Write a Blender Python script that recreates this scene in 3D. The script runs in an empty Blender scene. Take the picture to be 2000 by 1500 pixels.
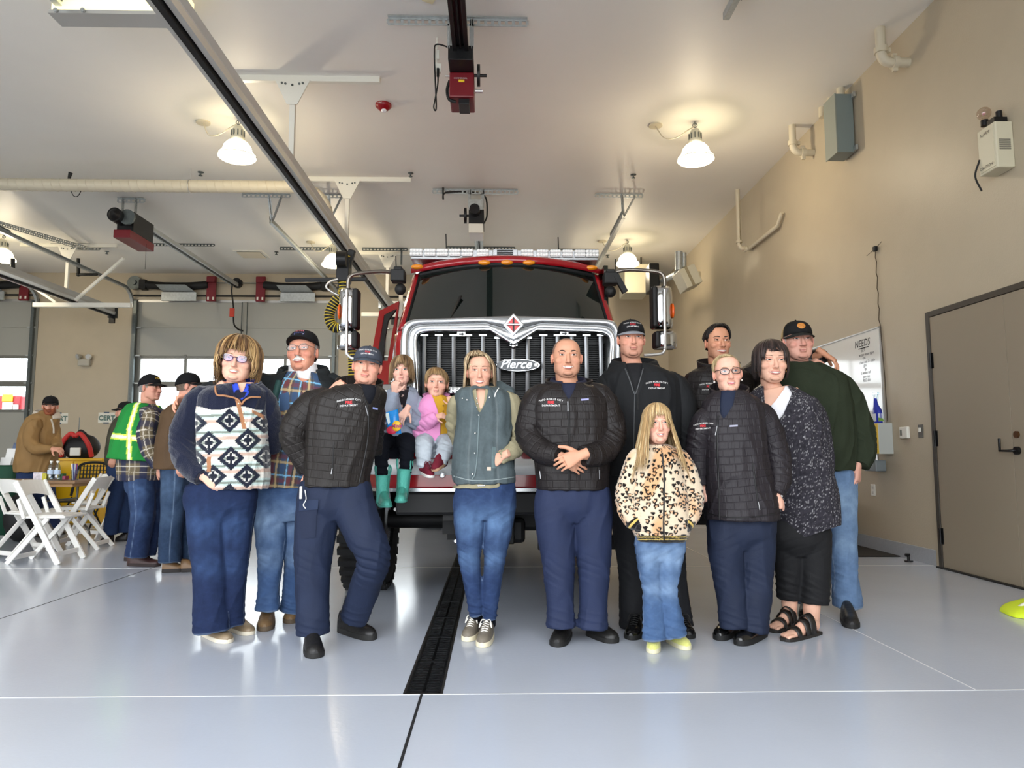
import bpy, bmesh, math, random
import numpy as np
from mathutils import Vector, Matrix, noise as mnoise
from mathutils.bvhtree import BVHTree
random.seed(7); np.random.seed(7)
SC = bpy.context.scene
COL = SC.collection
PI = math.pi
# ---------------------------------------------------------------- camera
FPX, CAMH = 1387.0, 1.08
PITCH = math.atan(135/FPX); YAW = math.atan(32/FPX)
cam_d = bpy.data.cameras.new('camera'); cam = bpy.data.objects.new('camera', cam_d); COL.objects.link(cam)
cam_d.sensor_fit = 'HORIZONTAL'; cam_d.sensor_width = 36; cam_d.lens = 36*FPX/2000
cam_d.clip_start = 0.05; cam_d.clip_end = 200
cam.location = (0, 0, CAMH); cam.rotation_euler = (PI/2+PITCH, 0, -YAW)
SC.camera = cam
_F = Vector((math.sin(YAW)*math.cos(PITCH), math.cos(YAW)*math.cos(PITCH), math.sin(PITCH)))
_R = Vector((math.cos(YAW), -math.sin(YAW), 0)); _U = _R.cross(_F)
def ray(x, y): return _F*FPX + _R*(x-1000) + _U*(750-y)
EYE = Vector((0, 0, CAMH))
def P(x, y, Y):            # point on the vertical plane at distance Y
    d = ray(x, y); return EYE + d*(Y/d.y)
def PX(x, y, X):
    d = ray(x, y); return EYE + d*(X/d.x)
def PZ(x, y, Z):
    d = ray(x, y); return EYE + d*((Z-CAMH)/d.z)
def G(x, y): return PZ(x, y, 0.0)

# ---------------------------------------------------------------- materials
def lin(c):
    c = np.asarray(c, float)/255.0
    return np.where(c <= 0.04045, c/12.92, ((c+0.055)/1.055)**2.4)
_M = {}
def mat(name, rgb=(200,200,200), rough=.5, metal=0., spec=.5, bump=0., bscale=40., bdet=3., emit=None, estr=0., coat=0., vcol=False, alpha=None, trans=0., ior=1.45, var=0., vscale=3., sheen=0., bvec=None, stretch=None):
    if name in _M: return _M[name]
    m = bpy.data.materials.new(name); m.use_nodes = True; _M[name] = m
    nt = m.node_tree; N = nt.nodes; L = nt.links; b = N['Principled BSDF']
    c = list(lin(rgb))+[1]
    b.inputs['Base Color'].default_value = c
    b.inputs['Roughness'].default_value = rough; b.inputs['Metallic'].default_value = metal
    b.inputs['Specular IOR Level'].default_value = spec
    b.inputs['Coat Weight'].default_value = coat
    b.inputs['Transmission Weight'].default_value = trans; b.inputs['IOR'].default_value = ior
    if sheen: b.inputs['Sheen Weight'].default_value = sheen
    if emit is not None:
        b.inputs['Emission Color'].default_value = list(lin(emit))+[1]; b.inputs['Emission Strength'].default_value = estr
    if alpha is not None: b.inputs['Alpha'].default_value = alpha
    src = None
    if vcol:
        a = N.new('ShaderNodeAttribute'); a.attribute_name = 'Col'; src = a.outputs['Color']
    tc = N.new('ShaderNodeTexCoord'); vec = tc.outputs['Object']
    if stretch:
        mp = N.new('ShaderNodeMapping'); mp.inputs['Scale'].default_value = stretch; L.new(vec, mp.inputs['Vector']); vec = mp.outputs['Vector']
    if var:
        n = N.new('ShaderNodeTexNoise'); n.inputs['Scale'].default_value = vscale; n.inputs['Detail'].default_value = 5; L.new(vec, n.inputs['Vector'])
        mx = N.new('ShaderNodeMix'); mx.data_type = 'RGBA'; mx.blend_type = 'MULTIPLY'; mx.inputs[0].default_value = 1
        rp = N.new('ShaderNodeMapRange'); rp.inputs[1].default_value = .25; rp.inputs[2].default_value = .75; rp.inputs[3].default_value = 1-var; rp.inputs[4].default_value = 1+var*.4
        L.new(n.outputs['Fac'], rp.inputs[0])
        if src: L.new(src, mx.inputs[6])
        else: mx.inputs[6].default_value = c
        L.new(rp.outputs[0], mx.inputs[7]); src = mx.outputs[2]
    if src: L.new(src, b.inputs['Base Color'])
    if bump:
        n = N.new('ShaderNodeTexNoise'); n.inputs['Scale'].default_value = bscale; n.inputs['Detail'].default_value = bdet; L.new(vec, n.inputs['Vector'])
        bp = N.new('ShaderNodeBump'); bp.inputs['Strength'].default_value = bump; bp.inputs['Distance'].default_value = .01
        L.new(n.outputs['Fac'], bp.inputs['Height']); L.new(bp.outputs['Normal'], b.inputs['Normal'])
    return m

def thin_glass(name, rgb=(250,252,252), refl=.06):
    if name in _M: return _M[name]
    m = bpy.data.materials.new(name); m.use_nodes = True; _M[name] = m; nt = m.node_tree; N = nt.nodes
    t = N.new('ShaderNodeBsdfTransparent'); t.inputs[0].default_value = list(lin(rgb))+[1]; g = N.new('ShaderNodeBsdfGlossy'); g.inputs['Roughness'].default_value = .03
    x = N.new('ShaderNodeMixShader'); x.inputs[0].default_value = refl; nt.links.new(t.outputs[0],x.inputs[1]); nt.links.new(g.outputs[0],x.inputs[2]); nt.links.new(x.outputs[0],N['Material Output'].inputs[0])
    return m
# ---------------------------------------------------------------- objects
def tag(o, label=None, cat=None, group=None, kind=None):
    if label: o['label'] = label
    if cat: o['category'] = cat
    if group: o['group'] = group
    if kind: o['kind'] = kind
    return o
def empty(name, loc=(0,0,0), label=None, cat=None, group=None):
    o = bpy.data.objects.new(name, None); o.empty_display_size = .1; COL.objects.link(o); o.location = loc
    return tag(o, label, cat, group)
def wloc(o):
    v = Vector((0,0,0))
    while o is not None: v += o.location; o = o.parent
    return v
def link(name, me, m, parent=None, label=None):
    o = bpy.data.objects.new(name, me); COL.objects.link(o)
    if m is not None: me.materials.append(m)
    if parent is not None: o.parent = parent
    if label: o['label'] = label
    return o
def npmesh(name, V, F, m=None, parent=None, col=None, smooth=True, label=None, extra=None):
    """V Nx3 world coordinates; F list of faces"""
    V = np.asarray(V, float).reshape(-1, 3)
    if parent is not None: V = V - np.array(wloc(parent))
    me = bpy.data.meshes.new(name); me.from_pydata(V.tolist(), [], [list(map(int, f)) for f in F] if not isinstance(F, np.ndarray) else F.tolist())
    if col is not None:
        a = me.color_attributes.new('Col', 'FLOAT_COLOR', 'POINT')
        c = np.ones((len(V), 4)); c[:, :3] = col
        a.data.foreach_set('color', c.ravel())
    if extra is not None:
        a = me.attributes.new('quv', 'FLOAT_VECTOR', 'POINT'); a.data.foreach_set('vector', np.asarray(extra, float).ravel())
    if smooth: me.polygons.foreach_set('use_smooth', [True]*len(me.polygons))
    me.update()
    return link(name, me, m, parent, label)

class MB:
    """collects shapes that become ONE mesh"""
    def __init__(s): s.V = []; s.F = []; s.S = []; s.C = []; s.cc = None
    def add(s, V, F, smooth=False):
        k = len(s.V); s.V += [tuple(v) for v in V]; s.F += [tuple(i+k for i in f) for f in F]; s.S += [smooth]*len(F)
        if s.cc is not None: s.C += [s.cc]*len(V)
        else: s.C += [(1,1,1)]*len(V)
        return s
    def box(s, c, d, M=None):
        x, y, z = d[0]/2, d[1]/2, d[2]/2
        V = [Vector((a*x, b*y, e*z)) for a in (-1,1) for b in (-1,1) for e in (-1,1)]
        if M is not None: V = [M @ v for v in V]
        V = [v+Vector(c) for v in V]
        return s.add(V, [(0,1,3,2),(4,6,7,5),(0,4,5,1),(2,3,7,6),(0,2,6,4),(1,5,7,3)])
    def bb(s, lo, hi):
        return s.box([(a+b)/2 for a,b in zip(lo,hi)], [abs(b-a) for a,b in zip(lo,hi)])
    def cyl(s, p0, p1, r0, r1=None, n=16, cap=True, smooth=True):
        r1 = r0 if r1 is None else r1
        p0, p1 = Vector(p0), Vector(p1); t = (p1-p0).normalized()
        u = t.orthogonal().normalized(); w = t.cross(u)
        V = []
        for p, r in ((p0,r0),(p1,r1)):
            for i in range(n):
                a = 2*PI*i/n; V.append(p+u*(r*math.cos(a))+w*(r*math.sin(a)))
        F = [(i,(i+1)%n,n+(i+1)%n,n+i) for i in range(n)]
        s.add(V, F, smooth)
        if cap: s.add(V, [tuple(reversed(range(n))), tuple(range(n,2*n))], False)
        return s
    def tube(s, pts, r, n=10, closed=False, smooth=True, cap=True):
        pts = [Vector(p) for p in pts]; m = len(pts)
        rr = r if isinstance(r, (list,tuple)) else [r]*m
        V = []; u = None
        for i, p in enumerate(pts):
            if closed: t = pts[(i+1)%m]-pts[i-1]
            else: t = pts[min(i+1,m-1)]-pts[max(i-1,0)]
            t.normalize()
            if u is None: u = t.orthogonal().normalized()
            else: u = (u-t*u.dot(t)).normalized()
            w = t.cross(u)
            for k in range(n):
                a = 2*PI*k/n; V.append(p+u*(rr[i]*math.cos(a))+w*(rr[i]*math.sin(a)))
        F = []
        for i in range(m if closed else m-1):
            j = (i+1)%m
            for k in range(n): F.append((i*n+k, i*n+(k+1)%n, j*n+(k+1)%n, j*n+k))
        s.add(V, F, smooth)
        if cap and not closed: s.add(V, [tuple(reversed(range(n))), tuple(range((m-1)*n, m*n))], False)
        return s
    def bar(s, p0, p1, w, h, up=(0,0,1)):
        p0, p1 = Vector(p0), Vector(p1); t = (p1-p0).normalized(); up = Vector(up)
        if abs(t.dot(up)) > .98: up = Vector((0,1,0))
        u = t.cross(up).normalized(); v = u.cross(t)
        V = []
        for p in (p0,p1):
            for a,b in ((-1,-1),(1,-1),(1,1),(-1,1)): V.append(p+u*(a*w/2)+v*(b*h/2))
        return s.add(V, [(3,2,1,0),(4,5,6,7),(0,1,5,4),(1,2,6,5),(2,3,7,6),(3,0,4,7)])
    def lathe(s, prof, o=(0,0,0), axis=(0,0,1), n=24, smooth=True):
        o = Vector(o); t = Vector(axis).normalized(); u = t.orthogonal().normalized(); w = t.cross(u)
        V = []
        for r, h in prof:
            for i in range(n):
                a = 2*PI*i/n; V.append(o+t*h+u*(r*math.cos(a))+w*(r*math.sin(a)))
        F = []
        for j in range(len(prof)-1):
            for i in range(n): F.append((j*n+i, j*n+(i+1)%n, (j+1)*n+(i+1)%n, (j+1)*n+i))
        return s.add(V, F, smooth)
    def prism(s, poly, vec, smooth=False):
        """poly 3-D outline extruded by vec"""
        poly = [Vector(p) for p in poly]; n = len(poly); vec = Vector(vec)
        V = poly+[p+vec for p in poly]
        F = [tuple(range(n))[::-1], tuple(range(n,2*n))]+[(i,(i+1)%n,n+(i+1)%n,n+i) for i in range(n)]
        return s.add(V, F, smooth)
    def ball(s, c, r, n=16, m=10):
        r = r if isinstance(r,(tuple,list)) else (r,r,r); c = Vector(c)
        V = [c+Vector((0,0,-r[2]))]
        for j in range(1,m):
            th = -PI/2+PI*j/m
            for i in range(n):
                a = 2*PI*i/n; V.append(c+Vector((r[0]*math.cos(th)*math.cos(a), r[1]*math.cos(th)*math.sin(a), r[2]*math.sin(th))))
        V.append(c+Vector((0,0,r[2]))); F = []
        for i in range(n): F.append((0,1+(i+1)%n,1+i))
        for j in range(m-2):
            for i in range(n): F.append((1+j*n+i,1+j*n+(i+1)%n,1+(j+1)*n+(i+1)%n,1+(j+1)*n+i))
        k = 1+(m-2)*n
        for i in range(n): F.append((k+i,k+(i+1)%n,len(V)-1))
        return s.add(V,F,True)
    def grid(s, rows, smooth=True, closed=False):
        n = len(rows[0]); V = [p for r in rows for p in r]; F = []
        for j in range(len(rows)-1):
            for i in range(n if closed else n-1): F.append((j*n+i, j*n+(i+1)%n, (j+1)*n+(i+1)%n, (j+1)*n+i))
        return s.add(V,F,smooth)
    def build(s, name, m, parent=None, label=None, bev=0., solid=0., vcol=False, segs=2):
        off = wloc(parent) if parent is not None else Vector((0,0,0))
        me = bpy.data.meshes.new(name); me.from_pydata([Vector(v)-off for v in s.V], [], s.F)
        me.polygons.foreach_set('use_smooth', s.S); 
        if vcol:
            a = me.color_attributes.new('Col','FLOAT_COLOR','POINT')
            c = np.ones((len(s.V),4)); c[:,:3] = np.array(s.C); a.data.foreach_set('color', c.ravel())
        bm = bmesh.new(); bm.from_mesh(me); bmesh.ops.recalc_face_normals(bm, faces=bm.faces); bm.to_mesh(me); bm.free()
        me.update(); o = link(name, me, m, parent, label)
        if solid:
            q = o.modifiers.new('solid','SOLIDIFY'); q.thickness = solid; q.offset = 0
        if bev:
            q = o.modifiers.new('bevel','BEVEL'); q.width = bev; q.segments = segs; q.limit_method = 'ANGLE'; q.harden_normals = False
        return o
def struct(o): o['kind'] = 'structure'; return o
def arc(c, r, a0, a1, u, v, n=8):
    c, u, v = Vector(c), Vector(u), Vector(v)
    return [c+u*(r*math.cos(a0+(a1-a0)*i/n))+v*(r*math.sin(a0+(a1-a0)*i/n)) for i in range(n+1)]
def crom(pts, step=.03, per=None):
    """catmull-rom through rows of numbers (numpy) -> dense rows"""
    p = np.asarray(pts, float)
    if len(p) < 2: return p
    q = np.vstack([2*p[0]-p[1], p, 2*p[-1]-p[-2]]); out = []
    for i in range(1, len(q)-2):
        d = np.linalg.norm(q[i+1][:3]-q[i][:3]); n = per or max(2, int(d/step))
        for k in range(n):
            t = k/n
            out.append(.5*((2*q[i])+(-q[i-1]+q[i+1])*t+(2*q[i-1]-5*q[i]+4*q[i+1]-q[i+2])*t*t+(-q[i-1]+3*q[i]-3*q[i+1]+q[i+2])*t**3))
    out.append(p[-1]); return np.array(out)
def text_polys(txt, size=1., extrude=0., shear=0., spacing=1., bold=0.):
    """letters as a flat mesh -> (verts Nx3 centred, faces)"""
    cu = bpy.data.curves.new('t','FONT'); cu.body = txt; cu.size = size; cu.align_x = 'CENTER'; cu.align_y = 'CENTER'; cu.extrude = extrude; cu.shear = shear; cu.space_character = spacing; cu.offset = bold; cu.resolution_u = 3
    o = bpy.data.objects.new('t',cu); COL.objects.link(o)
    dg = bpy.context.evaluated_depsgraph_get(); me = bpy.data.meshes.new_from_object(o.evaluated_get(dg))
    V = [v.co.copy() for v in me.vertices]; F = [tuple(p.vertices) for p in me.polygons]
    bpy.data.objects.remove(o); bpy.data.curves.remove(cu); bpy.data.meshes.remove(me)
    return V, F
def text_on(name, txt, size, org, u, v, m, parent=None, out=.002, **k):
    """flat lettering at org with axes u (reading direction) and v (up)"""
    V, F = text_polys(txt, size, **k); u, v = Vector(u).normalized(), Vector(v).normalized(); n = u.cross(v); org = Vector(org)
    mb = MB(); mb.add([org+u*p.x+v*p.y+n*out for p in V], F)
    return mb.build(name, m, parent)
XR, ZC, YB, YF, XL = 4.24, 5.45, 17.2, -0.7, -17.0
m_wall = mat('wall_paint', (182,170,148), .42, spec=.4, bump=.12, bscale=90, var=.04)
m_ceil = mat('ceiling_paint', (238,235,228), .5, spec=.3, bump=.05, bscale=60, var=.05, vscale=.6)
m_floor = mat('epoxy_floor', (188,194,206), .16, spec=.55, bump=.035, bscale=55, var=.06, vscale=1.2)
m_base = mat('grey_base_coat', (160,163,168), .3, bump=.2, bscale=40)
m_apron = mat('concrete_apron', (172,170,165), .85)
m_joint_d = mat('joint_dark', (28,28,30), .7)
m_joint_l = mat('joint_light', (214,214,214), .4)
m_alu = mat('aluminium', (206,205,202), .32, metal=.65)
m_galv = mat('galvanised_steel', (186,191,191), .38, metal=.55, var=.2, vscale=25)
m_galvd = mat('galvanised_dark', (105,112,112), .42, metal=.8, var=.2, vscale=20)
m_black = mat('black_rubber', (16,16,17), .6)
m_blackm = mat('black_metal', (20,20,22), .4, metal=.2)
m_white = mat('white_paint', (226,224,214), .4)
m_panel = mat('door_panel_grey', (162,162,154), .4, bump=.03, bscale=20)
m_rail = mat('door_rail_grey', (126,126,120), .45, metal=.3)
m_glass = thin_glass('window_glass', (250,252,252), .05)
m_taupe = mat('door_paint_taupe', (142,130,112), .5, bump=.04, bscale=120)
m_frame = mat('dark_bronze_frame', (58,52,45), .45)
# ---- floor with a slot for the drain
DX0, DX1, DY0, DY1 = -.415, -.235, 3.325, 15.0
mb = MB()
for x0,x1,y0,y1 in ((XL,DX0,YF,YB+.3),(DX1,XR,YF,YB+.3),(DX0,DX1,YF,DY0),(DX0,DX1,DY1,YB+.3)):
    mb.add([(x0,y0,0),(x1,y0,0),(x1,y1,0),(x0,y1,0)],[(0,1,2,3)])
floor = struct(mb.build('floor', m_floor))
mb = MB(); mb.add([(-60,-40,-.01),(60,-40,-.01),(60,YF,-.01),(-60,YF,-.01)],[(0,1,2,3)]); mb.add([(-60,YB+.3,-.01),(60,YB+.3,-.01),(60,70,-.01),(-60,70,-.01)],[(0,1,2,3)])
struct(mb.build('floor_apron', m_apron))
for k,(lo,hi,m) in enumerate((((-.336,YF,0),(-.324,DY0,.0012),m_joint_d), ((XL,3.318,0),(XR,3.326,.0012),m_joint_l), ((-3.245,YF,0),(-3.237,YB,.0012),m_joint_d), ((XL,6.9,0),(XR,6.907,.0012),m_joint_l), ((XL,10.5,0),(XR,10.507,.0012),m_joint_l), ((2.2,3.33,0),(2.206,YB,.0012),m_joint_l))):
    mb = MB(); mb.bb(lo,hi); struct(mb.build('trim_%d'%(k+1), m))
# ---- ceiling and walls
mb = MB(); mb.bb((XL,YF,ZC),(XR,YB+.3,ZC+.2)); struct(mb.build('ceiling', m_ceil))
mb = MB(); mb.bb((XR,YF,0),(XR+.2,YB+.3,ZC)); wall_r = struct(mb.build('wall_right', m_wall))
mb = MB(); mb.bb((XL-.2,YF,0),(XL,YB+.3,ZC)); struct(mb.build('wall_left', m_wall))
DOORS = [(-15.95,-11.15),(-8.72,-3.92),(-2.75,2.05)]; ZD = 4.8
def pier_wall(name, y0, y1):
    mb = MB(); xs = [XL]+[v for d in DOORS for v in d]+[XR]
    for i in range(0,len(xs),2): mb.bb((xs[i],y0,0),(xs[i+1],y1,ZC))
    for a,b in DOORS: mb.bb((a,y0,ZD),(b,y1,ZC))
    return struct(mb.build(name, m_wall))
pier_wall('wall_back', YB, YB+.3)
DOORS_B = DOORS; DOORS = [(-15.95,-11.15),(-8.72,-3.4),(-3.1,2.75)]
pier_wall('wall_front', YF-.3, YF); DOORS = DOORS_B
# base coat up the walls
mb = MB(); mb.bb((XR-.006,6.86,0),(XR,YB,.15)); bz = mb.build('baseboard_right', m_base, bev=.003); struct(bz)
mb = MB(); mb.bb((XR-.006,YF,0),(XR,3.6,.15)); struct(mb.build('baseboard_right_front', m_base))
mb = MB(); mb.bb((-11.15,YB-.006,0),(-8.72,YB,.15)); struct(mb.build('baseboard_back', m_base))
# ---- sectional doors at the back
ZS = [0,.685,1.37,2.055,2.74,3.425,4.11,4.8]
hinge_v = [(-.028,0,.03),(.028,0,.03),(.028,0,-.01),(0,0,-.075),(-.028,0,-.01)]
for n,(a,b) in enumerate(DOORS):
    root = empty('door_%d'%(n+1), (a,YB,0)); root['kind'] = 'structure'
    w = b-a; st = [a+w*i/4 for i in range(5)]
    for i in range(7):
        z0, z1 = ZS[i]+.004, ZS[i+1]-.004
        if i in (3,4):
            mb = MB(); mb.bb((a,YB+.06,z0),(b,YB+.11,z0+.06)); mb.bb((a,YB+.075,z0-.02),(b,YB+.108,z0+.001)); mb.bb((a,YB+.06,z1-.06),(b,YB+.11,z1))
            for q,x in enumerate(st):
                hw = .06 if q in (0,4) else .035; xx = min(max(x,a+hw),b-hw)
                mb.bb((xx-hw,YB+.06,z0+.06),(xx+hw,YB+.11,z1-.06))
            fr = mb.build('window_frame', m_rail, root)
            for q in range(4):
                mb = MB(); mb.bb((st[q]+.03,YB+.08,z0+.055),(st[q+1]-.03,YB+.086,z1-.055)); mb.build('pane', m_glass, fr)
        else:
            mb = MB(); mb.bb((a,YB+.06,z0),(b,YB+.11,z1)); mb.bb((a,YB+.075,z0-.02),(b,YB+.108,z0+.001)); pn = mb.build('door_section', m_panel, root)
        if i in (5,):
            for q in range(1,4):
                mb = MB(); mb.prism([(st[q]+p[0],YB+.06,z0+p[2]) for p in hinge_v],(0,-.012,0)); mb.build('hinge', m_rail, pn)
    mb = MB(); mb.bb((a,YB+.03,4.74),(b,YB+.06,4.8)); mb.build('top_rail', m_alu, root)
    for x,s in ((a,-1),(b,1)):
        mb = MB(); mb.bb((x-.035,YB-.10,0),(x+.035,YB-.02,4.75)); mb.build('vertical_track', m_galvd, root)
        mb = MB(); mb.bb((min(x,x+s*.1),YB-.02,0),(max(x,x+s*.1),YB+.06,4.8)); mb.build('jamb', m_rail, root)
        for z in (.7,1.4,2.1,2.75,3.42,4.1):
            mb = MB(); mb.cyl((x-.06,YB-.03,z),(x+.06,YB-.03,z),.025,n=10); mb.box((x-s*.08,YB-.02,z),(.12,.05,.03)); mb.build('roller', m_galv, root)
    mb = MB(); mb.cyl((a-.05,YB-.09,4.88),(b+.05,YB-.09,4.88),.022,n=10); mb.build('header_tube', m_black, root)
# ---- door in the right wall (double leaf)
rd = empty('door_4', (XR,4.8,0)); rd['kind'] = 'structure'
y1 = 6.78; ym = PX(1965,600,XR).y; y0 = ym-(y1-.08-ym)-.08
mb = MB(); fw=.055; mb.bb((XR-.03,y1-fw,0),(XR+.01,y1,2.45)); mb.bb((XR-.03,y0,0),(XR+.01,y0+fw,2.45)); mb.bb((XR-.03,y0+fw,2.45-fw),(XR+.01,y1-fw,2.45)); mb.build('door_frame', m_frame, rd, bev=.004)
for (p,q) in ((ym+.002,y1-fw-.003),(y0+fw+.003,ym-.002)):
    mb = MB(); mb.bb((XR-.022,p,.012),(XR-.002,q,2.45-fw-.003)); lf = mb.build('door_leaf', m_taupe, rd, bev=.002)
    if p > ym:
        for z in (1.97,1.22,.3): 
            mb = MB(); mb.cyl((XR-.034,y1-fw,z-.075),(XR-.034,y1-fw,z+.075),.011,n=10); mb.bb((XR-.026,y1-fw-.03,z-.075),(XR-.021,y1-fw+.03,z+.075)); mb.build('hinge', m_blackm, lf)
    else:
        yh = PX(1995,880,XR).y
        mb = MB(); mb.cyl((XR-.024,yh,1.1),(XR-.05,yh,1.1),.032,n=18); mb.tube([(XR-.05,yh,1.1),(XR-.075,yh,1.1),(XR-.085,yh+.03,1.1),(XR-.085,yh+.13,1.1),(XR-.08,yh+.135,1.2)],.011); mb.build('lever_handle', m_blackm, lf)
        mb = MB(); mb.cyl((XR-.024,yh,1.23),(XR-.04,yh,1.23),.028,n=18); mb.build('lock_cylinder', mat('brass_dark',(110,78,52),.35,metal=.8), lf)
mb = MB(); mb.bb((XR-.06,y0,0),(XR,y1,.012)); mb.build('threshold', m_black, rd)
# ---- outdoors seen through the rear windows
m_redpaint = mat('red_paint_outdoors',(140,10,26),.4)
mb = MB(); c = P(20,790,25.); t = empty('fire_truck', (-16.4,25.5,0), 'red fire truck parked outside the far left garage door window','truck')
mb.bb((-19.5,24.2,.45),(-15.95,26.6,3.0)); mb.build('body', m_redpaint, t, bev=.05)
mb = MB()
for x in (-18.6,-16.7):
    mb.cyl((x,24.15,.5),(x,24.6,.5),.5,n=24)
mb.build('wheels', m_black, t)
mb = MB(); q = P(14,777,24.15); mb.box((q.x,24.17,q.z),(.35,.05,.25)); mb.build('yellow_sign', mat('yellow_sign',(255,170,20),.4), t, bev=.02)  # plain yellow sign panel on the truck side, gives no light
mb = MB(); q = P(14,793,24.15); mb.box((q.x,24.17,q.z),(.32,.05,.25)); mb.build('white_placard', m_white, t)
mb = MB(); q = P(32,780,24.15); mb.bb((q.x-.06,24.1,1.5),(q.x+.06,24.2,2.7)); mb.build('grab_rail', m_alu, t)
car = empty('car', (-10.5,24,0), 'red car parked outside the middle garage door, seen low through its window','car')
rows=[]
prof=[(-2.2,.5),(-2.25,.9),(-1.4,1.05),(-.8,1.55),(.7,1.6),(1.5,1.1),(2.2,.95),(2.25,.5)]
mb = MB(); mb.prism([(-10.4+x,23.4,z+.9) for x,z in prof],(0,1.7,0)); mb.build('body', m_redpaint, car, bev=.12)
mb = MB()
for x in (-11.8,-9.0): mb.cyl((x,23.35,.6),(x,23.7,.6),.6,n=20)
mb.build('wheels', m_black, car)
m_pipe = mat('painted_pipe', (205,196,174), .4)
m_hosey = mat('hose_yellow', (214,190,66), .5)
m_opred = mat('opener_red', (112,22,32), .35)
m_lamp = mat('lamp_glass', (255,246,225), .3, emit=(255,238,196), estr=9.)
m_lampfix = mat('lamp_casting', (190,190,180), .4, metal=.4)
def perf(mb, p0, p1, w=.05, t=.006, vertical=True):
    """slotted angle iron as two flanges with a row of slots left open"""
    p0, p1 = Vector(p0), Vector(p1); L = (p1-p0).length; d = (p1-p0)/L; up = Vector((0,0,1))
    if abs(d.z) > .9: up = Vector((0,1,0))
    s = d.cross(up).normalized()
    mb.bar(p0, p1, w, t, up)
    q = up.copy() if abs(d.z) < .9 else up
    a, b = p0+q*(-w*.15), p1+q*(-w*.15)
    mb.bar(p0-up*(w*.12), p1-up*(w*.12), t, w*.28, up); mb.bar(p0-up*(w*.9), p1-up*(w*.9), t, w*.28, up)
    n = max(2, int(L/.07))
    for i in range(n+1):
        c = p0+d*(L*i/n)-up*(w*.5); mb.bar(c-d*.014, c+d*.014, t, w*.6, up)
# ---- door tracks overhead
def track(xs, yend, lab, ang_y, side=1, strut=True, z=5.02, group='overhead door tracks', ycurve=YB-.06):
    r = empty('door_track', (xs,yend,z), lab, 'track', group)
    R_ = .42; c = (xs, ycurve-R_, z-R_)
    pts = [(xs,yend,z)]+arc(c,R_,PI/2,0,(0,1,0),(0,0,1),10)
    mb = MB(); rows = []
    for i,p in enumerate(pts):
        p = Vector(p); t = (Vector(pts[min(i+1,len(pts)-1)])-Vector(pts[max(i-1,0)])).normalized(); n = Vector((1,0,0)).cross(t).normalized()
        rows.append([p+Vector((a,0,0))+n*b for a,b in ((-.03,-.035),(.03,-.035),(.03,-.028),(-.022,-.028),(-.022,.028),(.03,.028),(.03,.035),(-.03,.035))])
    mb.grid(rows, smooth=False, closed=True); mb.build('rail', m_galv, r)
    mb = MB(); mb.bar((xs-.03,yend,z+.06),(xs-.03,yend+1.2,z+.06),.008,.06); mb.build('splice_angle', m_galvd, r)
    if strut:
        mb = MB(); perf(mb,(xs-.45,ang_y,ZC-.005),(xs+.35 if side>0 else xs+1.1,ang_y,ZC-.005),.06); mb.build('ceiling_angle', m_galv, r)
        mb = MB(); perf(mb,(xs,ang_y-.02,ZC-.02),(xs,yend+.03,z+.03),.05); mb.build('hanger', m_galv, r)
        mb = MB(); perf(mb,(xs+side*.22,ang_y-.02,ZC-.03),(xs+.02,yend+.03,z+.04),.04); mb.build('hanger_brace', m_galv, r)
    return r
track(-3.84, 11.9, 'galvanised overhead track with V hanger, right side of the middle rear door', 11.75, side=1)
track(-8.8, 11.6, 'galvanised overhead track curving down at the left side of the middle rear door', 15.0)
track(2.13, 11.5, 'galvanised overhead track with V hanger right of the truck light bar', 11.62)
track(-2.83, 11.8, 'galvanised overhead track running behind the big exhaust rail', 11.75)
track(-11.07, 12.0, 'galvanised overhead track at the right side of the far left door', 12.)
# intermediate ceiling angles
for x0,x1,y,lab in ((-4.6,-3.4,14.9,'slotted ceiling angle left of the far pendant lamp'),(-2.85,-1.9,14.9,'slotted ceiling angle right of the exhaust rail post'),(1.35,2.2,14.9,'slotted ceiling angle above the truck roof at its right end')):
    r = empty('slotted_angle',(x0,y,ZC), lab,'bracket','slotted angles under the ceiling')
    mb = MB(); perf(mb,(x0,y,ZC-.003),(x1,y,ZC-.003),.06); mb.build('angle', m_galvd, r)
    mb = MB(); perf(mb,(x1-.12,y,ZC-.01),(x1-.12,y,5.08),.04); mb.build('hanger', m_galvd, r)
for q0,q1,lab in (((293,476),(420,478),'slotted ceiling angle crossing the middle door opener rail'),((100,476),(176,476),'slotted ceiling angle above the far left exhaust rail post'),((873,482),(1005,484),'thin ceiling angle above the truck light bar')):
    a, b = PZ(*q0,ZC-.004), PZ(*q1,ZC-.004); mb = MB(); perf(mb,a,(b.x,a.y,ZC-.004),.05); tag(mb.build('slotted_angle', m_galvd), lab, 'bracket','slotted angles under the ceiling')
# ---- door openers: trolley rail on a ceiling angle, motor head at its camera end
def opener(x, y0, y1, ang_y, lab, ang, kind):
    z = 5.13
    r = empty('door_opener', (x,y0,z), lab, 'garage door opener')
    mb = MB()
    for s in (-.06,.06): mb.bb((x+s-.02,y0,z-.04),(x+s+.02,y1,z+.04)); 
    mb.bb((x-.045,y0,z+.02),(x+.045,y1,z+.03)); mb.build('trolley_rail', m_galv if kind!='front' else m_blackm, r, bev=.004)
    mb = MB(); mb.tube([(x,y0,z-.01),(x,y1,z-.01)],.012,n=6); mb.build('chain', m_black, r)
    mb = MB(); perf(mb,(ang[0],ang_y,ZC-.01),(ang[1],ang_y,ZC-.01),.075); mb.build('ceiling_angle', m_galv, r)
    for s in (-.11,.11):
        mb = MB(); perf(mb,(x+s,ang_y,ZC-.02),(x+s,ang_y,z),.045); mb.build('hanger', m_galv, r)
    return r, z
r, z = opener(-.36, .2, 7.0, 6.78, 'red door opener on a long slotted angle, nearest the camera', (-1.09,.31), 'front')
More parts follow.
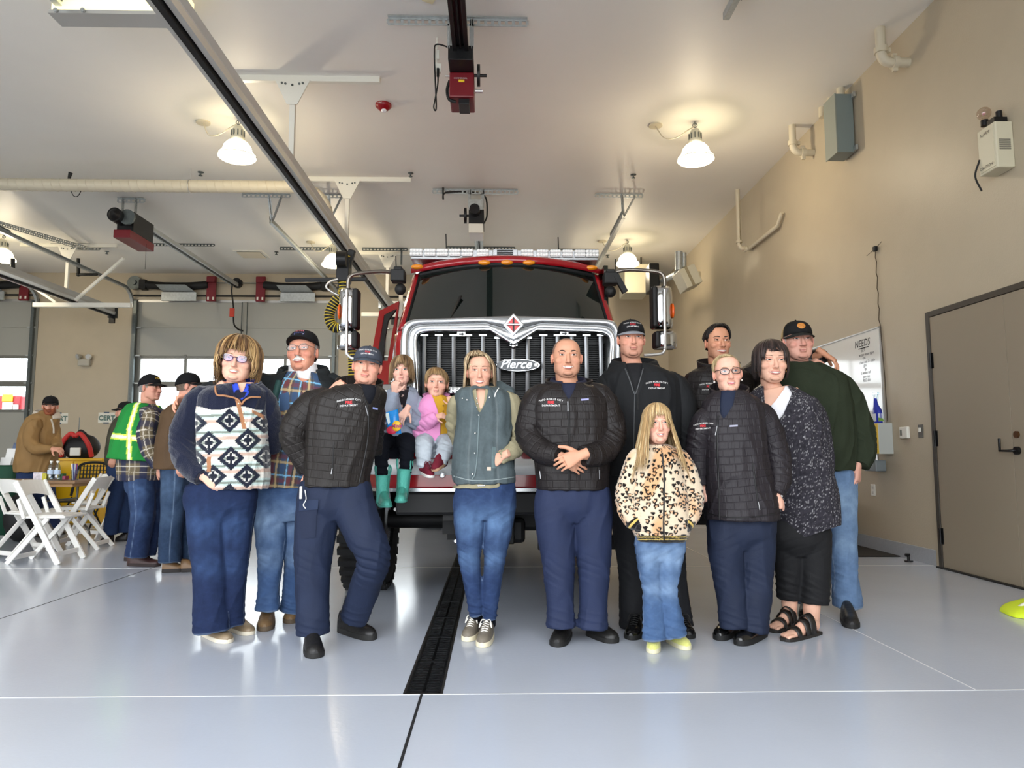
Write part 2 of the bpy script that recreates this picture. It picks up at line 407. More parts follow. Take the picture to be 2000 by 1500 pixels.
x=-.36; yb = 7.05
mb = MB(); mb.bb((x-.125,yb-.28,z-.13),(x+.125,yb+.12,z+.02)); mb.build('gear_plate', m_blackm, r, bev=.006)
mb = MB(); mb.bb((x-.125,yb-.05,z-.40),(x+.13,yb+.3,z-.13)); bx = mb.build('control_box', m_opred, r, bev=.012)
text_on('maker_plate', 'COMMERCIAL', .022, (x-.01,yb-.052,z-.2), (1,0,0),(0,0,1), mat('plate_text',(190,190,190),.5), bx, out=.001)
mb = MB(); mb.bb((x-.03,yb-.053,z-.24),(x+.03,yb-.05,z-.215)); mb.build('warning_label', mat('warning_yellow',(226,190,40),.5), bx)
mb = MB(); mb.bb((x-.03,yb-.02,z-.46),(x+.08,yb+.2,z-.40)); mb.build('motor_cap', m_blackm, r, bev=.005)
mb = MB(); mb.cyl((x+.16,yb,z-.14),(x+.19,yb,z-.14),.11,n=24); mb.cyl((x+.13,yb,z-.14),(x+.26,yb,z-.14),.016,n=10); mb.build('pulley_wheel', m_blackm, r)
mb = MB(); mb.cyl((x+.14,yb,z-.31),(x+.22,yb,z-.31),.022,n=10); mb.cyl((x-.17,yb,z-.15),(x-.12,yb,z-.15),.01,n=8); mb.build('shaft', m_alu, r)
mb = MB(); mb.tube(crom([(x-.125,yb,z-.2),(x-.15,yb,z-.3),(x-.13,yb,z-.4),(x-.06,yb,z-.43)],per=6),.016); mb.build('conduit', m_black, r)
ob = empty('ceiling_outlet',(x-.27,7.1,ZC),'white ceiling power outlet with a black cord hanging from it','outlet')
mb = MB(); mb.bb((x-.30,7.1,5.20),(x-.24,7.14,5.30)); mb.bb((x-.29,7.1,5.05),(x-.22,7.14,5.15)); mb.bb((x-.275,7.12,5.05),(x-.26,7.13,ZC)); mb.build('plate', m_white, ob, bev=.005)
mb = MB(); mb.tube(crom([(x-.25,7.08,5.06),(x-.25,7.08,4.92),(x-.27,7.08,4.78),(x-.29,7.08,4.66),(x-.27,7.08,4.62),(x-.265,7.08,4.7),(x-.28,7.08,5.0),(x-.29,7.08,5.25),(x-.27,7.06,5.33),(x-.15,7.02,5.28),(x-.08,7.0,5.2)],per=6),.008,n=6); mb.tube([(x-.25,7.08,5.08),(x-.25,7.08,4.99)],.014,n=8); mb.build('power_cord', m_black, ob)
# over the truck
r, z = opener(-.33, 11.6, 17.0, 11.45, 'black door opener with pale lower housing hanging above the truck cab', (-1.05,.36), 'mid'); x=-.33; y=11.5
mb = MB(); mb.bb((x-.12,y-.12,z-.06),(x+.12,y+.3,z+.12)); mb.build('gear_plate', m_galv, r, bev=.006)
mb = MB(); mb.bb((x-.12,y-.14,z-.3),(x+.13,y+.3,z-.06)); mb.cyl((x-.02,y-.3,z-.1),(x-.02,y-.05,z-.1),.085,n=16); mb.build('motor', m_blackm, r, bev=.006)
mb = MB(); mb.bb((x-.12,y-.16,z-.46),(x+.12,y+.3,z-.3)); mb.build('lower_housing', m_white, r, bev=.012)
mb = MB(); mb.cyl((x-.16,y,z-.12),(x-.2,y,z-.12),.13,n=20); mb.cyl((x-.28,y,z-.12),(x-.12,y,z-.12),.02,n=8); mb.build('pulley_wheel', m_blackm, r)
mb = MB(); mb.tube(crom([(x+.13,y,z-.25),(x+.18,y,z-.1),(x+.15,y,z+.2),(x-.05,y,z+.28),(x-.5,y-.1,z+.24),(x-.54,y-.1,z+.12),(x-.55,y-.1,z+.45)],per=6),.014,n=6); mb.build('power_cord', m_black, r)
# middle bay
r, z = opener(-6.3, 12.0, 17.0, 12.0, 'black and maroon door opener under the white duct at left', (-6.5,-6.05), 'left'); x=-6.3; y=11.9
mb = MB(); mb.bb((x-.14,y,z-.3),(x+.14,y+.7,z+.04)); mb.build('gear_plate', m_blackm, r, bev=.006)
mb = MB(); mb.cyl((x-.06,y-.25,z-.09),(x-.06,y+.1,z-.09),.12,n=20); mb.cyl((x-.06,y-.32,z-.09),(x-.06,y-.25,z-.09),.04,.1,n=14); mb.build('motor', m_blackm, r)
mb = MB(); mb.cyl((x+.1,y-.12,z-.1),(x+.1,y-.16,z-.1),.13,n=20); mb.build('pulley_wheel', m_galvd, r)
mb = MB(); mb.bb((x-.14,y-.1,z-.44),(x+.14,y+.75,z-.3)); mb.build('control_box', m_opred, r, bev=.01)
mb = MB(); mb.tube([(x+.17,y+.4,z-.4),(x+.17,y+.4,z-.85)],.003,n=5); mb.build('pull_cord', m_black, r)
mb = MB(); mb.tube(crom([(x+.02,16.75,5.08),(x,16.8,4.9),(x+.03,16.85,4.6),(x+.02,16.9,4.5)],per=6),.02,n=6); mb.tube(crom([(x+.02,16.9,4.4),(x+.03,16.95,4.15),(x+.1,17.05,4.05),(x+.2,17.1,4.02)],per=6),.02,n=6); mb.build('door_arm', m_black, r)
mb = MB(); mb.box((x,16.87,4.42),(.1,.06,.2)); mb.build('release_handle', mat('release_red',(190,60,40),.5), r)
mb = MB(); mb.tube([(x+.15,17.1,4.72),(x+.15,17.1,3.85),(x+.28,17.1,3.85),(x+.28,17.1,4.72)],.014,n=6,closed=True); mb.build('door_bracket', m_galvd, r)
# ---- springs over the rear doors (black torsion sleeve, red end plate, deflector plate)
def spring(x0, x1, red_right, lab):
    z = 5.1; y = YB-.14; r = empty('torsion_spring',(x0,y,z),lab,'spring','torsion springs over the rear doors')
    mb = MB(); mb.tube([(x0+(x1-x0)*i/12, y, z+.04-.09*math.sin(PI*i/12)*.5) for i in range(13)],.095,n=14); mb.build('spring_sleeve', m_black, r)
    xe = x1+.08 if red_right else x0-.08
    mb = MB(); mb.box((xe,y,z-.06),(.22,.06,.62)); mb.box((xe,y-.05,z+.16),(.2,.06,.14)); pl = mb.build('end_plate', mat('plate_red',(112,20,32),.5), r, bev=.01)
    mb = MB()
    for s in (-.06,.06): mb.box((xe+s,y-.032,z-.3),(.04,.01,.07))
    mb.build('slot', m_white, pl)
    xm = (x0+x1)/2; mb = MB(); mb.add([(xm-.35,y-.3,z-.03),(xm+.35,y-.3,z-.03),(xm+.5,y+.1,z-.17),(xm-.3,y+.1,z-.17)],[(0,1,2,3)]); mb.bb((xm-.33,y-.02,z-.36),(xm+.5,y+.02,z-.15)); mb.build('deflector_plate', m_galv, r)
    mb = MB(); xo = x0 if red_right else x1; mb.box((xo,y,z+.03),(.16,.2,.24)); mb.build('spring_end', m_black, r, bev=.02)
    return r
X = lambda px: P(px,545,YB).x
spring(X(287), X(412), True, 'black torsion spring with red plate at its right, over the middle door')
spring(X(520), X(638), False, 'black torsion spring with red plate at its left, over the middle door')
spring(-13.2, X(50), True, 'black torsion spring over the far left door')
for px,lab in ((262,'grey bearing on the wall left of the middle door spring'),(462,'black pulley on the shaft between the two middle door springs')):
    q = P(px,552,YB-.1); mb = MB(); mb.cyl(q,q+Vector((0,.1,0)),.17 if px==262 else .12,n=18); mb.cyl(q+Vector((0,-.05,0)),q,.06,n=12); tag(mb.build('cable_drum', m_galvd if px==262 else m_blackm), lab,'pulley')
mb = MB(); q=P(262,552,YB-.06); mb.tube([(-8.95,YB-.08,q.z),(-3.8,YB-.08,q.z)],.012,n=6); tag(mb.build('spring_shaft', m_galvd),'thin steel shaft running across above the middle rear door','shaft')
# ---- exhaust rails: aluminium profile with a black slit hose along the left
def exhaust_rail(x, z, y0, y1, lab, posts):
    r = empty('exhaust_rail',(x,y0,z),lab,'exhaust rail','vehicle exhaust rails under the ceiling')
    prof = [(-.085,-.10),(-.05,-.10),(-.045,-.04),(.0,-.04),(.02,-.07),(.07,-.07),(.085,-.02),(.06,.03),(.06,.12),(-.06,.12),(-.06,.03),(-.085,-.02)]
    mb = MB(); mb.prism([(x+a,y0,z+b) for a,b in prof],(0,y1-y0,0)); mb.build('aluminium_profile', m_alu, r)
    mb = MB(); mb.bb((x-.066,y0+.02,z-.099),(x+.0,y1-.02,z-.035)); mb.build('rubber_seal', m_black, r)
    for y in (y0,y1-.06):
        mb = MB(); mb.bb((x-.1,y,z-.14),(x+.1,y+.06,z+.13)); mb.bb((x-.07,y,z-.26),(x+.05,y+.06,z-.12)); mb.build('end_cap', m_blackm, r)
    for (yp,za) in posts:
        mb = MB(); mb.bb((x-.03,yp-.03,z+.1),(x+.03,yp+.03,ZC-.06)); ps = mb.build('post', m_white, r)
        mb = MB(); mb.prism([(x-.2,yp-.05,ZC-.07),(x+.2,yp-.05,ZC-.07),(x+.06,yp-.05,ZC-.36),(x-.06,yp-.05,ZC-.36)],(0,.02,0)); gp=mb.build('gusset_plate', m_white, ps)
        mb = MB()
        for q in (-.12,-.08,0,.08,.12): mb.cyl((x+q,yp-.056,ZC-.13+abs(q)*.2),(x+q,yp-.05,ZC-.13+abs(q)*.2),.014,n=8)
        mb.build('bolt_hole', m_galvd, gp)
        mb = MB(); mb.bb((x-1.0,yp-.03,ZC-.07),(x+1.0,yp+.03,ZC)); mb.build('ceiling_channel', m_white, ps)
    return r
er = exhaust_rail(-2.36, 4.32, 1.2, 16.4, 'long aluminium exhaust rail running from the top left corner down to the truck', [(7.95,0),(11.0,0),(15.2,0)])
er2 = exhaust_rail(-8.95, 4.36, 8.0, 16.6, 'aluminium exhaust rail ending at the left wall pier above the bearded man', [(14.75,0)])
# lower cross channel and braces at the left post
for x0_,yp,rr in ((-8.95,14.75,er2),):
    mb = MB(); mb.bb((-9.6,yp-.04,4.1),(-7.6,yp+.04,4.19)); mb.build('lower_channel', m_white, rr)
    mb = MB(); mb.bar((-10.9,yp,ZC-.08),(-9.15,yp,4.2),.05,.05); mb.bar((-7.8,yp,ZC-.3),(-8.75,yp,4.25),.05,.05); mb.build('brace', m_white, rr)
mb = MB(); mb.bar((-3.3,15.2,ZC-.12),(-2.4,15.2,4.4),.05,.05); mb.bb((-2.9,15.16,4.02),(-1.3,15.24,4.1)); mb.bb((-2.1,15.17,4.1),(-2.02,15.23,ZC-.4)); mb.build('lower_channel', m_white, er)
# ---- spiral duct with an elbow down onto the rail
r = empty('spiral_duct',(-8,10.6,5.12),'white spiral ventilation duct crossing below the ceiling at left','duct')
zc = 5.17; y = 10.7; X0 = -2.55
mb = MB(); pts = [(XL,y,zc),(X0-.55,y,zc)]+[(X0-.55+.5*math.sin(a),y,zc-.5*(1-math.cos(a))) for a in [PI/2*i/10 for i in range(1,11)]]
mb.tube(pts,.095,n=20); mb.build('duct_pipe', m_pipe, r)
mb = MB()
xx = -16.
while xx < X0-.6:
    c = [(xx+.13*k/16, y+.0965*math.cos(2*PI*k/16+PI), zc+.0965*math.sin(2*PI*k/16+PI)) for k in range(17)]
    mb.tube(c,.0035,n=4); xx += .13
mb.build('seam', m_pipe, r)
mb = MB()
for a in [PI/2*i/5 for i in range(0,6)]:
    c = Vector((X0-.55+.5*math.sin(a),y,zc-.5*(1-math.cos(a)))); t = Vector((math.cos(a),0,-math.sin(a))); mb.cyl(c-t*.008,c+t*.008,.1,n=20)
mb.build('elbow_seam', m_pipe, r)
mb = MB(); e = Vector((X0-.05,y,zc-.5)); mb.cyl(e,e+Vector((0,0,-.06)),.1,n=20); mb.prism([(e.x-.13,y-.12,e.z-.03),(e.x+.13,y-.12,e.z-.03),(e.x+.25,y-.12,4.42),(e.x+.05,y-.12,4.42)],(0,.24,0)); mb.build('boot', m_pipe, r)
mb = MB(); q = P(366,360,10.6); mb.tube(arc((q.x,y,zc),.102,0,2*PI,(0,1,0),(0,0,1),20),.008,n=5,closed=True); mb.tube([(q.x,y,zc+.1),(q.x,y,ZC)],.005,n=5); mb.build('hanger_ring', m_alu, r)
mb = MB(); q = P(141,370,10.6); mb.tube(crom([(q.x-.08,y,zc-.09),(q.x-.03,y,zc-.17),(q.x+.03,y,zc-.17),(q.x+.08,y,zc-.08)],per=5),.006,n=5); mb.cyl((q.x-.12,y,zc+.1),(q.x-.1,y,zc+.2),.02,.03,n=8); mb.build('wire_loop', m_black, r)
# ---- exhaust hose reel at the end of the rail above the mirror
hz = empty('exhaust_hose',P(668,540,9.0),'black and yellow ribbed exhaust hose hanging behind the left truck mirror','hose')
Yh = 9.0; path = crom([P(676,500,Yh),P(672,548,Yh),P(671,572,Yh),P(660,583,Yh),P(648,600,Yh),P(643,620,Yh),P(650,637,Yh),P(665,640,Yh),P(682,625,Yh),P(688,660,Yh),P(690,700,Yh),P(690,760,Yh)], step=.012)
mb = MB(); mb.tube(path, .062, n=14); mb.build('hose_skin', m_black, hz)
mb = MB(); 
for i in range(1,len(path)-1,3):
    p = Vector(path[i]); t = (Vector(path[i+1])-Vector(path[i-1])).normalized(); u = t.orthogonal().normalized(); w = t.cross(u)
    mb.tube(arc(p,.064,0,2*PI,u,w,14),.0075,n=5,closed=True)
mb.build('spiral_rib', m_hosey, hz)
mb = MB(); c = P(672,530,Yh); mb.box(c,(.16,.2,.3)); mb.cyl(c+Vector((-.06,-.14,.12)),c+Vector((.06,-.14,.12)),.10,n=18); mb.bar(c+Vector((.1,0,.28)),c+Vector((-.04,0,-.24)),.07,.09); mb.bar(c+Vector((-.75,0,-.12)),c+Vector((.3,0,-.1)),.05,.05); mb.build('trolley', m_blackm, hz, bev=.01)
mb = MB(); mb.tube(crom([P(660,545,Yh-.1),P(645,550,Yh-.1),P(637,560,Yh-.1),P(648,570,Yh-.1),P(662,577,Yh-.1)],per=6),.015,n=6); mb.build('air_line', m_alu, hz)
# ---- pendant lamps
def pendant(px, py_hook, lab, light=True):
    h = PZ(px, py_hook, ZC); 
    r = empty('pendant_lamp', h, lab, 'lamp', 'pendant lamps under the ceiling')
    x,y = h.x,h.y; zb = 4.93
    mb = MB(); mb.tube([(x,y,ZC),(x,y,zb+.44)],.006,n=6); mb.tube(arc((x,y,zb+.47),.03,0,2*PI,(1,0,0),(0,0,1),10),.006,n=5,closed=True); mb.build('hook', m_galvd, r)
    mb = MB(); mb.lathe([(0,.42),(.05,.41),(.075,.36),(.08,.28),(.09,.26),(.09,.22),(.06,.2)],(x,y,zb),n=18); mb.build('ballast_housing', m_lampfix, r)
    mb = MB()
    for k in range(10):
        a = 2*PI*k/10; mb.box((x+.082*math.cos(a),y+.082*math.sin(a),zb+.31),(.012,.012,.08))
    mb.build('cooling_fin', m_galvd, r)
    mb = MB(); mb.lathe([(.075,.2),(.13,.19),(.17,.14),(.19,.07),(.235,.02),(.24,0),(.22,-.02),(.14,-.035),(0,-.04)],(x,y,zb),n=28); mb.build('glass_shade', m_lamp, r)
    mb = MB(); mb.tube(arc((x,y,zb+.002),.238,0,2*PI,(1,0,0),(0,1,0),28),.007,n=5,closed=True); mb.build('rim', mat('shade_rim',(250,248,240),.2), r)
    mb = MB(); mb.cyl((x-.5,y+.1,ZC-.02),(x-.5,y+.1,ZC),.09,n=18); mb.tube(crom([(x-.5,y+.1,ZC-.02),(x-.4,y+.05,ZC-.2),(x-.25,y,ZC-.22),(x-.1,y,ZC-.12),(x,y,ZC-.06)],per=5),.008,n=5); mb.build('supply_cord', m_pipe, r)
    L = bpy.data.lights.new('pendant_bulb','POINT'); L.energy = 55; L.color = (1.,.84,.6); L.shadow_soft_size = .1
    lo = bpy.data.objects.new('pendant_bulb',L); COL.objects.link(lo); lo.location = (x,y,zb-.17)
    # light escaping upward through the glass
    L2 = bpy.data.lights.new('pendant_uplight','POINT'); L2.energy = 7; L2.color = (1.,.84,.58); L2.shadow_soft_size = .09
    lo = bpy.data.objects.new('pendant_uplight',L2); COL.objects.link(lo); lo.location = (x,y,zb+.235); lo.data.shadow_soft_size=.13
    return r
pendant(1357,238,'lit glass pendant lamp at upper right, nearest the grey wall box')
pendant(1225,468,'lit glass pendant lamp just right of the truck roof')
pendant(466,232,'lit glass pendant lamp beside the big exhaust rail at upper left')
pendant(652,470,'lit glass pendant lamp partly behind the exhaust rail above the hose')
pendant(8,458,'lit glass pendant lamp at the left edge of the picture')
# ---- light box near the camera at top left, ends of the raised front doors
r = empty('linear_light',(-3.4,6.3,5.0),'long lit ceiling light box at the top left corner','light fixture')
q0, q1 = P(100,20,6.3), P(362,14,6.3)
mb = MB(); mb.bb((q0.x,6.3,q0.z),(q1.x,6.48,q0.z+.2)); mb.build('lit_panel', mat('lit_panel',(255,246,205),.4,emit=(255,240,180),estr=1.1), r)
mb = MB(); mb.bb((q0.x-.02,6.285,q0.z-.035),(q1.x+.02,6.5,q0.z)); mb.build('housing_edge', m_alu, r)
for px in (110,163):
    mb = MB(); q = P(px,21,6.28); mb.cyl(q,q+Vector((0,-.02,0)),.02,n=8); mb.build('bolt', m_galv, r)
for px,py,lab,s in ((140,30,'end of a steel door track under the light box at top left',1),(365,22,'end of a steel door track beside the big exhaust rail at the top edge',-1),(1418,32,'end of a steel door track at the top edge, right of centre',-1)):
    q = P(px,py,6.5); r = empty('front_door_track', q, lab, 'track','front door track ends')
    mb = MB()
    a0 = Vector((q.x,1.0,q.z))
    for dz in (-.035,.035): mb.bar(a0+Vector((0,0,dz)), q+Vector((0,.0,dz)), .06,.008)
    mb.bar(a0+Vector((-.028,0,0)), q+Vector((-.028,0,0)), .006,.07); mb.build('rail', m_galv, r)
    mb = MB(); perf(mb,(q.x+.04,q.y-.3,q.z-.03),(q.x+.04,q.y-.3,ZC),.05); mb.bar((q.x+.03,q.y-.6,q.z+.05),(q.x+.03,q.y-.05,q.z+.05),.008,.09); mb.build('hanger', m_galvd, r)
q = PZ(845,2,ZC); mb = MB(); mb.box((q.x,q.y-.1,ZC-.01),(.11,.22,.02),Matrix.Rotation(.5,3,'Z')); tag(mb.build('paper_tag', mat('cream_paper',(226,214,176),.7)),'cream paper tag on the ceiling at the top edge','tag')
# ---- strobe, sprinklers, vent
q = PZ(749,204,ZC); r = empty('fire_strobe',(q.x,q.y,ZC),'red round fire alarm strobe on the ceiling','fire alarm')
mb = MB(); mb.lathe([(0,-.09),(.03,-.09),(.055,-.075),(.085,-.045),(.1,-.03),(.1,0)],(q.x,q.y,ZC),n=28); mb.build('red_housing', mat('strobe_red',(140,16,26),.3), r)
mb = MB(); mb.ball((q.x+.01,q.y-.02,ZC-.09),(.035,.035,.025),12,8); mb.build('lens', mat('strobe_lens',(230,230,235),.1), r)
text_on('fire_word','FIRE',.03,(q.x-.03,q.y-.097,ZC-.028),(1,-.2,0),(0,.3,1),m_white,r,out=.004)
for px,py,lab in ((802,338,'chrome sprinkler head left of the mid ceiling angle'),(1237,341,'sprinkler head left of the nearest right pendant'),(392,336,'sprinkler head above the white duct'),(540,492,'small sprinkler head right of the ceiling vent'),(209,491,'small sprinkler head left of the middle opener rail'),(1187,498,'small sprinkler head right of the light bar')):
    q = PZ(px,py,ZC); mb = MB(); mb.lathe([(.045,0),(.045,-.008),(.014,-.012),(.012,-.05),(.032,-.055),(.032,-.06),(0,-.06)],(q.x,q.y,ZC),n=14); tag(mb.build('ceiling_sprinkler', m_galvd), lab,'sprinkler','ceiling sprinklers')
a = PZ(440,477,ZC); b = PZ(510,491,ZC); r = empty('ceiling_vent',a,'square louvred ceiling vent at left','vent')
mb = MB(); x0v,x1v,y0v,y1v = a.x,a.x+.62,b.y-.1,b.y+.5
mb.bb((x0v,y0v,ZC-.02),(x1v,y1v,ZC)); mb.build('vent_frame', m_white, r)
mb = MB(); mb.bb((x0v+.06,y0v+.06,ZC-.024),(x1v-.06,y1v-.06,ZC-.019)); mb.build('vent_throat', m_blackm, r)
for i in range(6):
    mb = MB(); yy = y0v+.09+i*.075; mb.bar((x0v+.06,yy,ZC-.03),(x1v-.06,yy,ZC-.03),.05,.006,(0,.6,.8)); mb.build('louvre', m_pipe, r)
# black gas pipes near the left wall pier
mb = MB(); a,b,c = P(153,505,15),P(153,536,15),P(190,536,15); mb.tube([a,b],.035,n=10); mb.tube([b,c],.03,n=10); mb.ball(b,.045); tag(mb.build('gas_pipe', m_black),'black elbowed gas pipe hanging beside the white post at left','pipe')
mb = MB(); mb.tube([P(25,505,14),P(25,524,14)],.04,n=10); tag(mb.build('gas_pipe_stub', m_black),'short black pipe hanging below the left edge lamp','pipe')
# ---- right wall: pipes at the ceiling line
def wallpipe(px, py0, py1, px2, lab, r_=.05, off=.28):
    top = PX(px,py0,XR-off); bot = PX(px,py1,XR-off); y = bot.y; z1 = bot.z
    r = empty('sprinkler_pipe',(XR,y,z1),lab,'pipe')
    x = XR-off
    mb = MB(); mb.tube([(x,y,ZC),(x,y,z1+.1)]+arc((x+.1,y,z1+.1),.1,PI,1.5*PI,(1,0,0),(0,0,1),8)+[(XR,y,z1)],r_,n=14); mb.build('pipe_run', m_pipe, r)
    mb = MB(); mb.cyl((x,y,z1+.1),(x,y,z1+.16),r_*1.35,n=14); mb.cyl((x+.11,y,z1),(x+.16,y,z1),r_*1.35,n=14)
    for c in ((x+.07,y,z1+.13),(x+.135,y,z1+.07),(x+.135,y,z1-.07)): mb.box(c,(.05,.04,.05))
    mb.build('coupling', m_pipe, r, bev=.006); return r
wallpipe(1722,72,122,1762,'cream painted pipe elbow entering the right wall at the top right')
wallpipe(1549,252,298,1585,'cream painted pipe elbow entering the right wall left of the grey box',.045)
# long pipe with a horizontal run
x = XR-.22; b = PX(1444,486,x); e = PX(1500,492,XR-.22)
r = empty('standpipe',(x,b.y,b.z),'thin cream standpipe running down the right wall then turning along it','pipe')
mb = MB(); mb.tube([(x,b.y,ZC),(x,b.y,b.z+.07)]+arc((x+.07,b.y,b.z+.07),.07,PI,1.5*PI,(1,0,0),(0,0,1),6)+[(XR-.01,b.y,b.z)],.035,n=12); mb.tube([(XR-.06,b.y,b.z),(XR-.06,b.y-1.2,b.z),(XR-.05,b.y-1.35,b.z+.15)],.03,n=12); mb.build('pipe_run', m_pipe, r)
mb = MB(); mb.cyl((x,b.y,b.z+.1),(x,b.y,b.z+.14),.05,n=12); mb.cyl((x+.08,b.y,b.z),(x+.12,b.y,b.z),.05,n=12); mb.build('coupling', m_pipe, r)
# grey junction box with three conduits
m_gbox = mat('grey_enclosure',(120,132,132),.4)
r = empty('junction_box',(XR,8.2,4.6),'large grey electrical enclosure high on the right wall with three conduits above','electrical box')
x0b = XR-.24; yb0 = 7.95; yb1 = PX(1612,290,x0b).y; zt = P(1668,183,yb0).z; zb = P(1672,297,yb0).z
mb = MB(); mb.bb((x0b+.015,yb0,zb),(XR-.02,yb1,zt)); mb.build('enclosure', m_gbox, r, bev=.006)
mb = MB(); mb.bb((x0b,yb0-.006,zb-.006),(x0b+.016,yb1+.006,zt+.006)); mb.build('cover', mat('grey_cover',(136,142,134),.42), r, bev=.004)
for z_ in (zt-.03,zb+.04):
    mb = MB(); mb.bb((XR-.04,yb0-.06,z_-.03),(XR-.015,yb0+.02,z_+.03)); mb.build('mounting_lug', m_galv, r)
for k in range(3):
    yy = yb0+.12+k*.24; mb = MB(); mb.cyl((XR-.1,yy,zt),(XR-.1,yy,ZC),.045,n=14); mb.build('conduit', m_pipe, r)
# alarm panel box at far right
m_cream = mat('cream_plastic',(206,200,176),.45)
x1 = XR-.15; ya = PX(1978,240,XR).y; yb_ = PX(1908,265,x1).y; zt = P(1975,236,ya).z; zb = P(1980,326,ya).z
r = empty('alarm_panel',(XR,ya,zb),'cream alarm box with clear bulb on top, far right wall','alarm box')
mb = MB(); mb.bb((x1,ya,zb),(XR,yb_,zt)); mb.build('case', m_cream, r, bev=.01)
mb = MB(); mb.bb((x1-.004,ya+.02,zb+.02),(x1,yb_-.02,zt-.02)); mb.build('cover', m_cream, r)
mb = MB()
for k in range(6): mb.bb((XR-.125,ya-.003,zb+.15+k*.016),(XR-.03,ya,zb+.158+k*.016))
mb.build('vent_grille', mat('grille_grey',(120,116,104),.5), r)
mb = MB(); mb.bb((x1+.02,ya+.03,zt),(XR-.02,yb_-.1,zt+.05)); mb.cyl((x1+.06,ya+.2,zt+.05),(x1+.06,ya+.2,zt+.1),.03,n=12); mb.cyl((x1+.1,ya+.08,zt+.05),(x1+.1,ya+.08,zt+.12),.025,n=12); mb.build('terminal_block', m_blackm, r)
mb = MB(); mb.ball((x1+.06,ya+.2,zt+.16),.055); mb.build('clear_bulb', thin_glass('bulb_glass',(240,232,226),.12), r)
mb = MB(); mb.ball((x1+.06,ya+.2,zt+.16),.014,8,6); mb.build('filament', mat('filament_red',(200,60,50),.4), r)
mb = MB(); mb.tube(crom([(x1-.005,yb_-.02,zt-.25),(x1-.03,yb_+.01,zt-.38),(x1-.005,yb_-.02,zt-.52)],per=6),.008,n=6); mb.build('cord', m_black, r)
for zz,tx in ((zb+.05,'CAUTION'),(zt-.06,'ALARM')):
    text_on('label', tx, .035, (x1-.003,ya+.12,zz),(0,-1,0),(0,0,1), m_blackm, r, out=.004)
# ceiling heater and projector-like box behind the right mirror
r = empty('unit_heater', P(1237,550,15.5),'beige unit heater hanging behind the right mirror bracket','heater')
a,b = P(1215,522,15.5),P(1262,578,15.5)
mb = MB(); mb.bb((a.x,15.2,b.z),(b.x,15.9,a.z)); mb.build('case', m_cream, r, bev=.02)
mb = MB(); mb.cyl((a.x+.15,15.5,a.z),(a.x+.15,15.5,ZC),.015,n=6); mb.cyl((b.x-.1,15.5,a.z),(b.x-.1,15.5,ZC),.015,n=6); mb.build('hanger_rod', m_blackm, r)
r = empty('flue_heater', P(1340,545,12.5),'tilted cream box heater with steel flue pipes at the right rear','heater')
c = P(1342,545,12.5); M_ = Matrix.Rotation(-.42,3,'Y')
mb = MB(); mb.box(c,(.3,.5,.36),M_); mb.build('case', m_cream, r, bev=.01)
mb = MB(); mb.box(c+M_@Vector((-.02,-.252,0)),(.05,.01,.36),M_); mb.build('dark_band', mat('band_tan',(150,138,108),.5), r)
mb = MB(); mb.cyl(P(1326,492,12.6),P(1326,528,12.6),.07,n=14); mb.cyl(P(1336,494,12.6),P(1336,522,12.6),.045,n=14); t0,t1=P(1322,535,12.7),P(1270,560,14.5); mb.cyl(t0,t1,.06,n=12); mb.build('flue_pipe', m_galv, r)
mb = MB(); mb.box(P(1274,545,13.8),(.2,.4,.55)); mb.cyl(P(1272,515,13.8),P(1272,535,13.8),.05); mb.build('burner', m_blackm, r, bev=.02)
q = PX(1363,545,XR); mb=MB(); mb.bb((XR-.1,q.y-.2,q.z-.12),(XR,q.y+.2,q.z+.12)); tag(mb.build('wall_speaker', m_cream, bev=.02),'small cream box on the right wall behind the tilted heater','box')
TC = .12
m_red = mat('fire_red', (150,16,26), .18, coat=.6, spec=.5)
m_whites = mat('white_stripe', (246,246,244), .3, coat=.3)
m_chrome = mat('chrome', (205,207,210), .08, metal=1.)
m_silver = mat('satin_silver', (178,180,182), .25, metal=.75)
m_bar = mat('grille_bar_silver', (150,152,155), .3, metal=.6)
m_core = mat('radiator_black', (14,14,15), .5)
m_screen = mat('windshield_glass', (20,27,25), .04, spec=.9, coat=.5)
m_amber = mat('amber_lens', (232,140,20), .25, coat=.5)
m_lens = mat('clear_lens', (214,216,216), .12, coat=.6, metal=.3)
m_tyre = mat('tyre', (17,17,18), .75, bump=.2, bscale=30)
m_under = mat('chassis_black', (15,15,16), .55)
truck = empty('fire_engine', (TC,7,0), 'big red fire truck with chrome grille and light bar, parked behind the group', 'fire truck')
def sec(mb, rows, **k): mb.grid([[Vector(p) for p in r] for r in rows], **k)
# -- bumper: wide wrap-around beam, red / white / red bands
Yb = 4.80
def bump_prof(x):
    a = abs(x)/1.10
    return Yb+.02*a*a+(.22*max(0,a-.72)**1.5/.28**1.5)
def band(name, z0, z1, m, t=0., nx=40):
    mb = MB(); rows = []
    for i in range(nx+1):
        x = -1.10+2.20*i/nx; y = bump_prof(x)-t
        rows.append([(TC+x,y+.012,z0),(TC+x,y,z0+.012),(TC+x,y,z1-.012),(TC+x,y+.012,z1),(TC+x,y+.35,z1),(TC+x,y+.35,z0)])
    mb.grid([[Vector(p) for p in r] for r in rows], smooth=False, closed=True)
    for r in (rows[0], rows[-1]): mb.add(r,[tuple(range(6))])
    return mb.build(name, m, truck)
bumper = band('bumper', .845, 1.115, m_red)
def stripe():
    mb = MB(); rows=[]
    for i in range(41):
        x = -1.105+2.21*i/40; y = bump_prof(x)-.003
        rows.append([Vector((TC+x,y,.935)),Vector((TC+x,y,1.04))])
    mb.grid(rows); return mb.build('white_stripe', m_whites, bumper, solid=.002)
stripe()
mb = MB(); rows=[]
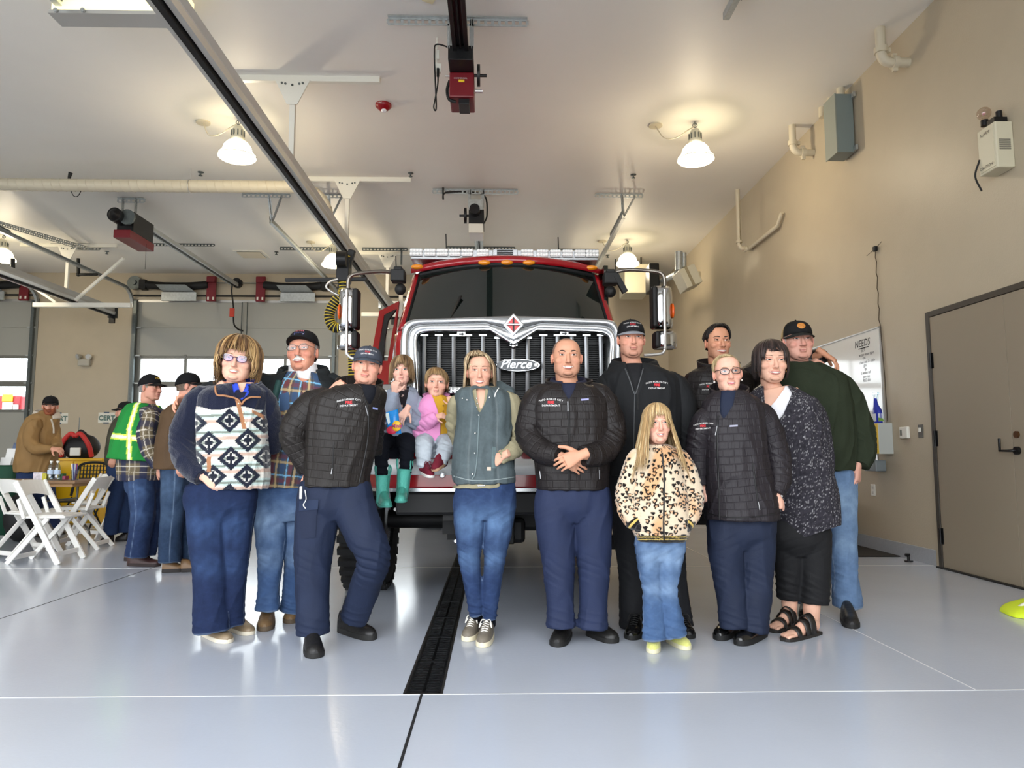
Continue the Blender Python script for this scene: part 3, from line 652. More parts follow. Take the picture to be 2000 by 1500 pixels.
for i in range(41):
    x = -1.08+2.16*i/40; y = bump_prof(x)+.02
    rows.append([Vector((TC+x,y,.822)),Vector((TC+x,y,.845)),Vector((TC+x,y+.2,.845)),Vector((TC+x,y+.2,.822))])
mb.grid(rows, smooth=False, closed=True); mb.build('lower_trim', m_silver, bumper)
mb = MB(); mb.bb((TC-1.1,Yb+.05,1.09),(TC+1.1,Yb+.62,1.13)); mb.build('bumper_deck', m_under, truck, bev=.01)
mb = MB(); c = P(864,928,Yb-.02); mb.tube(arc(c,.014,0,2*PI,(1,0,0),(0,0,1),16),.006,n=6,closed=True); mb.cyl(c+Vector((0,.01,0)),c+Vector((0,-.01,0)),.009,n=10); mb.build('tow_ring', m_chrome, bumper)
# -- grille surround
Yg = 5.05
def pg(x,y,Y=Yg): return P(x,y,Y)
outer = [(783,800),(782,700),(784,655),(790,634),(808,624),(860,622),(940,619),(1003,617),(1066,619),(1140,622),(1190,625),(1204,634),(1210,655),(1212,700),(1212,800)]
inner = [(818,800),(813,700),(812,664),(818,651),(836,646),(890,645),(958,644),(1003,673),(1048,644),(1110,646),(1165,648),(1184,653),(1193,666),(1192,700),(1190,800)]
o = crom([list(pg(*q)) for q in outer[:7]],per=5); o2 = crom([list(pg(*q)) for q in outer[8:]],per=5)
oc = crom([list(pg(*q)) for q in outer],per=5); ic = np.array(crom([list(pg(*q)) for q in inner[:7]],per=5).tolist()+[list(pg(*inner[7]))]*0)
def dens(L):
    a = crom([list(pg(*q)) for q in L[:7]],per=5); b = crom([list(pg(*q)) for q in L[8:]],per=5)
    c = [pg(*L[6]).lerp(pg(*L[7]),t) for t in (.25,.5,.75,1.,)]+[pg(*L[7]).lerp(pg(*L[8]),t) for t in (.25,.5,.75)]
    return [Vector(v) for v in a]+c+[Vector(v) for v in b]
O, I = dens(outer), dens(inner)
mb = MB(); rows = []
for a,b in zip(O,I):
    d = b-a; n = Vector((0,-1,0))
    rows.append([a+Vector((0,.14,0)), a+n*.0, a+d*.12+n*.035, a+d*.45+n*.03, a+d*.5+n*.012, a+d*.56+n*.03, a+d*.9+n*.04, b+n*.02, b+Vector((0,.1,0))])
mb.grid(rows); surround = mb.build('grille_surround', m_silver, truck)
mb = MB(); mb.tube([b+Vector((0,-.025,0)) for b in I], .014, n=8); mb.build('chrome_bead', m_chrome, surround)
mb = MB(); mb.tube([a.lerp(b,.5)+Vector((0,-.014,0)) for a,b in list(zip(O,I))[4:-4]], .007, n=6); mb.build('groove', m_under, surround)
# radiator core behind
c0, c1 = pg(812,820), pg(1194,640)
mb = MB(); mb.bb((c0.x,Yg+.12,1.14),(c1.x,Yg+.2,c1.z)); core = mb.build('radiator_core', m_core, truck)
mb = MB(); z = 1.2
while z < 1.93:
    mb.bb((c0.x+.06,Yg+.095,z),(c1.x-.06,Yg+.118,z+.006)); z += .0155
f = mb.build('fins', mat('fin_grey',(30,31,32),.45,metal=.4), core); f['kind']='stuff'
# upper dark tabs and inner chrome cheeks
for s,xs in ((-1,(815,825,833)),(1,(1190,1182,1176))):
    mb = MB(); a,b,c = pg(xs[0],660,Yg+.05),pg(xs[1],672,Yg+.08),pg(xs[2],760,Yg+.1)
    mb.grid([[pg(xs[0],660,Yg+.02),pg(xs[0]+s*1,790,Yg+.02)],[pg(xs[1],668,Yg+.07),pg(xs[1],790,Yg+.07)],[pg(xs[2],676,Yg+.1),pg(xs[2],790,Yg+.1)]]); mb.build('cheek_plate', mat('crinkled_silver',(170,172,174),.22,metal=.9,bump=.8,bscale=14), surround, solid=.006)
bars = [829,857.5,886,914.5,943,973,1003,1031,1061,1089,1117,1145,1173]
for k,x in enumerate(bars):
    top = {5:662,6:676,7:662}.get(k, 657)
    a = pg(x,top,Yg+.02); b = pg(x+(x-1003)*.02+ (3 if x<1003 else -2),800,Yg+.06); mb = MB()
    pts = crom([a, a.lerp(b,.45)+Vector((0,-.02,0)), b],per=6); w=.026
    mb.grid([[Vector(p)+Vector((-w/2,.03,0)),Vector(p)+Vector((-w/2,0,0)),Vector(p)+Vector((0,-.008,0)),Vector(p)+Vector((w/2,0,0)),Vector(p)+Vector((w/2,.03,0))] for p in pts], smooth=False)
    gb = mb.build('grille_bar', m_bar, truck)
    mb = MB(); mb.box(a+Vector((0,-.008,.006)),(.055,.02,.012)); mb.build('bar_cap', m_chrome, gb)
for x,l in ((901,653),(1102,652)):
    c = pg(x,l,Yg-.01); mb = MB(); mb.box(c,(.062,.012,.03)); lb = mb.build('small_badge', m_whites, truck, bev=.004)
    mb = MB(); mb.cyl(c+Vector((.008,-.006,0)),c+Vector((.008,-.009,0)),.009,n=12); mb.box(c+Vector((-.008,-.007,0)),(.014,.003,.01)); mb.build('mark', m_under, lb)
# diamond emblem
c = pg(1003,634,Yg-.045)
def diamond(mb, w, h, y0, y1): mb.prism([c+Vector((0,y0,h)),c+Vector((w,y0,0)),c+Vector((0,y0,-h)),c+Vector((-w,y0,0))],(0,y1-y0,0))
mb = MB(); diamond(mb,.078,.086,0,.06); em = mb.build('diamond_emblem', m_chrome, truck, bev=.008)
mb = MB(); diamond(mb,.052,.058,-.004,0.01); mb.build('emblem_red', mat('emblem_red',(196,36,34),.3), em)
mb = MB(); mb.bb((c.x-.052,c.y-.008,c.z-.008),(c.x+.052,c.y-.003,c.z+.008)); mb.bb((c.x-.006,c.y-.0065,c.z-.05),(c.x+.006,c.y-.003,c.z+.05)); mb.build('emblem_bar', m_under, em)
text_on('emblem_word','INTERNATIONAL',.0135,(c.x,c.y-.008,c.z),(1,0,0),(0,0,1),m_chrome,em,out=.001)
mb = MB(); q=pg(1003,676,Yg-.02); mb.bar(c+Vector((0,.02,-.07)),q+Vector((0,0,.02)),.05,.03,(0,1,0)); mb.ball(q,(.018,.014,.022),10,8); mb.build('emblem_tail', m_chrome, em)
# script badge
c = pg(1012,713,Yg-.02); a_,b_ = .158,.047
mb = MB(); mb.prism([c+Vector((a_*math.cos(t),0,b_*math.sin(t))) for t in [2*PI*i/40 for i in range(40)]],(0,.03,0)); bd = mb.build('oval_badge', m_chrome, truck, bev=.004)
mb = MB(); mb.prism([c+Vector((.94*a_*math.cos(t)-.006,-.004,.86*b_*math.sin(t))) for t in [2*PI*i/40 for i in range(40)]],(0,.006,0)); mb.build('badge_face', mat('badge_grey',(62,66,70),.35), bd)
text_on('badge_script','Pierce',.088,(c.x-.02,c.y-.005,c.z+.004),(1,0,0),(0,0,1),m_chrome,bd,out=.002,shear=.4,bold=.0004)
mb = MB(); mb.ball(c+Vector((.128,-.006,0)),(.016,.006,.02),10,6); mb.build('badge_chip', m_lens, bd)
# small LED warning lamps on the grille
for x in (889,1125):
    c = pg(x,763,Yg-.04); mb = MB(); mb.box(c,(.13,.05,.06)); w = mb.build('warning_lamp', m_chrome, truck, bev=.012)
    mb = MB()
    for i in range(4): 
        for j in range(2): mb.ball(c+Vector((-.042+.028*i,-.026,-.012+.024*j)),(.011,.006,.009),8,6)
    mb.build('lamp_lens', m_lens, w)
# -- hood (silver front edge rising to the windshield), fenders
Yw = 6.35
mb = MB(); rows=[]
for i in range(13):
    t = i/12; y = Yg+.1+(Yw-Yg-.1)*t
    hw = .78+.16*t; zt = 1.985+.25*t; 
    row=[]
    for k in range(-12,13):
        u = k/12; x = hw*math.copysign(abs(u)**.9,u); z = zt+.035*(1-u*u)-.12*max(0,abs(u)-.75)**2/.0625*.8
        row.append(Vector((TC+x,y,z)))
    row = [Vector((TC-hw-.04,y,1.25))]+row+[Vector((TC+hw+.04,y,1.25))]
    rows.append(row)
mb.grid(rows); hood = mb.build('hood', m_red, truck)
for s in (-1,1):
    mb = MB(); rows=[]
    for i in range(15):
        a = PI*i/14; yy = 5.75-.72*math.cos(a); zz = .95+.72*math.sin(a)**.7
        zz = min(zz,1.52)
        rows.append([Vector((TC+s*.8,yy,zz+.03)),Vector((TC+s*1.0,yy,zz+.02)),Vector((TC+s*1.16,yy,zz-.03)),Vector((TC+s*1.19,yy,zz-.12))])
    mb.grid(rows); mb.build('fender', m_red, truck, solid=.02)
    # headlamp pod beside the grille
    mb = MB(); c = Vector((TC+s*.93,Yg+.03,1.42)); mb.box(c,(.26,.16,.3)); hp = mb.build('headlamp_pod', m_chrome, truck, bev=.05, segs=3)
    mb = MB(); mb.lathe([(0,-.02),(.06,-.015),(.085,0),(.09,.03)],c+Vector((0,-.085,0)),(0,1,0)); mb.build('headlamp_lens', m_lens, hp)
    # red side panel with chrome edge visible beside the surround
    mb = MB(); x0 = 775 if s<0 else 1216
    mb.grid([[Vector((TC+s*.81,Yg+.1,z)),Vector((TC+s*.9,Yg+.4,z+.02)),Vector((TC+s*.95,Yg+1.2,z+.06))] for z in (1.2,1.6,1.9,1.97)]); mb.build('hood_side', m_red, truck, solid=.01)
# -- cab: windshield, pillars, roof
wl = [(780,630),(786,600),(791,570),(797,541)]; wr = [(1199,624),(1194,600),(1188,570),(1180,541)]
nrow = 8; rows=[]
for j in range(nrow+1):
    t = j/nrow; z0 = 2.22+.63*t; yb = Yw+.42*t; hw = .965-.09*t; row=[]
    for k in range(-14,15):
        u = k/14; bulge = .20*(u*u)
        zz = z0+(.06*(1-u*u) if j==nrow else .06*(1-u*u)*t)
        row.append(Vector((TC-.01+hw*u, yb+bulge, zz)))
    rows.append(row)
mb = MB(); mb.grid(rows); ws = mb.build('windshield', m_screen, truck)
mb = MB(); mb.tube(rows[0],.02,n=6); mb.tube(rows[-1],.024,n=6); mb.tube([r[0] for r in rows],.022,n=6); mb.tube([r[-1] for r in rows],.022,n=6); mb.build('glass_gasket', m_black, ws)
for x0,x1 in ((.58,.02),(-.62,-.15)):
    mb = MB(); mb.tube([(TC+x0,Yw+.02,2.26),(TC+(x0+x1)/2,Yw+.06,2.31),(TC+x1,Yw+.03,2.3)],.009,n=6); mb.build('wiper', m_black, ws)
mb = MB(); mb.bar((TC-.55,Yw+.13,2.3),(TC-.45,Yw+.22,2.55),.03,.012); mb.build('wiper_arm', m_black, ws)
for s in (-1,1):
    mb = MB(); e = 0 if s<0 else -1; pts=[r[e] for r in rows]
    mb.grid([[p+Vector((s*.0,-.02,0)),p+Vector((s*.035,-.01,0)),p+Vector((s*.06,.05,0)),p+Vector((s*.06,.3,0))] for p in pts]); mb.build('a_pillar', m_red, truck, solid=.02)
mb = MB(); rr=[]
for j in range(9):
    t=j/8; row=[]
    for k in range(-14,15):
        u=k/14; hw=.95-.015*j/8
        y=[Yw+.40,Yw+.39,Yw+.44,Yw+.55,Yw+.75,7.4,7.9,8.4,8.45][j]+.2*u*u*(1 if j<4 else .4)
        z=[2.86,2.90,2.935,2.965,2.99,3.0,2.99,2.98,2.9][j]+.06*(1-u*u)-(.05*max(0,abs(u)-.85)/.15 if j>1 else .0)
        row.append(Vector((TC-.01+hw*u,y,z)))
    rr.append(row)
mb.grid(rr); roof = mb.build('cab_roof', m_red, truck, solid=.02)
for px,py in ((815,521),(946,513),(990,512.5),(1033,513),(1155,523)):
    c = P(px,py,Yw+.40+(.14 if px in (815,1155) else 0)); mb = MB(); mb.ball(c,(.062,.03,.026),16,8); mb.build('marker_lamp', m_amber, truck)
mb = MB(); mb.bb((TC-1.08,6.85,1.0),(TC-.93,8.5,2.2)); mb.bb((TC+.93,6.75,1.0),(TC+1.08,8.5,2.2)); mb.bb((TC-1.0,8.4,1.0),(TC+1.0,8.5,2.95)); mb.build('cab_shell', m_red, truck)
mb = MB(); mb.bb((TC+.93,6.75,2.2),(TC+.97,8.45,2.9)); mb.build('side_glass', m_screen, truck)
mb = MB(); mb.bb((TC-.94,Yw+.3,1.0),(TC+.94,Yw+.5,2.2)); mb.bb((TC-.85,7.2,1.4),(TC+.85,7.6,2.4)); mb.build('cab_interior', m_core, truck)
mb = MB(); mb.bb((TC-1.17,8.6,.9),(TC+1.17,12.2,2.75)); body = mb.build('rear_body', m_red, truck, bev=.03)
mb = MB(); mb.bb((TC-1.18,8.61,1.35),(TC+1.18,12.1,1.55)); mb.build('body_stripe', m_whites, body)
# open left cab door
hA, hB = P(779,589,6.75), P(741,607,7.05)
def dp(px,py): 
    t = (779-px)/(779-728); return P(px,py,6.75+.4*t)
outer_d = [dp(779,588),dp(741,607),dp(727,680),dp(722,800),dp(760,800),dp(772,690)]
inner_d = [dp(775,602),dp(750,614),dp(738,680),dp(737,700),dp(758,700),dp(768,640)]
mb = MB()
rows = [[outer_d[i],inner_d[i]] for i in (0,1,2)]
k_=len(mb.V); ring=[]
O6 = [dp(779,588),dp(741,607),dp(728,678),dp(724,740),dp(760,740),dp(771,665)]; I6=[dp(775,603),dp(750,615),dp(739,678),dp(737,705),dp(757,705),dp(766,650)]
mb.grid([[O6[i%6],I6[i%6],I6[i%6]+Vector((0,.06,0)),O6[i%6]+Vector((0,.06,0))] for i in range(7)], smooth=False, closed=True)
door = mb.build('cab_door', m_red, truck)
mb = MB(); mb.prism([dp(724,740),dp(760,740),dp(756,860),dp(720,860)],(0,.06,0)); mb.build('door_lower', m_red, door)
mb = MB(); mb.prism([dp(724,752)+Vector((0,-.004,0)),dp(759,752)+Vector((0,-.004,0)),dp(758,785)+Vector((0,-.004,0)),dp(722,785)+Vector((0,-.004,0))],(0,.003,0)); mb.build('door_stripe', m_whites, door)
mb = MB(); mb.prism([p+Vector((0,-.006,0)) for p in (dp(774,604),dp(751,616),dp(741,678),dp(739,704),dp(748,704),dp(752,660),dp(758,626))],(0,.05,0)); mb.build('door_gasket', m_black, door)
# -- light bar
Yl = 7.05; a = P(803,500,Yl); b = P(1167,500,Yl); zc = P(985,500,Yl).z
lb = empty('light_bar',(TC,Yl,zc)); lb.parent = truck; lb.location = Vector((TC,Yl,zc))-truck.location
mb = MB(); mb.bb((a.x+.01,Yl-.13,zc-.075),(b.x-.01,Yl+.17,zc-.045)); mb.bb((a.x+.25,Yl-.05,zc-.12),(b.x-.25,Yl+.1,zc-.07)); mb.build('base', m_silver, lb, bev=.01)
def lx(z): return P(800+z/4,500,Yl).x
mb = MB(); mb.bb((a.x+.02,Yl-.1,zc-.045),(b.x-.02,Yl+.15,zc+.03)); mb.build('core', m_silver, lb)
segs = [(14,112),(125,211),(221,305),(316,401),(412,496),(530,620),(870,960),(990,1076),(1092,1170),(1186,1264),(1281,1362),(1366,1464)]
for q,(s0,s1) in enumerate(segs):
    mb = MB(); mb.bb((lx(s0),Yl-.135,zc-.042),(lx(s1),Yl-.09,zc+.036)); md = mb.build('lamp_module', m_lens, lb, bev=.008)
    mb = MB()
    for j in (0,1):
        for i in range(4): 
            xx = lx(s0+(s1-s0)*(i+.5)/4); mb.ball((xx,Yl-.135,zc-.02+.036*j),(.018,.008,.013),8,6)
    mb.build('led_lens', m_whites, md)
mb = MB(); mb.bb((lx(650),Yl-.13,zc-.042),(lx(840),Yl-.1,zc+.034)); pl = mb.build('centre_plate', m_silver, lb, bev=.006)
mb = MB()
for j in range(3): mb.bb((lx(682),Yl-.134,zc-.024+j*.018),(lx(806),Yl-.128,zc-.012+j*.018))
mb.build('grille_slots', m_under, pl)
for px,y0,y1 in ((774,500,527),(872,457,492),(1091,463,492),(1203,506,540)):
    mb = MB(); mb.tube([P(px,y1,7.4),P(px-1,y0,7.4)],.006,n=5); mb.build('antenna', m_black, truck)
# -- mirrors
Ym = 6.3
def mirror(s, ux0,ux1,uy0,uy1, lx0,lx1,ly0,ly1, arm, low):
    mb = MB(); mb.tube(crom([list(P(x,y,Y)) for x,y,Y in arm],per=4),.018,n=10); ar = mb.build('mirror_arm', mat('arm_steel',(128,122,114),.3,metal=.8), truck)
    for (x0,x1,y0,y1,nm) in ((ux0,ux1,uy0,uy1,'mirror_housing'),(lx0,lx1,ly0,ly1,'convex_mirror_housing')):
        p0,p1 = P(x0,y1,Ym),P(x1,y0,Ym); c = (p0+p1)/2; w,h = p1.x-p0.x,p1.z-p0.z
        mb = MB(); rows=[]
        for j in range(11):
            v=-1+2*j/10; vv = math.copysign(1-(1-abs(v))**2.2,v) if False else v
            e = (1-abs(v)**7)**.5 if abs(v)<1 else .25
            row=[]
            for k in range(13):
                u=-1+2*k/12; d = .09*(1-u**4)*(.5+.5*e)
                row.append(c+Vector((u*w/2*(.86+.14*e),-d,v*h/2)))
            rows.append(row)
        mb.grid(rows); mh = mb.build(nm, m_chrome, truck, solid=.01)
        mb = MB(); xi = (x1 if s<0 else x0); q = P(xi,(y0+y1)/2,Ym); mb.box((q.x-s*(-.0)+(-.018 if s<0 else .018),Ym-.02,c.z),(.05,.16,h*.98)); mb.box((c.x,Ym+.06,c.z),(w*.95,.06,h*.95)); mb.build('mirror_back', m_black, mh, bev=.02)
    mb = MB(); mb.tube(crom([list(P(x,y,Ym-.11)) for x,y in low],per=4),.014,n=8); mb.build('mirror_strut', m_alu, ar)
mirror(-1,662,701,566,645,659,700,648,683,[(771,533,6.45),(745,530,6.4),(700,534,6.32),(684,540,Ym),(680,552,Ym),(680,566,Ym)],[(677,566),(677,600),(677,683),(679,692),(686,699),(697,701)])
mirror(1,1272,1312,562,643,1277,1321,649,682,[(1200,532,6.45),(1228,527,6.4),(1278,530,6.32),(1294,536,Ym),(1298,548,Ym),(1298,565,Ym)],[(1298,565),(1298,600),(1299,672),(1298,683),(1290,691),(1258,694)])
for x,y in ((663,609),(1314,607)):
    c = P(x,y,Ym-.06); mb = MB(); mb.ball(c,(.014,.04,.07),10,8); mb.build('marker_lens', mat('orange_lens',(226,92,20),.3), truck)
for s,(x,y) in ((-1,(778,540)),(1,(1192,545))):
    c = P(x,y,6.45); mb = MB(); mb.box(c,(.13,.14,.11)); mb.box(c+Vector((-s*.0,0,.06)),(.08,.1,.05)); mb.ball(c+Vector((-s*.02 if s<0 else .0,0,-.12)),.055,10,8); mb.build('arm_mount', m_black, truck, bev=.015)
mb = MB(); mb.bar(P(1203,538,6.4),P(1221,571,6.4),.05,.05); mb.build('step_bar', m_black, truck)
# -- wheels
for s in (-1,1):
    c = Vector((TC+s*1.14,5.95,.54)); w=.32
    mb = MB(); prof=[(.27,-.15),(.40,-.165),(.49,-.16),(.53,-.13),(.54,-.06),(.54,.06),(.53,.13),(.49,.16),(.40,.165),(.27,.15)]
    mb.lathe(prof,c,(1,0,0),n=40); ty = mb.build('tyre', m_tyre, truck)
    mb = MB()
    for i in range(36):
        a=2*PI*i/36
        for q,off in ((-.075,0),(.075,.5)):
            aa=a+off*2*PI/36; mb.box(c+Vector((q,.545*math.cos(aa),.545*math.sin(aa))),(.17,.05,.05),Matrix.Rotation(aa,3,'X'))
    mb.build('tread', m_tyre, ty)
    mb = MB(); mb.lathe([(0,-.06),(.1,-.06),(.16,-.02),(.27,-.12),(.28,.12)],c,(-s,0,0),n=28); mb.build('rim', m_silver, ty)
    for xo in (.95,):
        c2 = Vector((TC+s*.98,10.6,.54)); mb = MB(); mb.lathe([(a,b*1.8) for a,b in prof],c2,(1,0,0),n=32); mb.build('rear_tyre', m_tyre, truck)
# -- chassis
mb = MB()
for s in (-1,1): mb.bb((TC+s*.43-.05,Yb+.15,.62),(TC+s*.43+.05,12,.85))
mb.build('frame_rail', m_under, truck)
mb = MB(); mb.bb((TC-.8,Yb+.1,.66),(TC+.8,Yb+.3,.82)); mb.build('cross_member', m_under, truck, bev=.02)
mb = MB(); mb.cyl((TC-1.0,5.95,.54),(TC+1.0,5.95,.54),.075,n=14); mb.ball((TC-.32,5.95,.52),(.2,.2,.2),16,10); mb.build('front_axle', m_under, truck)
mb = MB()
for s in (-1,1):
    mb.bb((TC+s*.45-.05,5.2,.5),(TC+s*.45+.05,6.7,.62)); mb.bb((TC+s*.45-.05,5.7,.4),(TC+s*.45+.05,6.2,.72))
mb.build('leaf_spring', m_under, truck)
mb = MB(); mb.bb((TC-.35,5.4,.5),(TC+.3,7.4,1.3)); mb.bb((TC-.25,5.3,.42),(TC+.1,5.7,.6)); mb.build('engine', m_under, truck, bev=.03)
mb = MB(); q = P(900,1062,5.3); mb.bb((TC-.22,5.25,.42),(TC+.02,5.4,.78)); mb.cyl((TC-.1,5.22,.44),(TC-.1,5.22,.7),.045,n=12); mb.build('shock_mount', m_under, truck, bev=.01)
mb = MB()
for x,y in ((890,1057),(911,1057),(880,1010),(772,995)):
    c = P(x,y,5.15); mb.cyl(c,c+Vector((0,.05,0)),.012,n=8)
mb.build('bolts', m_alu, truck)
mb = MB(); mb.bb((TC-1.0,6.2,.5),(TC-.55,7.2,1.0)); mb.bb((TC+.4,6.6,.5),(TC+1.0,8.2,.95)); mb.bb((TC-1.0,8.2,.55),(TC+1.0,9.5,.9)); mb.build('fuel_tank', m_under, truck, bev=.04)
mb = MB(); mb.cyl((TC-1.0,10.6,.54),(TC+1.0,10.6,.54),.09,n=12); mb.ball((TC,10.6,.54),.24); mb.build('rear_axle', m_under, truck)
mb = MB(); q = P(862,975,4.95); mb.tube([q+Vector((0,.1,.12)),q,q+Vector((.01,0,-.06)),q+Vector((.03,.05,-.08))],.022,n=8); mb.build('tow_hook', mat('hook_steel',(120,112,104),.4,metal=.7), truck)
mb = MB(); mb.bb((TC+.25,5.2,.55),(TC+.95,5.26,.6)); mb.bb((TC+.2,5.4,.36),(TC+1.0,5.5,.46)); mb.build('tie_rod', m_under, truck)
# ---- trench drain
dr = empty('trench_drain',(DX0,DY0,0),'long black slotted floor drain running under the truck','drain')
mb = MB(); mb.bb((DX0,DY0,-.12),(DX1,DY1,-.10)); mb.bb((DX0-.0,DY0,-.12),(DX0+.012,DY1,.001)); mb.bb((DX1-.012,DY0,-.12),(DX1,DY1,.001)); mb.bb((DX0,DY0-.0,-.12),(DX1,DY0+.012,.001)); mb.build('channel', mat('drain_edge',(34,31,28),.6,var=.4,vscale=20), dr)
m_grate = mat('cast_iron',(30,31,33),.35,metal=.5,bump=.3,bscale=60)
xm = (DX0+DX1)/2; gy = DY0+.015; ns = 0
while gy < 9.:
    mb = MB(); mb.bb((DX0+.013,gy,-.02),(DX0+.024,gy+.495,.0)); mb.bb((DX1-.024,gy,-.02),(DX1-.013,gy+.495,.0)); mb.bb((xm-.007,gy,-.02),(xm+.007,gy+.495,-.001)); mb.bb((DX0+.013,gy,-.02),(DX1-.013,gy+.012,0)); mb.bb((DX0+.013,gy+.483,-.02),(DX1-.013,gy+.495,0))
    y = gy+.022; k = 0
    while y < gy+.475:
        for x0,x1 in ((DX0+.02,xm),(xm,DX1-.02)):
            sk = .006 if (k%2) else -.006
            mid=(x0+x1)/2; mb.bar((x0,y,-.01),(mid,y+sk,-.01),.009,.018); mb.bar((mid,y+sk,-.01),(x1,y,-.01),.009,.018)
        y += .02; k += 1
    mb.build('grate', m_grate, dr); gy += .5
mb = MB(); mb.bb((DX0+.013,gy,-.02),(DX1-.013,DY1-.01,0)); mb.build('far_cover', m_grate, dr)
m_chair = mat('white_resin',(228,226,220),.35)
m_wood = mat('table_brown',(138,106,74),.45,var=.25,vscale=6)
def make_chair():
    """white resin folding chair, faces -Y locally"""
    r = empty('folding_chair',(0,0,0))
    hw = .215
    for s in (-1,1):
        mb = MB(); mb.bar((s*hw,.21,.80),(s*hw,-.25,.0),.028,.055,(0,1,0)); mb.build('long_leg', m_chair, r, bev=.006)
        mb = MB(); mb.bar((s*(hw-.035),-.10,.44),(s*(hw-.035),.27,.0),.026,.045,(0,1,0)); mb.build('rear_leg', m_chair, r, bev=.006)
        mb = MB(); mb.bar((s*(hw-.02),.12,.44),(s*(hw-.02),.19,.63),.02,.035,(0,1,0)); mb.build('hinge_arm', m_chair, r, bev=.005)
    mb = MB(); rows=[]
    for i in range(9):
        u=-1+i/4; x=u*hw; c=.035*(1-u*u); top=.80+.012*(1-u*u); low=.64+.035*(1-u*u)
        rows.append([Vector((x,.11+.015+c,low)),Vector((x,.20+c,top)),Vector((x,.22+c,top)),Vector((x,.13+.015+c,low))])
    mb.grid(rows,closed=True,smooth=False); mb.build('backrest', m_chair, r, bev=.004)
    mb = MB(); mb.bb((-hw+.03,-.27,.44),(hw-.03,.14,.465)); st = mb.build('seat', m_chair, r, bev=.008)
    mb = MB(); mb.bb((-hw+.06,-.24,.463),(hw-.06,.11,.475)); mb.build('seat_pad', m_chair, st, bev=.006)
    mb = MB(); mb.bar((-hw,-.19,.09),(hw,-.19,.09),.022,.045); mb.build('front_stretcher', m_chair, r, bev=.004)
    mb = MB(); mb.bar((-hw+.03,.22,.06),(hw-.03,.22,.06),.022,.045); mb.build('rear_stretcher', m_chair, r, bev=.004)
    return r
def kids(o): return list(o.children)
def dup(root):
    r = root.copy(); COL.objects.link(r)
    for ch in kids(root):
        c = ch.copy(); COL.objects.link(c); c.parent = r
        for g in kids(ch):
            d = g.copy(); COL.objects.link(d); d.parent = c
    return r
ch0 = make_chair()
spots = [(-4.50,7.36,PI/2,'white folding chair nearest the camera, in front of the table'),
 (-5.58,7.62,PI/2+.1,'white folding chair cut off by the left edge of the picture'),
 (-4.74,8.38,-PI/2+.08,'white folding chair turned to face the table end, beside the green vest man'),
 (-4.95,7.74,PI-.5,'white folding chair directly behind the nearest one, back at the table edge'),
 (-5.1,9.4,-.3,'white folding chair on the far side of the table before the yellow cabinet'),
 (-4.3,9.8,-.9,'white folding chair far right of the table, behind the green vest man'),
 (-4.05,9.1,-1.2,'white folding chair seen between the two men in jeans')]
for i,(x,y,a,lab) in enumerate(spots):
    c = ch0 if i==0 else dup(ch0); c.location=(x,y,0); c.rotation_euler=(0,0,a)
    tag(c,lab,'chair','white folding chairs around the table')
# folding table
tb = empty('folding_table',(-5.6,8.3,0),'brown topped folding table with bottles and snacks on it','table')
mb = MB(); mb.bb((-7.3,7.98,.745),(-4.62,8.74,.775)); mb.build('tabletop', m_wood, tb, bev=.006)
mb = MB(); mb.bb((-7.25,8.01,.71),(-4.66,8.71,.745)); mb.build('apron', mat('table_edge',(160,124,84),.5), tb)
for x in (-4.85,-6.9):
    for y in (8.05,8.65):
        mb = MB(); mb.tube(crom([(x-.12,y,.71),(x-.12,y,.42),(x-.05,y,.28),(x+.05,y-.02,.16),(x+.06,y-.02,0)],per=4),.014,n=8); mb.build('leg', mat('leg_grey',(100,98,95),.35,metal=.6), tb)
    mb = MB(); mb.tube([(x-.12,8.05,.55),(x-.12,8.65,.55)],.01,n=6); mb.build('leg_brace', m_galvd, tb)
T = .776
m_pet = thin_glass('clear_plastic',(226,236,240),.16)
for x,y,lab in ((P(99,925,8.3).x,8.3,'clear water bottle at the left of the pair on the table'),(P(112,925,8.25).x,8.25,'clear water bottle at the right of the pair on the table')):
    r = empty('water_bottle',(x,y,T),lab,'bottle','water bottles on the table')
    mb = MB(); mb.lathe([(0,0),(.032,0),(.034,.01),(.034,.05),(.031,.06),(.034,.07),(.034,.12),(.03,.15),(.015,.185),(.0145,.2)],(x,y,T),n=18); mb.build('bottle_body', m_pet, r)
    mb = MB(); mb.cyl((x,y,T+.198),(x,y,T+.218),.0165,n=14); mb.build('cap', m_white, r)
    mb = MB(); mb.lathe([(.0346,.065),(.0346,.115)],(x,y,T),n=18); mb.build('bottle_label', mat('bottle_label',(176,196,220),.4), r)
x = P(146,925,8.2).x; r = empty('cup_of_sticks',(x,8.2,T),'clear cup of red, white and blue sticks on the table','cup')
mb = MB(); mb.lathe([(0,0),(.034,0),(.045,.12)],(x,8.2,T),n=16); mb.build('cup', m_pet, r)
for i in range(12):
    a=i*2.4; rr=.012+.022*((i*7)%5)/5; mb = MB(); mb.tube([(x+rr*.5*math.cos(a),8.2+rr*.5*math.sin(a),T+.005),(x+rr*1.3*math.cos(a),8.2+rr*1.3*math.sin(a),T+.185)],.007,n=6); mb.build('stick', mat('stick_%d'%(i%3),((206,66,60),(235,232,228),(66,76,140))[i%3],.5), r)
for px,w,h,c,lab in ((78,.11,.085,(214,206,214),'white and purple snack box left of the bottles'),(90,.05,.075,(200,190,60),'small yellow and green packet beside the bottles'),(122,.05,.07,(60,110,60),'small green tub right of the bottles'),(128,.04,.045,(150,60,90),'small dark red packet by the cup of sticks')):
    q = P(px,925,8.32); mb = MB(); mb.box((q.x,8.32,T+h/2),(w,.07,h)); o = mb.build('snack_box', mat('snack_%d'%px,c,.5,var=.4,vscale=40), None, bev=.004); tag(o,lab,'snack box')
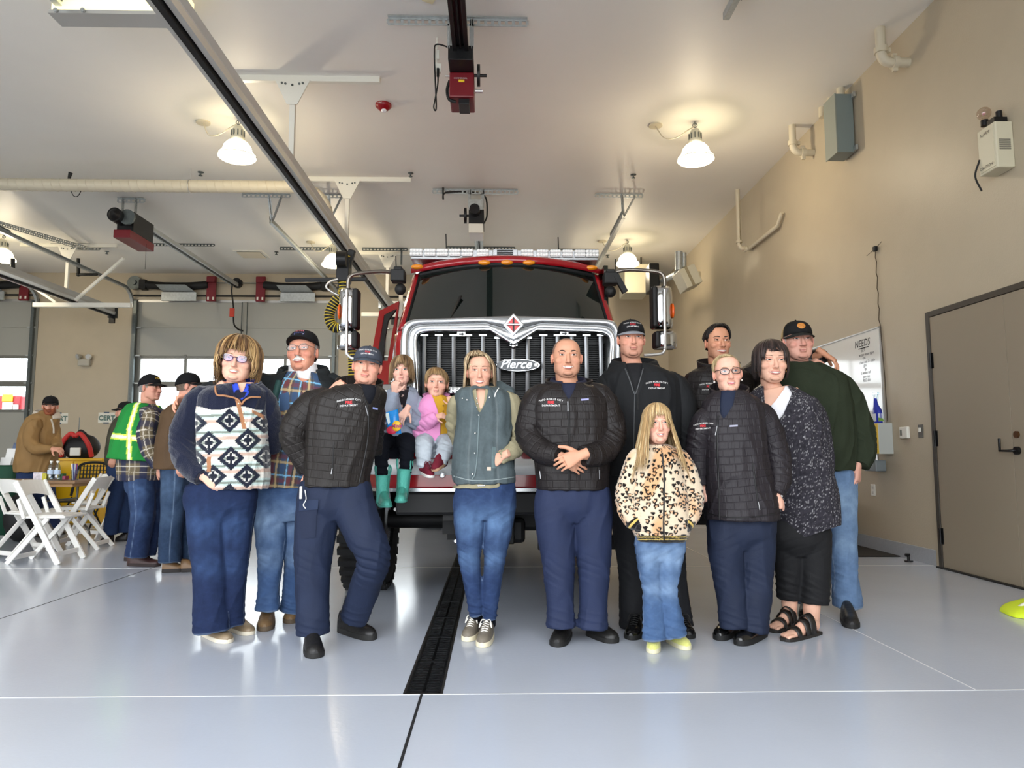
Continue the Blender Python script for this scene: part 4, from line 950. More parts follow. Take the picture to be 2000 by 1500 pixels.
# yellow safety cabinet
m_yel = mat('safety_yellow',(226,178,20),.35)
a,b = P(106,893,10.6),P(196,893,10.6)
r = empty('safety_cabinet',((a.x+b.x)/2,10.8,0),'low yellow metal safety cabinet against the tan wall','cabinet')
mb = MB(); mb.bb((a.x,10.65,.06),(b.x,11.1,1.0)); mb.build('body', m_yel, r, bev=.008)
mb = MB(); mb.bb((a.x-.01,10.63,.97),(b.x+.01,11.11,1.005)); mb.build('top', m_yel, r, bev=.005)
xm = (a.x*.6+b.x*.4)
for x0,x1 in ((a.x+.01,xm-.004),(xm+.004,b.x-.01)):
    mb = MB(); mb.bb((x0,10.625,.1),(x1,10.65,.96)); d = mb.build('door', m_yel, r, bev=.006)
    mb = MB(); mb.cyl((x1-.06,10.61,.62),(x1-.06,10.63,.62),.02,n=12); mb.build('latch', m_blackm, d)
mb = MB(); 
for x in (a.x+.05,b.x-.05): mb.bb((x-.04,10.68,0),(x+.04,11.05,.06))
mb.build('feet', m_yel, r)
# red and black backpack on it
c = P(159,872,10.85); r = empty('backpack',(c.x,10.85,1.006),'red and black backpack lying on the yellow cabinet','backpack')
mb = MB(); rows=[]
for j in range(9):
    t=j/8; z=1.006+.37*t; w=.26*math.sqrt(max(.02,1-(2*t-.9)**2*.8)); d=.15*math.sqrt(max(.02,1-(2*t-.8)**2*.85))
    rows.append([Vector((c.x+w*math.copysign(abs(math.cos(q))**.7,math.cos(q)),10.85+d*math.copysign(abs(math.sin(q))**.7,math.sin(q)),z)) for q in [2*PI*k/20 for k in range(20)]])
mb.grid(rows,closed=True); mb.add(rows[-1],[tuple(range(20))]); mb.add(rows[0],[tuple(range(20))]); mb.build('bag', m_black, r)
mb = MB()
for s in (-1,1): mb.tube(crom([(c.x+s*.22,10.74,1.03),(c.x+s*.2,10.68,1.2),(c.x+s*.08,10.68,1.36),(c.x,10.68,1.33)],per=6),.035,n=8)
mb.build('red_panel', mat('pack_red',(186,44,40),.6), r)
mb = MB(); mb.box((c.x+.02,10.67,1.1),(.15,.04,.12)); mb.build('white_patch', m_white, r, bev=.01)
mb = MB(); mb.tube(crom([(c.x-.08,10.85,1.37),(c.x-.02,10.85,1.42),(c.x+.06,10.85,1.37)],per=5),.016,n=6); mb.build('top_handle', m_black, r)
c = P(115,880,10.8); mb = MB(); c.x -= .1; mb.box((c.x-.02,10.82,1.1),(.3,.25,.18)); mb.box((c.x,10.8,1.24),(.14,.16,.12)); mb.cyl((c.x+.1,10.75,1.19),(c.x+.1,10.75,1.3),.05,n=12); tag(mb.build('equipment_case', m_black,bev=.02),'black equipment case left of the red backpack','case')
c = P(152,835,10.95); mb = MB(); mb.cyl((c.x,10.98,1.006),(c.x,10.98,1.62),.006,n=6); mb.cyl((c.x,10.98,1.006),(c.x,10.98,1.05),.02,n=8); tag(mb.build('radio_aerial', m_galvd),'thin upright radio aerial behind the backpack','aerial')
c=P(145,905,9.6); r = empty('black_chair',(c.x,9.8,0),'black folding chair with perforated back in front of the yellow cabinet','chair')
mb = MB(); mb.tube(crom([(c.x-.22,9.95,.5),(c.x-.21,10.05,.85),(c.x-.12,10.08,.94),(c.x+.12,10.08,.94),(c.x+.21,10.05,.85),(c.x+.22,9.95,.5)],per=5),.018,n=8); mb.build('back_frame', m_black, r)
mb = MB()
for i in range(9): mb.bar((c.x-.18+.045*i,10.05,.66),(c.x-.18+.045*i,10.07,.92),.012,.012)
for j in range(5): mb.bar((c.x-.19,10.06,.68+.055*j),(c.x+.19,10.06,.68+.055*j),.012,.012)
mb.build('perforated_back', m_black, r)
mb = MB(); mb.bb((c.x-.21,9.6,.43),(c.x+.21,9.97,.45)); mb.build('seat', m_black, r, bev=.01)
for s in (-1,1):
    for y0,y1 in ((9.95,9.58),(9.62,10.0)):
        mb = MB(); mb.tube([(c.x+s*.21,y0,.48),(c.x+s*.22,y1,0)],.012,n=8); mb.build('leg', m_black, r)
# green cloth table at left with cards
m_green = mat('green_cloth',(12,64,44),.7,bump=.2,bscale=20)
r = empty('cloth_table',(-8,9.9,0),'table under a dark green cloth at the left edge','table')
xg = P(30,925,9.6).x
mb = MB(); rows=[]
for z,o in ((.92,0),(.9,.015),(.5,.03),(.02,.05)):
    row=[]
    for k in range(25):
        x=-9.6+(xg+9.6)*k/24; row.append(Vector((x+ (o if k==24 else 0),9.55-o-.02*math.sin(k*1.9)*(1-z),z)))
    row += [Vector((xg+o-.02*math.sin(k*2.)*(1-z),9.6+.6*k/6,z)) for k in range(1,7)]
    rows.append(row)
mb.grid(rows); mb.bb((-9.6,9.55,.90),(xg,10.2,.92)); mb.build('tablecloth', m_green, r, solid=.004)
for px,w,h,yy,cc,lab in ((29,.16,.3,9.85,(96,110,140),'standing blue and white display card on the green table'),(22,.2,.22,9.75,(224,224,222),'white folded card on the green table'),(10,.14,.1,9.7,(222,222,220),'low stack of white papers on the green table')):
    q = P(px,900,yy); mb = MB(); mb.prism([(q.x-w/2,yy,.922),(q.x+w/2,yy,.922),(q.x+w/2,yy+h*.25,.922+h),(q.x-w/2,yy+h*.25,.922+h)],(0,.004,0)); tag(mb.build('display_card',mat('card_%d'%px,cc,.6,var=.5 if px==29 else 0,vscale=12)),lab,'card')
q = P(3,905,9.7); mb = MB(); mb.box((q.x-.1,9.62,.982),(.16,.1,.12)); tag(mb.build('desk_phone',m_black,bev=.03),'black desk device on the green table at the left edge','device')
mb = MB(); q = P(6,965,8.6); rows=[]; mb.ball((q.x,8.95,.3),(.2,.15,.3),16,10); tag(mb.build('duffel_bag', m_black),'black bag under the table at the left','bag')
# CERT sheets and emergency lamp
m_sheet = mat('paper_sheet',(222,220,208),.6,bump=.1,bscale=12); m_tape = mat('blue_tape',(74,92,112),.6); m_certg = mat('cert_green',(84,112,104),.6)
for px,py,side in ((116,817,'left'),(209,816,'right')):
    c = P(px,py,YB-.004); r = empty('wall_sheet',c,'white sheet lettered CERT taped to the tan wall, '+('beside the bearded man' if side=='left' else 'behind the green vest man'),'sign','taped paper sheets')
    mb = MB(); rows=[[Vector((c.x-.205+.41*i/12, c.y-.003-.004*math.sin(i*1.7+j), c.z-.125+.25*j/6)) for i in range(13)] for j in range(7)]; mb.grid(rows); mb.build('paper', m_sheet, r)
    text_on('lettering','CERT',.16,(c.x,c.y-.008,c.z-.01),(1,0,0),(0,0,1),m_certg,r,out=.004,bold=.006)
    for z in (-.125,.125):
        mb = MB(); mb.box((c.x-.01,c.y-.012,c.z+z),(.13,.003,.03)); mb.build('tape', m_tape, r)
c = P(165,708,YB-.06); r = empty('emergency_light',c,'twin head emergency light on the wall pier above the CERT sheets','emergency light')
mb = MB(); mb.box(c,(.28,.11,.17)); mb.build('housing', mat('emergency_grey',(170,166,154),.5), r, bev=.02)
for s in (-1,1):
    mb = MB(); o = c+Vector((s*.1,-.05,.15)); mb.cyl(o+Vector((0,.06,0)),o+Vector((s*.03,-.03,-.02)),.045,.07,n=16); h=mb.build('lamp_head', mat('emergency_grey'), r)
    mb = MB(); mb.cyl(o+Vector((s*.03,-.031,-.02)),o+Vector((s*.033,-.036,-.022)),.06,n=16); mb.build('lens', m_lens, h)
# ---- right wall: whiteboard, station, switches
Xw = XR-.001
tl,tr = PX(1608,668,XR-.02),PX(1717,637,XR-.02); bl_z = PX(1721,838,XR-.02).z
ya,yb_ = tr.y, PX(1560,668,XR).y; zt = tr.z
r = empty('whiteboard',(XR,ya,bl_z),'whiteboard with a handwritten NEEDS list on the right wall','whiteboard')
mb = MB(); mb.bb((XR-.015,ya+.012,bl_z+.01),(XR-.003,yb_-.01,zt-.01)); mb.build('board', mat('whiteboard_white',(232,232,228),.1,coat=.4), r)
mb = MB(); mb.bb((XR-.024,ya,bl_z),(XR,ya+.014,zt)); mb.bb((XR-.024,yb_-.014,bl_z),(XR,yb_,zt)); mb.bb((XR-.024,ya,zt-.014),(XR,yb_,zt)); mb.bb((XR-.024,ya,bl_z),(XR,yb_,bl_z+.014)); mb.build('board_frame', m_alu, r)
m_ink = mat('marker_ink',(36,36,40),.6)
def board(txt, px, py, size, **k):
    q = PX(px,py,XR-.0155); return text_on('handwriting',txt,size,q,(0,-1,0),(0,0,1),m_ink,r,out=.002,**k)
board('NEEDS',1684,671,.115,shear=.15)
q0,q1 = PX(1677,682,XR-.0165),PX(1696,674,XR-.0165); mb=MB(); mb.tube([(q0.x,q0.y,q0.z),(q1.x,q1.y,q0.z)],.005,n=5); mb.build('underline',m_ink,r)
for k,(t,s) in enumerate((('SET',.06),('water hose tape',.05),('cot',.05),('clean out 2 - radio',.045),('gas',.05),('tp',.05),('5 boxes tall',.045),('pen cup',.045),('RED bin',.05))):
    board(t,1686+k*.9+(5 if len(t)>12 else 0),684+k*7.3,s,shear=.15)
# lens cleaning station
y0s = 7.5; xf = XR-.16; zt,zb = 1.40,1.07
y1s = PX(1697,850,xf).y
r = empty('cleaning_station',(XR,y0s,zb),'grey wall box with a yellow printed front and small tray below','wall box')
mb = MB(); mb.bb((xf+.004,y0s,zb),(XR,y1s,zt)); mb.build('box', mat('station_grey',(184,188,184),.4), r, bev=.004)
mb = MB(); mb.bb((xf,y0s+.005,zb+.004),(xf+.005,y1s-.003,zt-.004)); yf = mb.build('yellow_front', mat('station_yellow',(222,186,34),.45), r)
mb = MB()
for i in range(14): mb.bb((xf-.0015,y0s+.03,zt-.05-i*.018),(xf+.001,y0s+.13-.02*((i*5)%3),zt-.044-i*.018))
mb.build('print_lines', mat('print_dark',(92,78,30),.6), yf)
mb = MB()
for i in range(5): mb.bb((xf-.0015,y0s+.16,zt-.09-i*.045),(xf+.001,y0s+.21,zt-.065-i*.045))
mb.build('pictogram', mat('print_red',(150,44,34),.6), yf)
mb = MB(); a = PX(1738,900,XR); mb.bb((XR-.14,7.62,PX(1738,921,XR).z),(XR-.02,7.86,PX(1738,899,XR).z)); mb.build('tray', mat('tray_grey',(120,128,132),.4,alpha=None), r, bev=.01)
mb = MB(); mb.cyl((XR-.08,7.7,.98),(XR-.08,7.7,1.08),.02,n=10); mb.build('tray_bracket', m_alu, r)
# spray bottle
c = PX(1712,826,XR-.1); c.z = zt+.001; c = Vector((XR-.09,7.62,zt+.001))
m_blue = mat('spray_blue',(44,58,170),.3); r = empty('spray_bottle',c,'blue spray bottle with clear trigger standing on the wall box','bottle')
k_=1.12
mb = MB(); rows=[]
for z,w,d,o in ((0,.042,.07,0),(.012,.046,.075,0),(.10,.046,.075,0),(.14,.04,.062,.005),(.17,.028,.04,.02),(.2,.022,.03,.028),(.245,.017,.02,.03)):
    rows.append([c+Vector((w*k_*.8*math.cos(q),-(d*k_*.8*math.sin(q))+o,z*k_)) for q in [2*PI*i/20 for i in range(20)]])
mb.grid(rows,closed=True); mb.add(rows[-1],[tuple(range(20))]); mb.add(rows[0],[tuple(range(20))]); mb.build('bottle_body', m_blue, r)
mb = MB(); t = c+Vector((0,.03,.275)); mb.cyl(t,t+Vector((0,0,.03)),.02,n=12); mb.box(t+Vector((0,-.01,.05)),(.03,.1,.03)); mb.bar(t+Vector((0,-.05,.04)),t+Vector((0,-.045,-.02)),.014,.014); mb.build('trigger', m_pet, r, bev=.004)
mb = MB(); mb.prism([c+Vector((-.043,-.05,.02)),c+Vector((-.043,.05,.02)),c+Vector((-.043,.045,.105)),c+Vector((-.043,-.045,.105))],(-.002,0,0)); mb.prism([c+Vector((-.03,-.064,.02)),c+Vector((.03,-.064,.02)),c+Vector((.03,-.064,.105)),c+Vector((-.03,-.064,.105))],(0,-.002,0)); lb_=mb.build('bottle_label', mat('spray_label',(206,212,222),.4), r)
mb = MB(); mb.prism([c+Vector((-.03,-.0665,.022)),c+Vector((.03,-.0665,.022)),c+Vector((.02,-.0665,.05)),c+Vector((-.03,-.0665,.06))],(0,-.001,0)); mb.build('label_grass', mat('label_green',(110,150,60),.5), lb_)
a = PX(1770,845,XR); r = empty('thermostat',a,'white thermostat on the right wall between the wall box and switch','thermostat')
mb = MB(); mb.bb((XR-.035,a.y-.07,a.z-.06),(XR,a.y+.07,a.z+.06)); mb.build('case', m_white, r, bev=.008)
mb = MB(); mb.bb((XR-.037,a.y+.02,a.z-.03),(XR-.034,a.y+.05,a.z+.03)); mb.build('display', mat('lcd_grey',(96,100,92),.3), r)
a = PX(1799,842,XR); r = empty('light_switch',a,'dark light switch plate with a white toggle by the double door','switch')
mb = MB(); mb.bb((XR-.008,a.y-.04,a.z-.065),(XR,a.y+.04,a.z+.065)); mb.build('plate', mat('plate_dark',(92,90,84),.35,metal=.5), r, bev=.003)
mb = MB(); mb.bb((XR-.025,a.y-.015,a.z-.01),(XR-.006,a.y+.015,a.z+.035)); mb.build('toggle', m_white, r, bev=.003)
a = PX(1706,957,XR); r = empty('wall_outlet',a,'white wall outlet low on the right wall behind the old man\'s hand','outlet')
mb = MB(); mb.bb((XR-.008,a.y-.045,a.z-.065),(XR,a.y+.045,a.z+.065)); mb.build('plate', m_white, r, bev=.003)
for z in (-.028,.028):
    mb = MB(); mb.bb((XR-.011,a.y-.018,a.z+z-.016),(XR-.007,a.y+.018,a.z+z+.016)); mb.build('socket', mat('socket_grey',(196,194,186),.4), r, bev=.002)
# antenna puck with wire above the whiteboard
a = PX(1709,486,XR-.026); r = empty('antenna_puck',a,'small black wall antenna with a thin wire down to the whiteboard','antenna')
mb = MB(); mb.box(a,(.04,.05,.06)); mb.build('puck', m_blackm, r, bev=.01)
mb = MB(); mb.tube([a+Vector((0,.18,-.03)),a,a+Vector((0,-.14,.04))],.003,n=5); mb.build('whisker', m_blackm, r)
e = PX(1718,634,XR-.012); s = PX(1710,492,XR-.012)
mb = MB(); mb.tube([s.lerp(e,i/14)+Vector((0,.012*math.sin(i*2.1),0)) for i in range(15)]+[(XR-.012,e.y-.05,1.9),(XR-.012,e.y-.06,1.42)],.005,n=5); mb.build('wire', mat('wire_brown',(70,56,40),.6), r)
# floor items at right
a,b = G(1600,1065),G(1755,1088)
mb = MB(); mb.bb((2.9,b.y,.001),(XR-.01,b.y+1.5,.012)); tag(mb.build('floor_mat', mat('mat_dark',(40,37,34),.9,bump=.4,bscale=80),bev=.004),'dark rubber floor mat behind the old man by the right wall','mat')
q = P(1661,1000,8.6); r = empty('waste_bin',(q.x,8.6,.013),'black waste bin behind the old man, beside the right wall','bin')
mb = MB(); mb.lathe([(0,0),(.14,0),(.17,.5),(.18,.52),(.165,.52),(.135,.02)],(XR-.22,8.5,.013),n=24); mb.build('bin_body', m_black, r)
a = G(1775,1097); r = empty('door_stop',a,'small black floor door stop near the right wall base','door stop')
mb = MB(); mb.cyl((a.x,a.y,.0005),(a.x,a.y,.012),.04,n=18); mb.cyl((a.x,a.y,.012),(a.x,a.y,.07),.014,n=12); mb.cyl((a.x-.03,a.y,.065),(a.x+.01,a.y,.065),.016,n=12); mb.build('post', m_blackm, r)
# hi-vis garment on the floor at the right edge
m_lime = mat('hi_vis_lime',(206,226,40),.6,bump=.5,bscale=12)
r = empty('safety_vest',G(1995,1205),'lime safety vest lying on the floor at the right edge','vest')
mb = MB(); c = G(2062,1200); rows=[]
for j in range(9):
    t=j/8; row=[]
    for k in range(24):
        q=2*PI*k/24; row.append(Vector((c.x+.38*math.sqrt(max(0,1-t*t*.96))*math.cos(q)*(1+.12*math.sin(3*q+2)), c.y+.2*math.sqrt(max(0,1-t*t*.96))*math.sin(q), .002+.15*t*(.8+.2*math.cos(q)))))
    rows.append(row)
mb.grid(rows,closed=True); mb.add(rows[-1],[tuple(range(24))]); mb.build('cloth', m_lime, r)
mb = MB(); p0=G(1985,1199); mb.tube(crom([p0+Vector((-.02,-.02,.02)),p0+Vector((.03,-.06,.07)),p0+Vector((.1,-.09,.1)),p0+Vector((.2,-.12,.12))],per=5),.022,n=8); mb.build('reflective_tape', mat('tape_silver',(226,226,214),.3), r)
mb = MB(); mb.ball(p0+Vector((.13,-.14,.04)),(.11,.06,.04),14,8); mb.build('dark_lining', m_black, r)
# =============================================================== people: tools
def ring_loft(rows, side, n=22, ex=2.0, caps=True, round_cap=False, level=False):
    """rows: [x,y,z,a,b]; ellipse half-axes a along 'side', b across"""
    R_ = np.asarray(rows, float); m = len(R_); side = np.asarray(side, float)
    C = R_[:, :3]; T = np.gradient(C, axis=0); T /= np.linalg.norm(T, axis=1)[:, None]+1e-9
    if level: T = np.tile(np.array([0,0,-1. if C[-1,2] < C[0,2] else 1.]),(m,1))
    A, B = R_[:, 3], R_[:, 4]
    if round_cap:
        def capr(c, t, a, b, sgn):
            o = []
            for q in (.5, .85, .99):
                k = math.sqrt(1-q*q); o.append((c+t*sgn*q*min(a, b), a*k, b*k, t))
            return o
        s0 = capr(C[0], T[0], A[0], B[0], -1)[::-1]; s1 = capr(C[-1], T[-1], A[-1], B[-1], 1)
        C = np.vstack([[q[0] for q in s0], C, [q[0] for q in s1]]); A = np.r_[[q[1] for q in s0], A, [q[1] for q in s1]]; B = np.r_[[q[2] for q in s0], B, [q[2] for q in s1]]
        T = np.vstack([[q[3] for q in s0], T, [q[3] for q in s1]]); m = len(C)
    V = []
    an = np.arange(n)*2*PI/n; ca, sa = np.cos(an), np.sin(an)
    ca = np.sign(ca)*np.abs(ca)**(2/ex); sa = np.sign(sa)*np.abs(sa)**(2/ex)
    for i in range(m):
        t = T[i]; u = side-t*side.dot(t); L = np.linalg.norm(u)
        if L < .15: u = np.cross(t, [0, 1, 0]); L = np.linalg.norm(u)
        u /= L; w = np.cross(t, u)
        V.append(C[i]+np.outer(ca*A[i], u)+np.outer(sa*B[i], w))
    V = np.vstack(V); F = []
    for i in range(m-1):
        for k in range(n): F.append((i*n+k, i*n+(k+1) % n, (i+1)*n+(k+1) % n, (i+1)*n+k))
    F.append(tuple(range(n))[::-1]); F.append(tuple(range((m-1)*n, m*n)))
    return V, F
def ball_shell(c, r, R=None, n=16, m=10):
    mb = MB(); mb.ball((0,0,0), tuple(r), n, m); V = np.array([tuple(v) for v in mb.V])
    if R is not None: V = V @ np.array(R).T
    return V+np.array(c), mb.F
def remesh(shells, voxel, smooth=3, fac=.5):
    V = []; F = []; k = 0
    for v, f in shells:
        V += np.asarray(v).tolist(); F += [tuple(i+k for i in q) for q in f]; k = len(V)
    me = bpy.data.meshes.new('tmp'); me.from_pydata(V, [], F)
    bm = bmesh.new(); bm.from_mesh(me); bmesh.ops.recalc_face_normals(bm, faces=bm.faces); bm.to_mesh(me); bm.free()
    o = bpy.data.objects.new('tmp', me); COL.objects.link(o)
    r = o.modifiers.new('r','REMESH'); r.mode = 'VOXEL'; r.voxel_size = voxel; r.adaptivity = 0
    if smooth:
        s = o.modifiers.new('s','SMOOTH'); s.factor = fac; s.iterations = smooth
    dg = bpy.context.evaluated_depsgraph_get(); ev = o.evaluated_get(dg); m2 = ev.to_mesh()
    n = len(m2.vertices); v = np.empty(n*3); m2.vertices.foreach_get('co', v); nr = np.empty(n*3); m2.vertices.foreach_get('normal', nr)
    f = [tuple(p.vertices) for p in m2.polygons]
    ev.to_mesh_clear(); bpy.data.objects.remove(o); bpy.data.meshes.remove(me)
    return v.reshape(-1,3), np.array(f, dtype=object) if any(len(q) != 4 for q in f[:1]) else f, nr.reshape(-1,3)
_rs = np.random.RandomState(3)
_K = _rs.normal(size=(10,3)); _K /= np.linalg.norm(_K,axis=1)[:,None]; _PH = _rs.rand(10)*6.28; _FR = .6+.9*_rs.rand(10)
def wav(p, freq, seed=0., squash=(1,1,1)):
    """smooth pseudo-noise about -1..1"""
    p = np.asarray(p)*np.array(squash)*freq; s = 0
    q = p+.35*np.sin(p[:, [1,2,0]]*1.7+seed)
    for k in range(10): s = s+np.sin(q@_K[k]*_FR[k]*6.28+_PH[k]+seed*1.7*(k+1))
    return s/4.0
def sstep(a, b, x):
    t = np.clip((x-a)/(b-a+1e-9), 0, 1); return t*t*(3-2*t)
def g2(x, s): return np.exp(-(x/s)**2)
def mixc(c0, c1, w):
    w = np.asarray(w)[:, None]; return c0*(1-w)+np.asarray(c1)*w
def segdist(p, a, b):
    a, b = np.asarray(a, float), np.asarray(b, float); d = b-a; t = np.clip(((p-a)@d)/(d@d), 0, 1)
    return np.linalg.norm(p-a-t[:, None]*d, axis=1), t
HC = np.array([0, .012, .145])      # middle of the skull in head coordinates (metres, chin 0, crown .228, face towards -y)
m_skin = mat('skin', vcol=True, rough=.5, spec=.35, bump=.06, bscale=160)
m_eye = mat('eye', vcol=True, rough=.22, spec=.5)
m_lip = mat('lips_and_teeth', vcol=True, rough=.38, spec=.4)
m_brow = mat('brow_hair', vcol=True, rough=.7)
m_hair = mat('hair_strands', vcol=True, rough=.42, spec=.4, bump=.25, bscale=300)
m_cloth = mat('cloth', vcol=True, rough=.85, spec=.2, bump=.18, bscale=260)
m_denim = mat('denim', vcol=True, rough=.85, spec=.2, bump=.3, bscale=420, var=.12, vscale=60)
m_twill = mat('twill', vcol=True, rough=.72, spec=.3, bump=.12, bscale=200)
m_fleece = mat('fleece', vcol=True, rough=.95, spec=.1, bump=.45, bscale=170, sheen=.3)
m_knit = mat('knit', vcol=True, rough=.95, spec=.1, bump=.25, bscale=150)
m_soft = mat('softshell', vcol=True, rough=.75, spec=.25, bump=.1, bscale=300)
m_leather = mat('leather', vcol=True, rough=.42, spec=.45, bump=.2, bscale=60)
m_shine = mat('black_leather', vcol=True, rough=.22, spec=.6, coat=.2, bump=.05, bscale=50)
m_glit = mat('glitter_rubber', vcol=True, rough=.28, spec=.6, metal=.35, bump=.5, bscale=240)
m_embw = mat('embroidery_white', (226,224,222), .7); m_embr = mat('embroidery_red', (206,52,60), .7)
m_zip = mat('zip_metal', (150,150,152), .35, metal=.8); m_zipd = mat('zip_dark', (22,21,22), .5); m_snap = mat('snap_silver', (208,208,206), .25, metal=.9)
def quilt_material(name, rgb):
    m = mat(name, rgb, .48, spec=.28)
    nt = m.node_tree; N = nt.nodes; L = nt.links; b = N['Principled BSDF']
    at = N.new('ShaderNodeAttribute'); at.attribute_name = 'quv'
    br = N.new('ShaderNodeTexBrick'); br.inputs['Scale'].default_value = 1; br.inputs['Brick Width'].default_value = .07; br.inputs['Row Height'].default_value = .043; br.inputs['Mortar Size'].default_value = .005; br.inputs['Mortar Smooth'].default_value = 1.; br.offset = .5
    L.new(at.outputs['Vector'], br.inputs['Vector'])
    n = N.new('ShaderNodeTexNoise'); n.inputs['Scale'].default_value = 1; n.inputs['Detail'].default_value = 4
    mp = N.new('ShaderNodeMapping'); mp.inputs['Scale'].default_value = (120,26,1); L.new(at.outputs['Vector'], mp.inputs['Vector']); L.new(mp.outputs[0], n.inputs['Vector'])
    ma = N.new('ShaderNodeMath'); ma.operation = 'MULTIPLY_ADD'; ma.inputs[1].default_value = -1.0; L.new(br.outputs['Fac'], ma.inputs[0]); L.new(n.outputs['Fac'], ma.inputs[2])
    bp = N.new('ShaderNodeBump'); bp.inputs['Strength'].default_value = .36; bp.inputs['Distance'].default_value = .007; L.new(ma.outputs[0], bp.inputs['Height']); L.new(bp.outputs[0], b.inputs['Normal'])
    return m
m_quilt = quilt_material('quilted_black', (31,27,27)); m_quiltp = quilt_material('quilted_plum', (37,33,37)); m_quiltb = quilt_material('quilted_brown', (34,30,28))

class Person:
    def __init__(s, label, D, foot, cat='person', yaw=0., z0=0., name='person'):
        s.D = D; s.k = D/FPX; b = P(foot[0], foot[1], D); s.root = empty(name, (b.x, b.y, z0), label, cat)
        s.yaw = yaw; s.side = np.array([math.cos(yaw), math.sin(yaw), 0]); s.fwd = np.array([math.sin(yaw), -math.cos(yaw), 0])
        s.core = []; s.skin = []; s.chains = {}; s.hand_pts = []
    def pt(s, x, y, dy=0.): return np.array(P(x, y, s.D+dy))
    def rows(s, L, ratio=.68, step=.025):
        """L: (x,y,halfwidth px[,ratio[,dy]])"""
        o = []
        for q in L:
            x, y, w = q[:3]; r = q[3] if len(q) > 3 and q[3] else ratio; dy = q[4] if len(q) > 4 else 0.
            c = s.pt(x, y, dy); o.append([*c, w*s.k, w*s.k*r])
        return crom(o, step)
    def loft(s, L, ratio=.68, ex=2.0, n=24, core=.55, key=None, side=None, round_cap=False, level=False):
        r = s.rows(L, ratio)
        if core: 
            n_ = len(r); rc = r[int(n_*.10):max(int(n_*.9),int(n_*.1)+3)].copy() if not level else r[max(1,int(n_*.1)):].copy(); rc[:,3:] *= core; s.core.append(ring_loft(rc, s.side if side is None else side, 14, round_cap=not level))
        if key: s.chains[key] = r
        return ring_loft(r, s.side if side is None else side, n, ex, round_cap=round_cap, level=level)
    def quv(s, V, keys):
        """cloth coordinates: arc position round the limb, distance along it, index of limb"""
        best = np.full(len(V), 1e9); out = np.zeros((len(V),3)); ang = np.zeros(len(V)); tt = np.zeros(len(V))
        for i, kx in enumerate(keys):
            r = s.chains[kx]; C = r[:,:3]; L = np.r_[0, np.cumsum(np.linalg.norm(np.diff(C,axis=0),axis=1))]
            d2 = ((V[:,None,:]-C[None])**2).sum(2)/(r[:,3][None]**2)
            j = d2.argmin(1); d = d2[np.arange(len(V)), j]
            T = np.gradient(C,axis=0); T /= np.linalg.norm(T,axis=1)[:,None]+1e-9
            w = V-C[j]; t = (w*T[j]).sum(1); u = s.side-T[j]*(T[j]@s.side)[:,None]; u /= np.linalg.norm(u,axis=1)[:,None]+1e-9
            f = s.fwd-T[j]*(T[j]@s.fwd)[:,None]; f -= u*(f*u).sum(1)[:,None]; f /= np.linalg.norm(f,axis=1)[:,None]+1e-9
            a = np.arctan2((w*u).sum(1), (w*f).sum(1)+1e-9)
            m = d < best; best[m] = d[m]; rad = float(np.mean(r[:,3]+r[:,4])/2)
            out[m,0] = (a*rad)[m]; out[m,1] = (L[j]+t)[m]; out[m,2] = i; ang[m] = a[m]; tt[m] = ((L[j]+t)/L[-1])[m]
        return out, ang, tt
    def garment(s, name, shells, m, color, voxel=.006, smooth=3, wr=.004, wf=7., keys=(), folds=(), cut=None, solid=0., hems=(), parent=None, post=None, label=None, apart=False):
        if apart:
            V = []; F = []; N = []
            for sh in apart:
                v, f, n = remesh(sh, voxel, smooth); k = sum(len(a) for a in V); V.append(v); N.append(n); F += [tuple(i+k for i in q) for q in f]
            V, N = np.vstack(V), np.vstack(N)
        else: V, F, N = remesh(shells, voxel, smooth)
        q, ang, tt = s.quv(V, keys) if keys else (np.zeros((len(V),3)), np.zeros(len(V)), np.zeros(len(V)))
        d = np.zeros(len(V))
        if wr:
            n = wav(V, wf, sum(map(ord,name)) % 7+s.D, (1,1,.55)); d += wr*(np.maximum(-.6, 1-np.abs(n)*2.2))
        for f in folds:          # (centre, radius, wavelength, amplitude, slope)
            c, rad, wl, amp = f[:4]; sl = f[4] if len(f) > 4 else 0.
            w = np.exp(-((V-np.array(c))**2).sum(1)/rad**2)
            ph = (V[:,2]+sl*(V[:,0]-c[0]))/wl*6.28+1.6*wav(V, 5., 2.)
            d += amp*w*(np.sin(ph)*.7+.3*np.sin(1.9*ph+1))
        V = V+N*d[:,None]
        if post is not None: V = post(V, N, ang, tt, q)
        if callable(color): c = color(V, N, q, ang, tt)
        else: c = np.tile(lin(color), (len(V),1)); 
        if not callable(color): c = c*(1+.06*wav(V, 9., 1.)[:,None])
        c = np.clip(c, 0, 1)
        F = [tuple(f) for f in F]
        if cut is not None:
            kill = cut(V, N, ang, tt, q); F = [f for f in F if not all(kill[i] for i in f)]; V = relax_edge(V, F)
        o = npmesh(name, V, F, m, parent or s.root, col=c, extra=q, label=label)
        if solid:
            md = o.modifiers.new('solid','SOLIDIFY'); md.thickness = solid; md.offset = -1
        s.last = (V, F); o['_n'] = 1; del o['_n']
        return o
    def bvh(s, V=None, F=None):
        V, F = (s.last if V is None else (V, F)); return BVHTree.FromPolygons([Vector(v) for v in V], F)
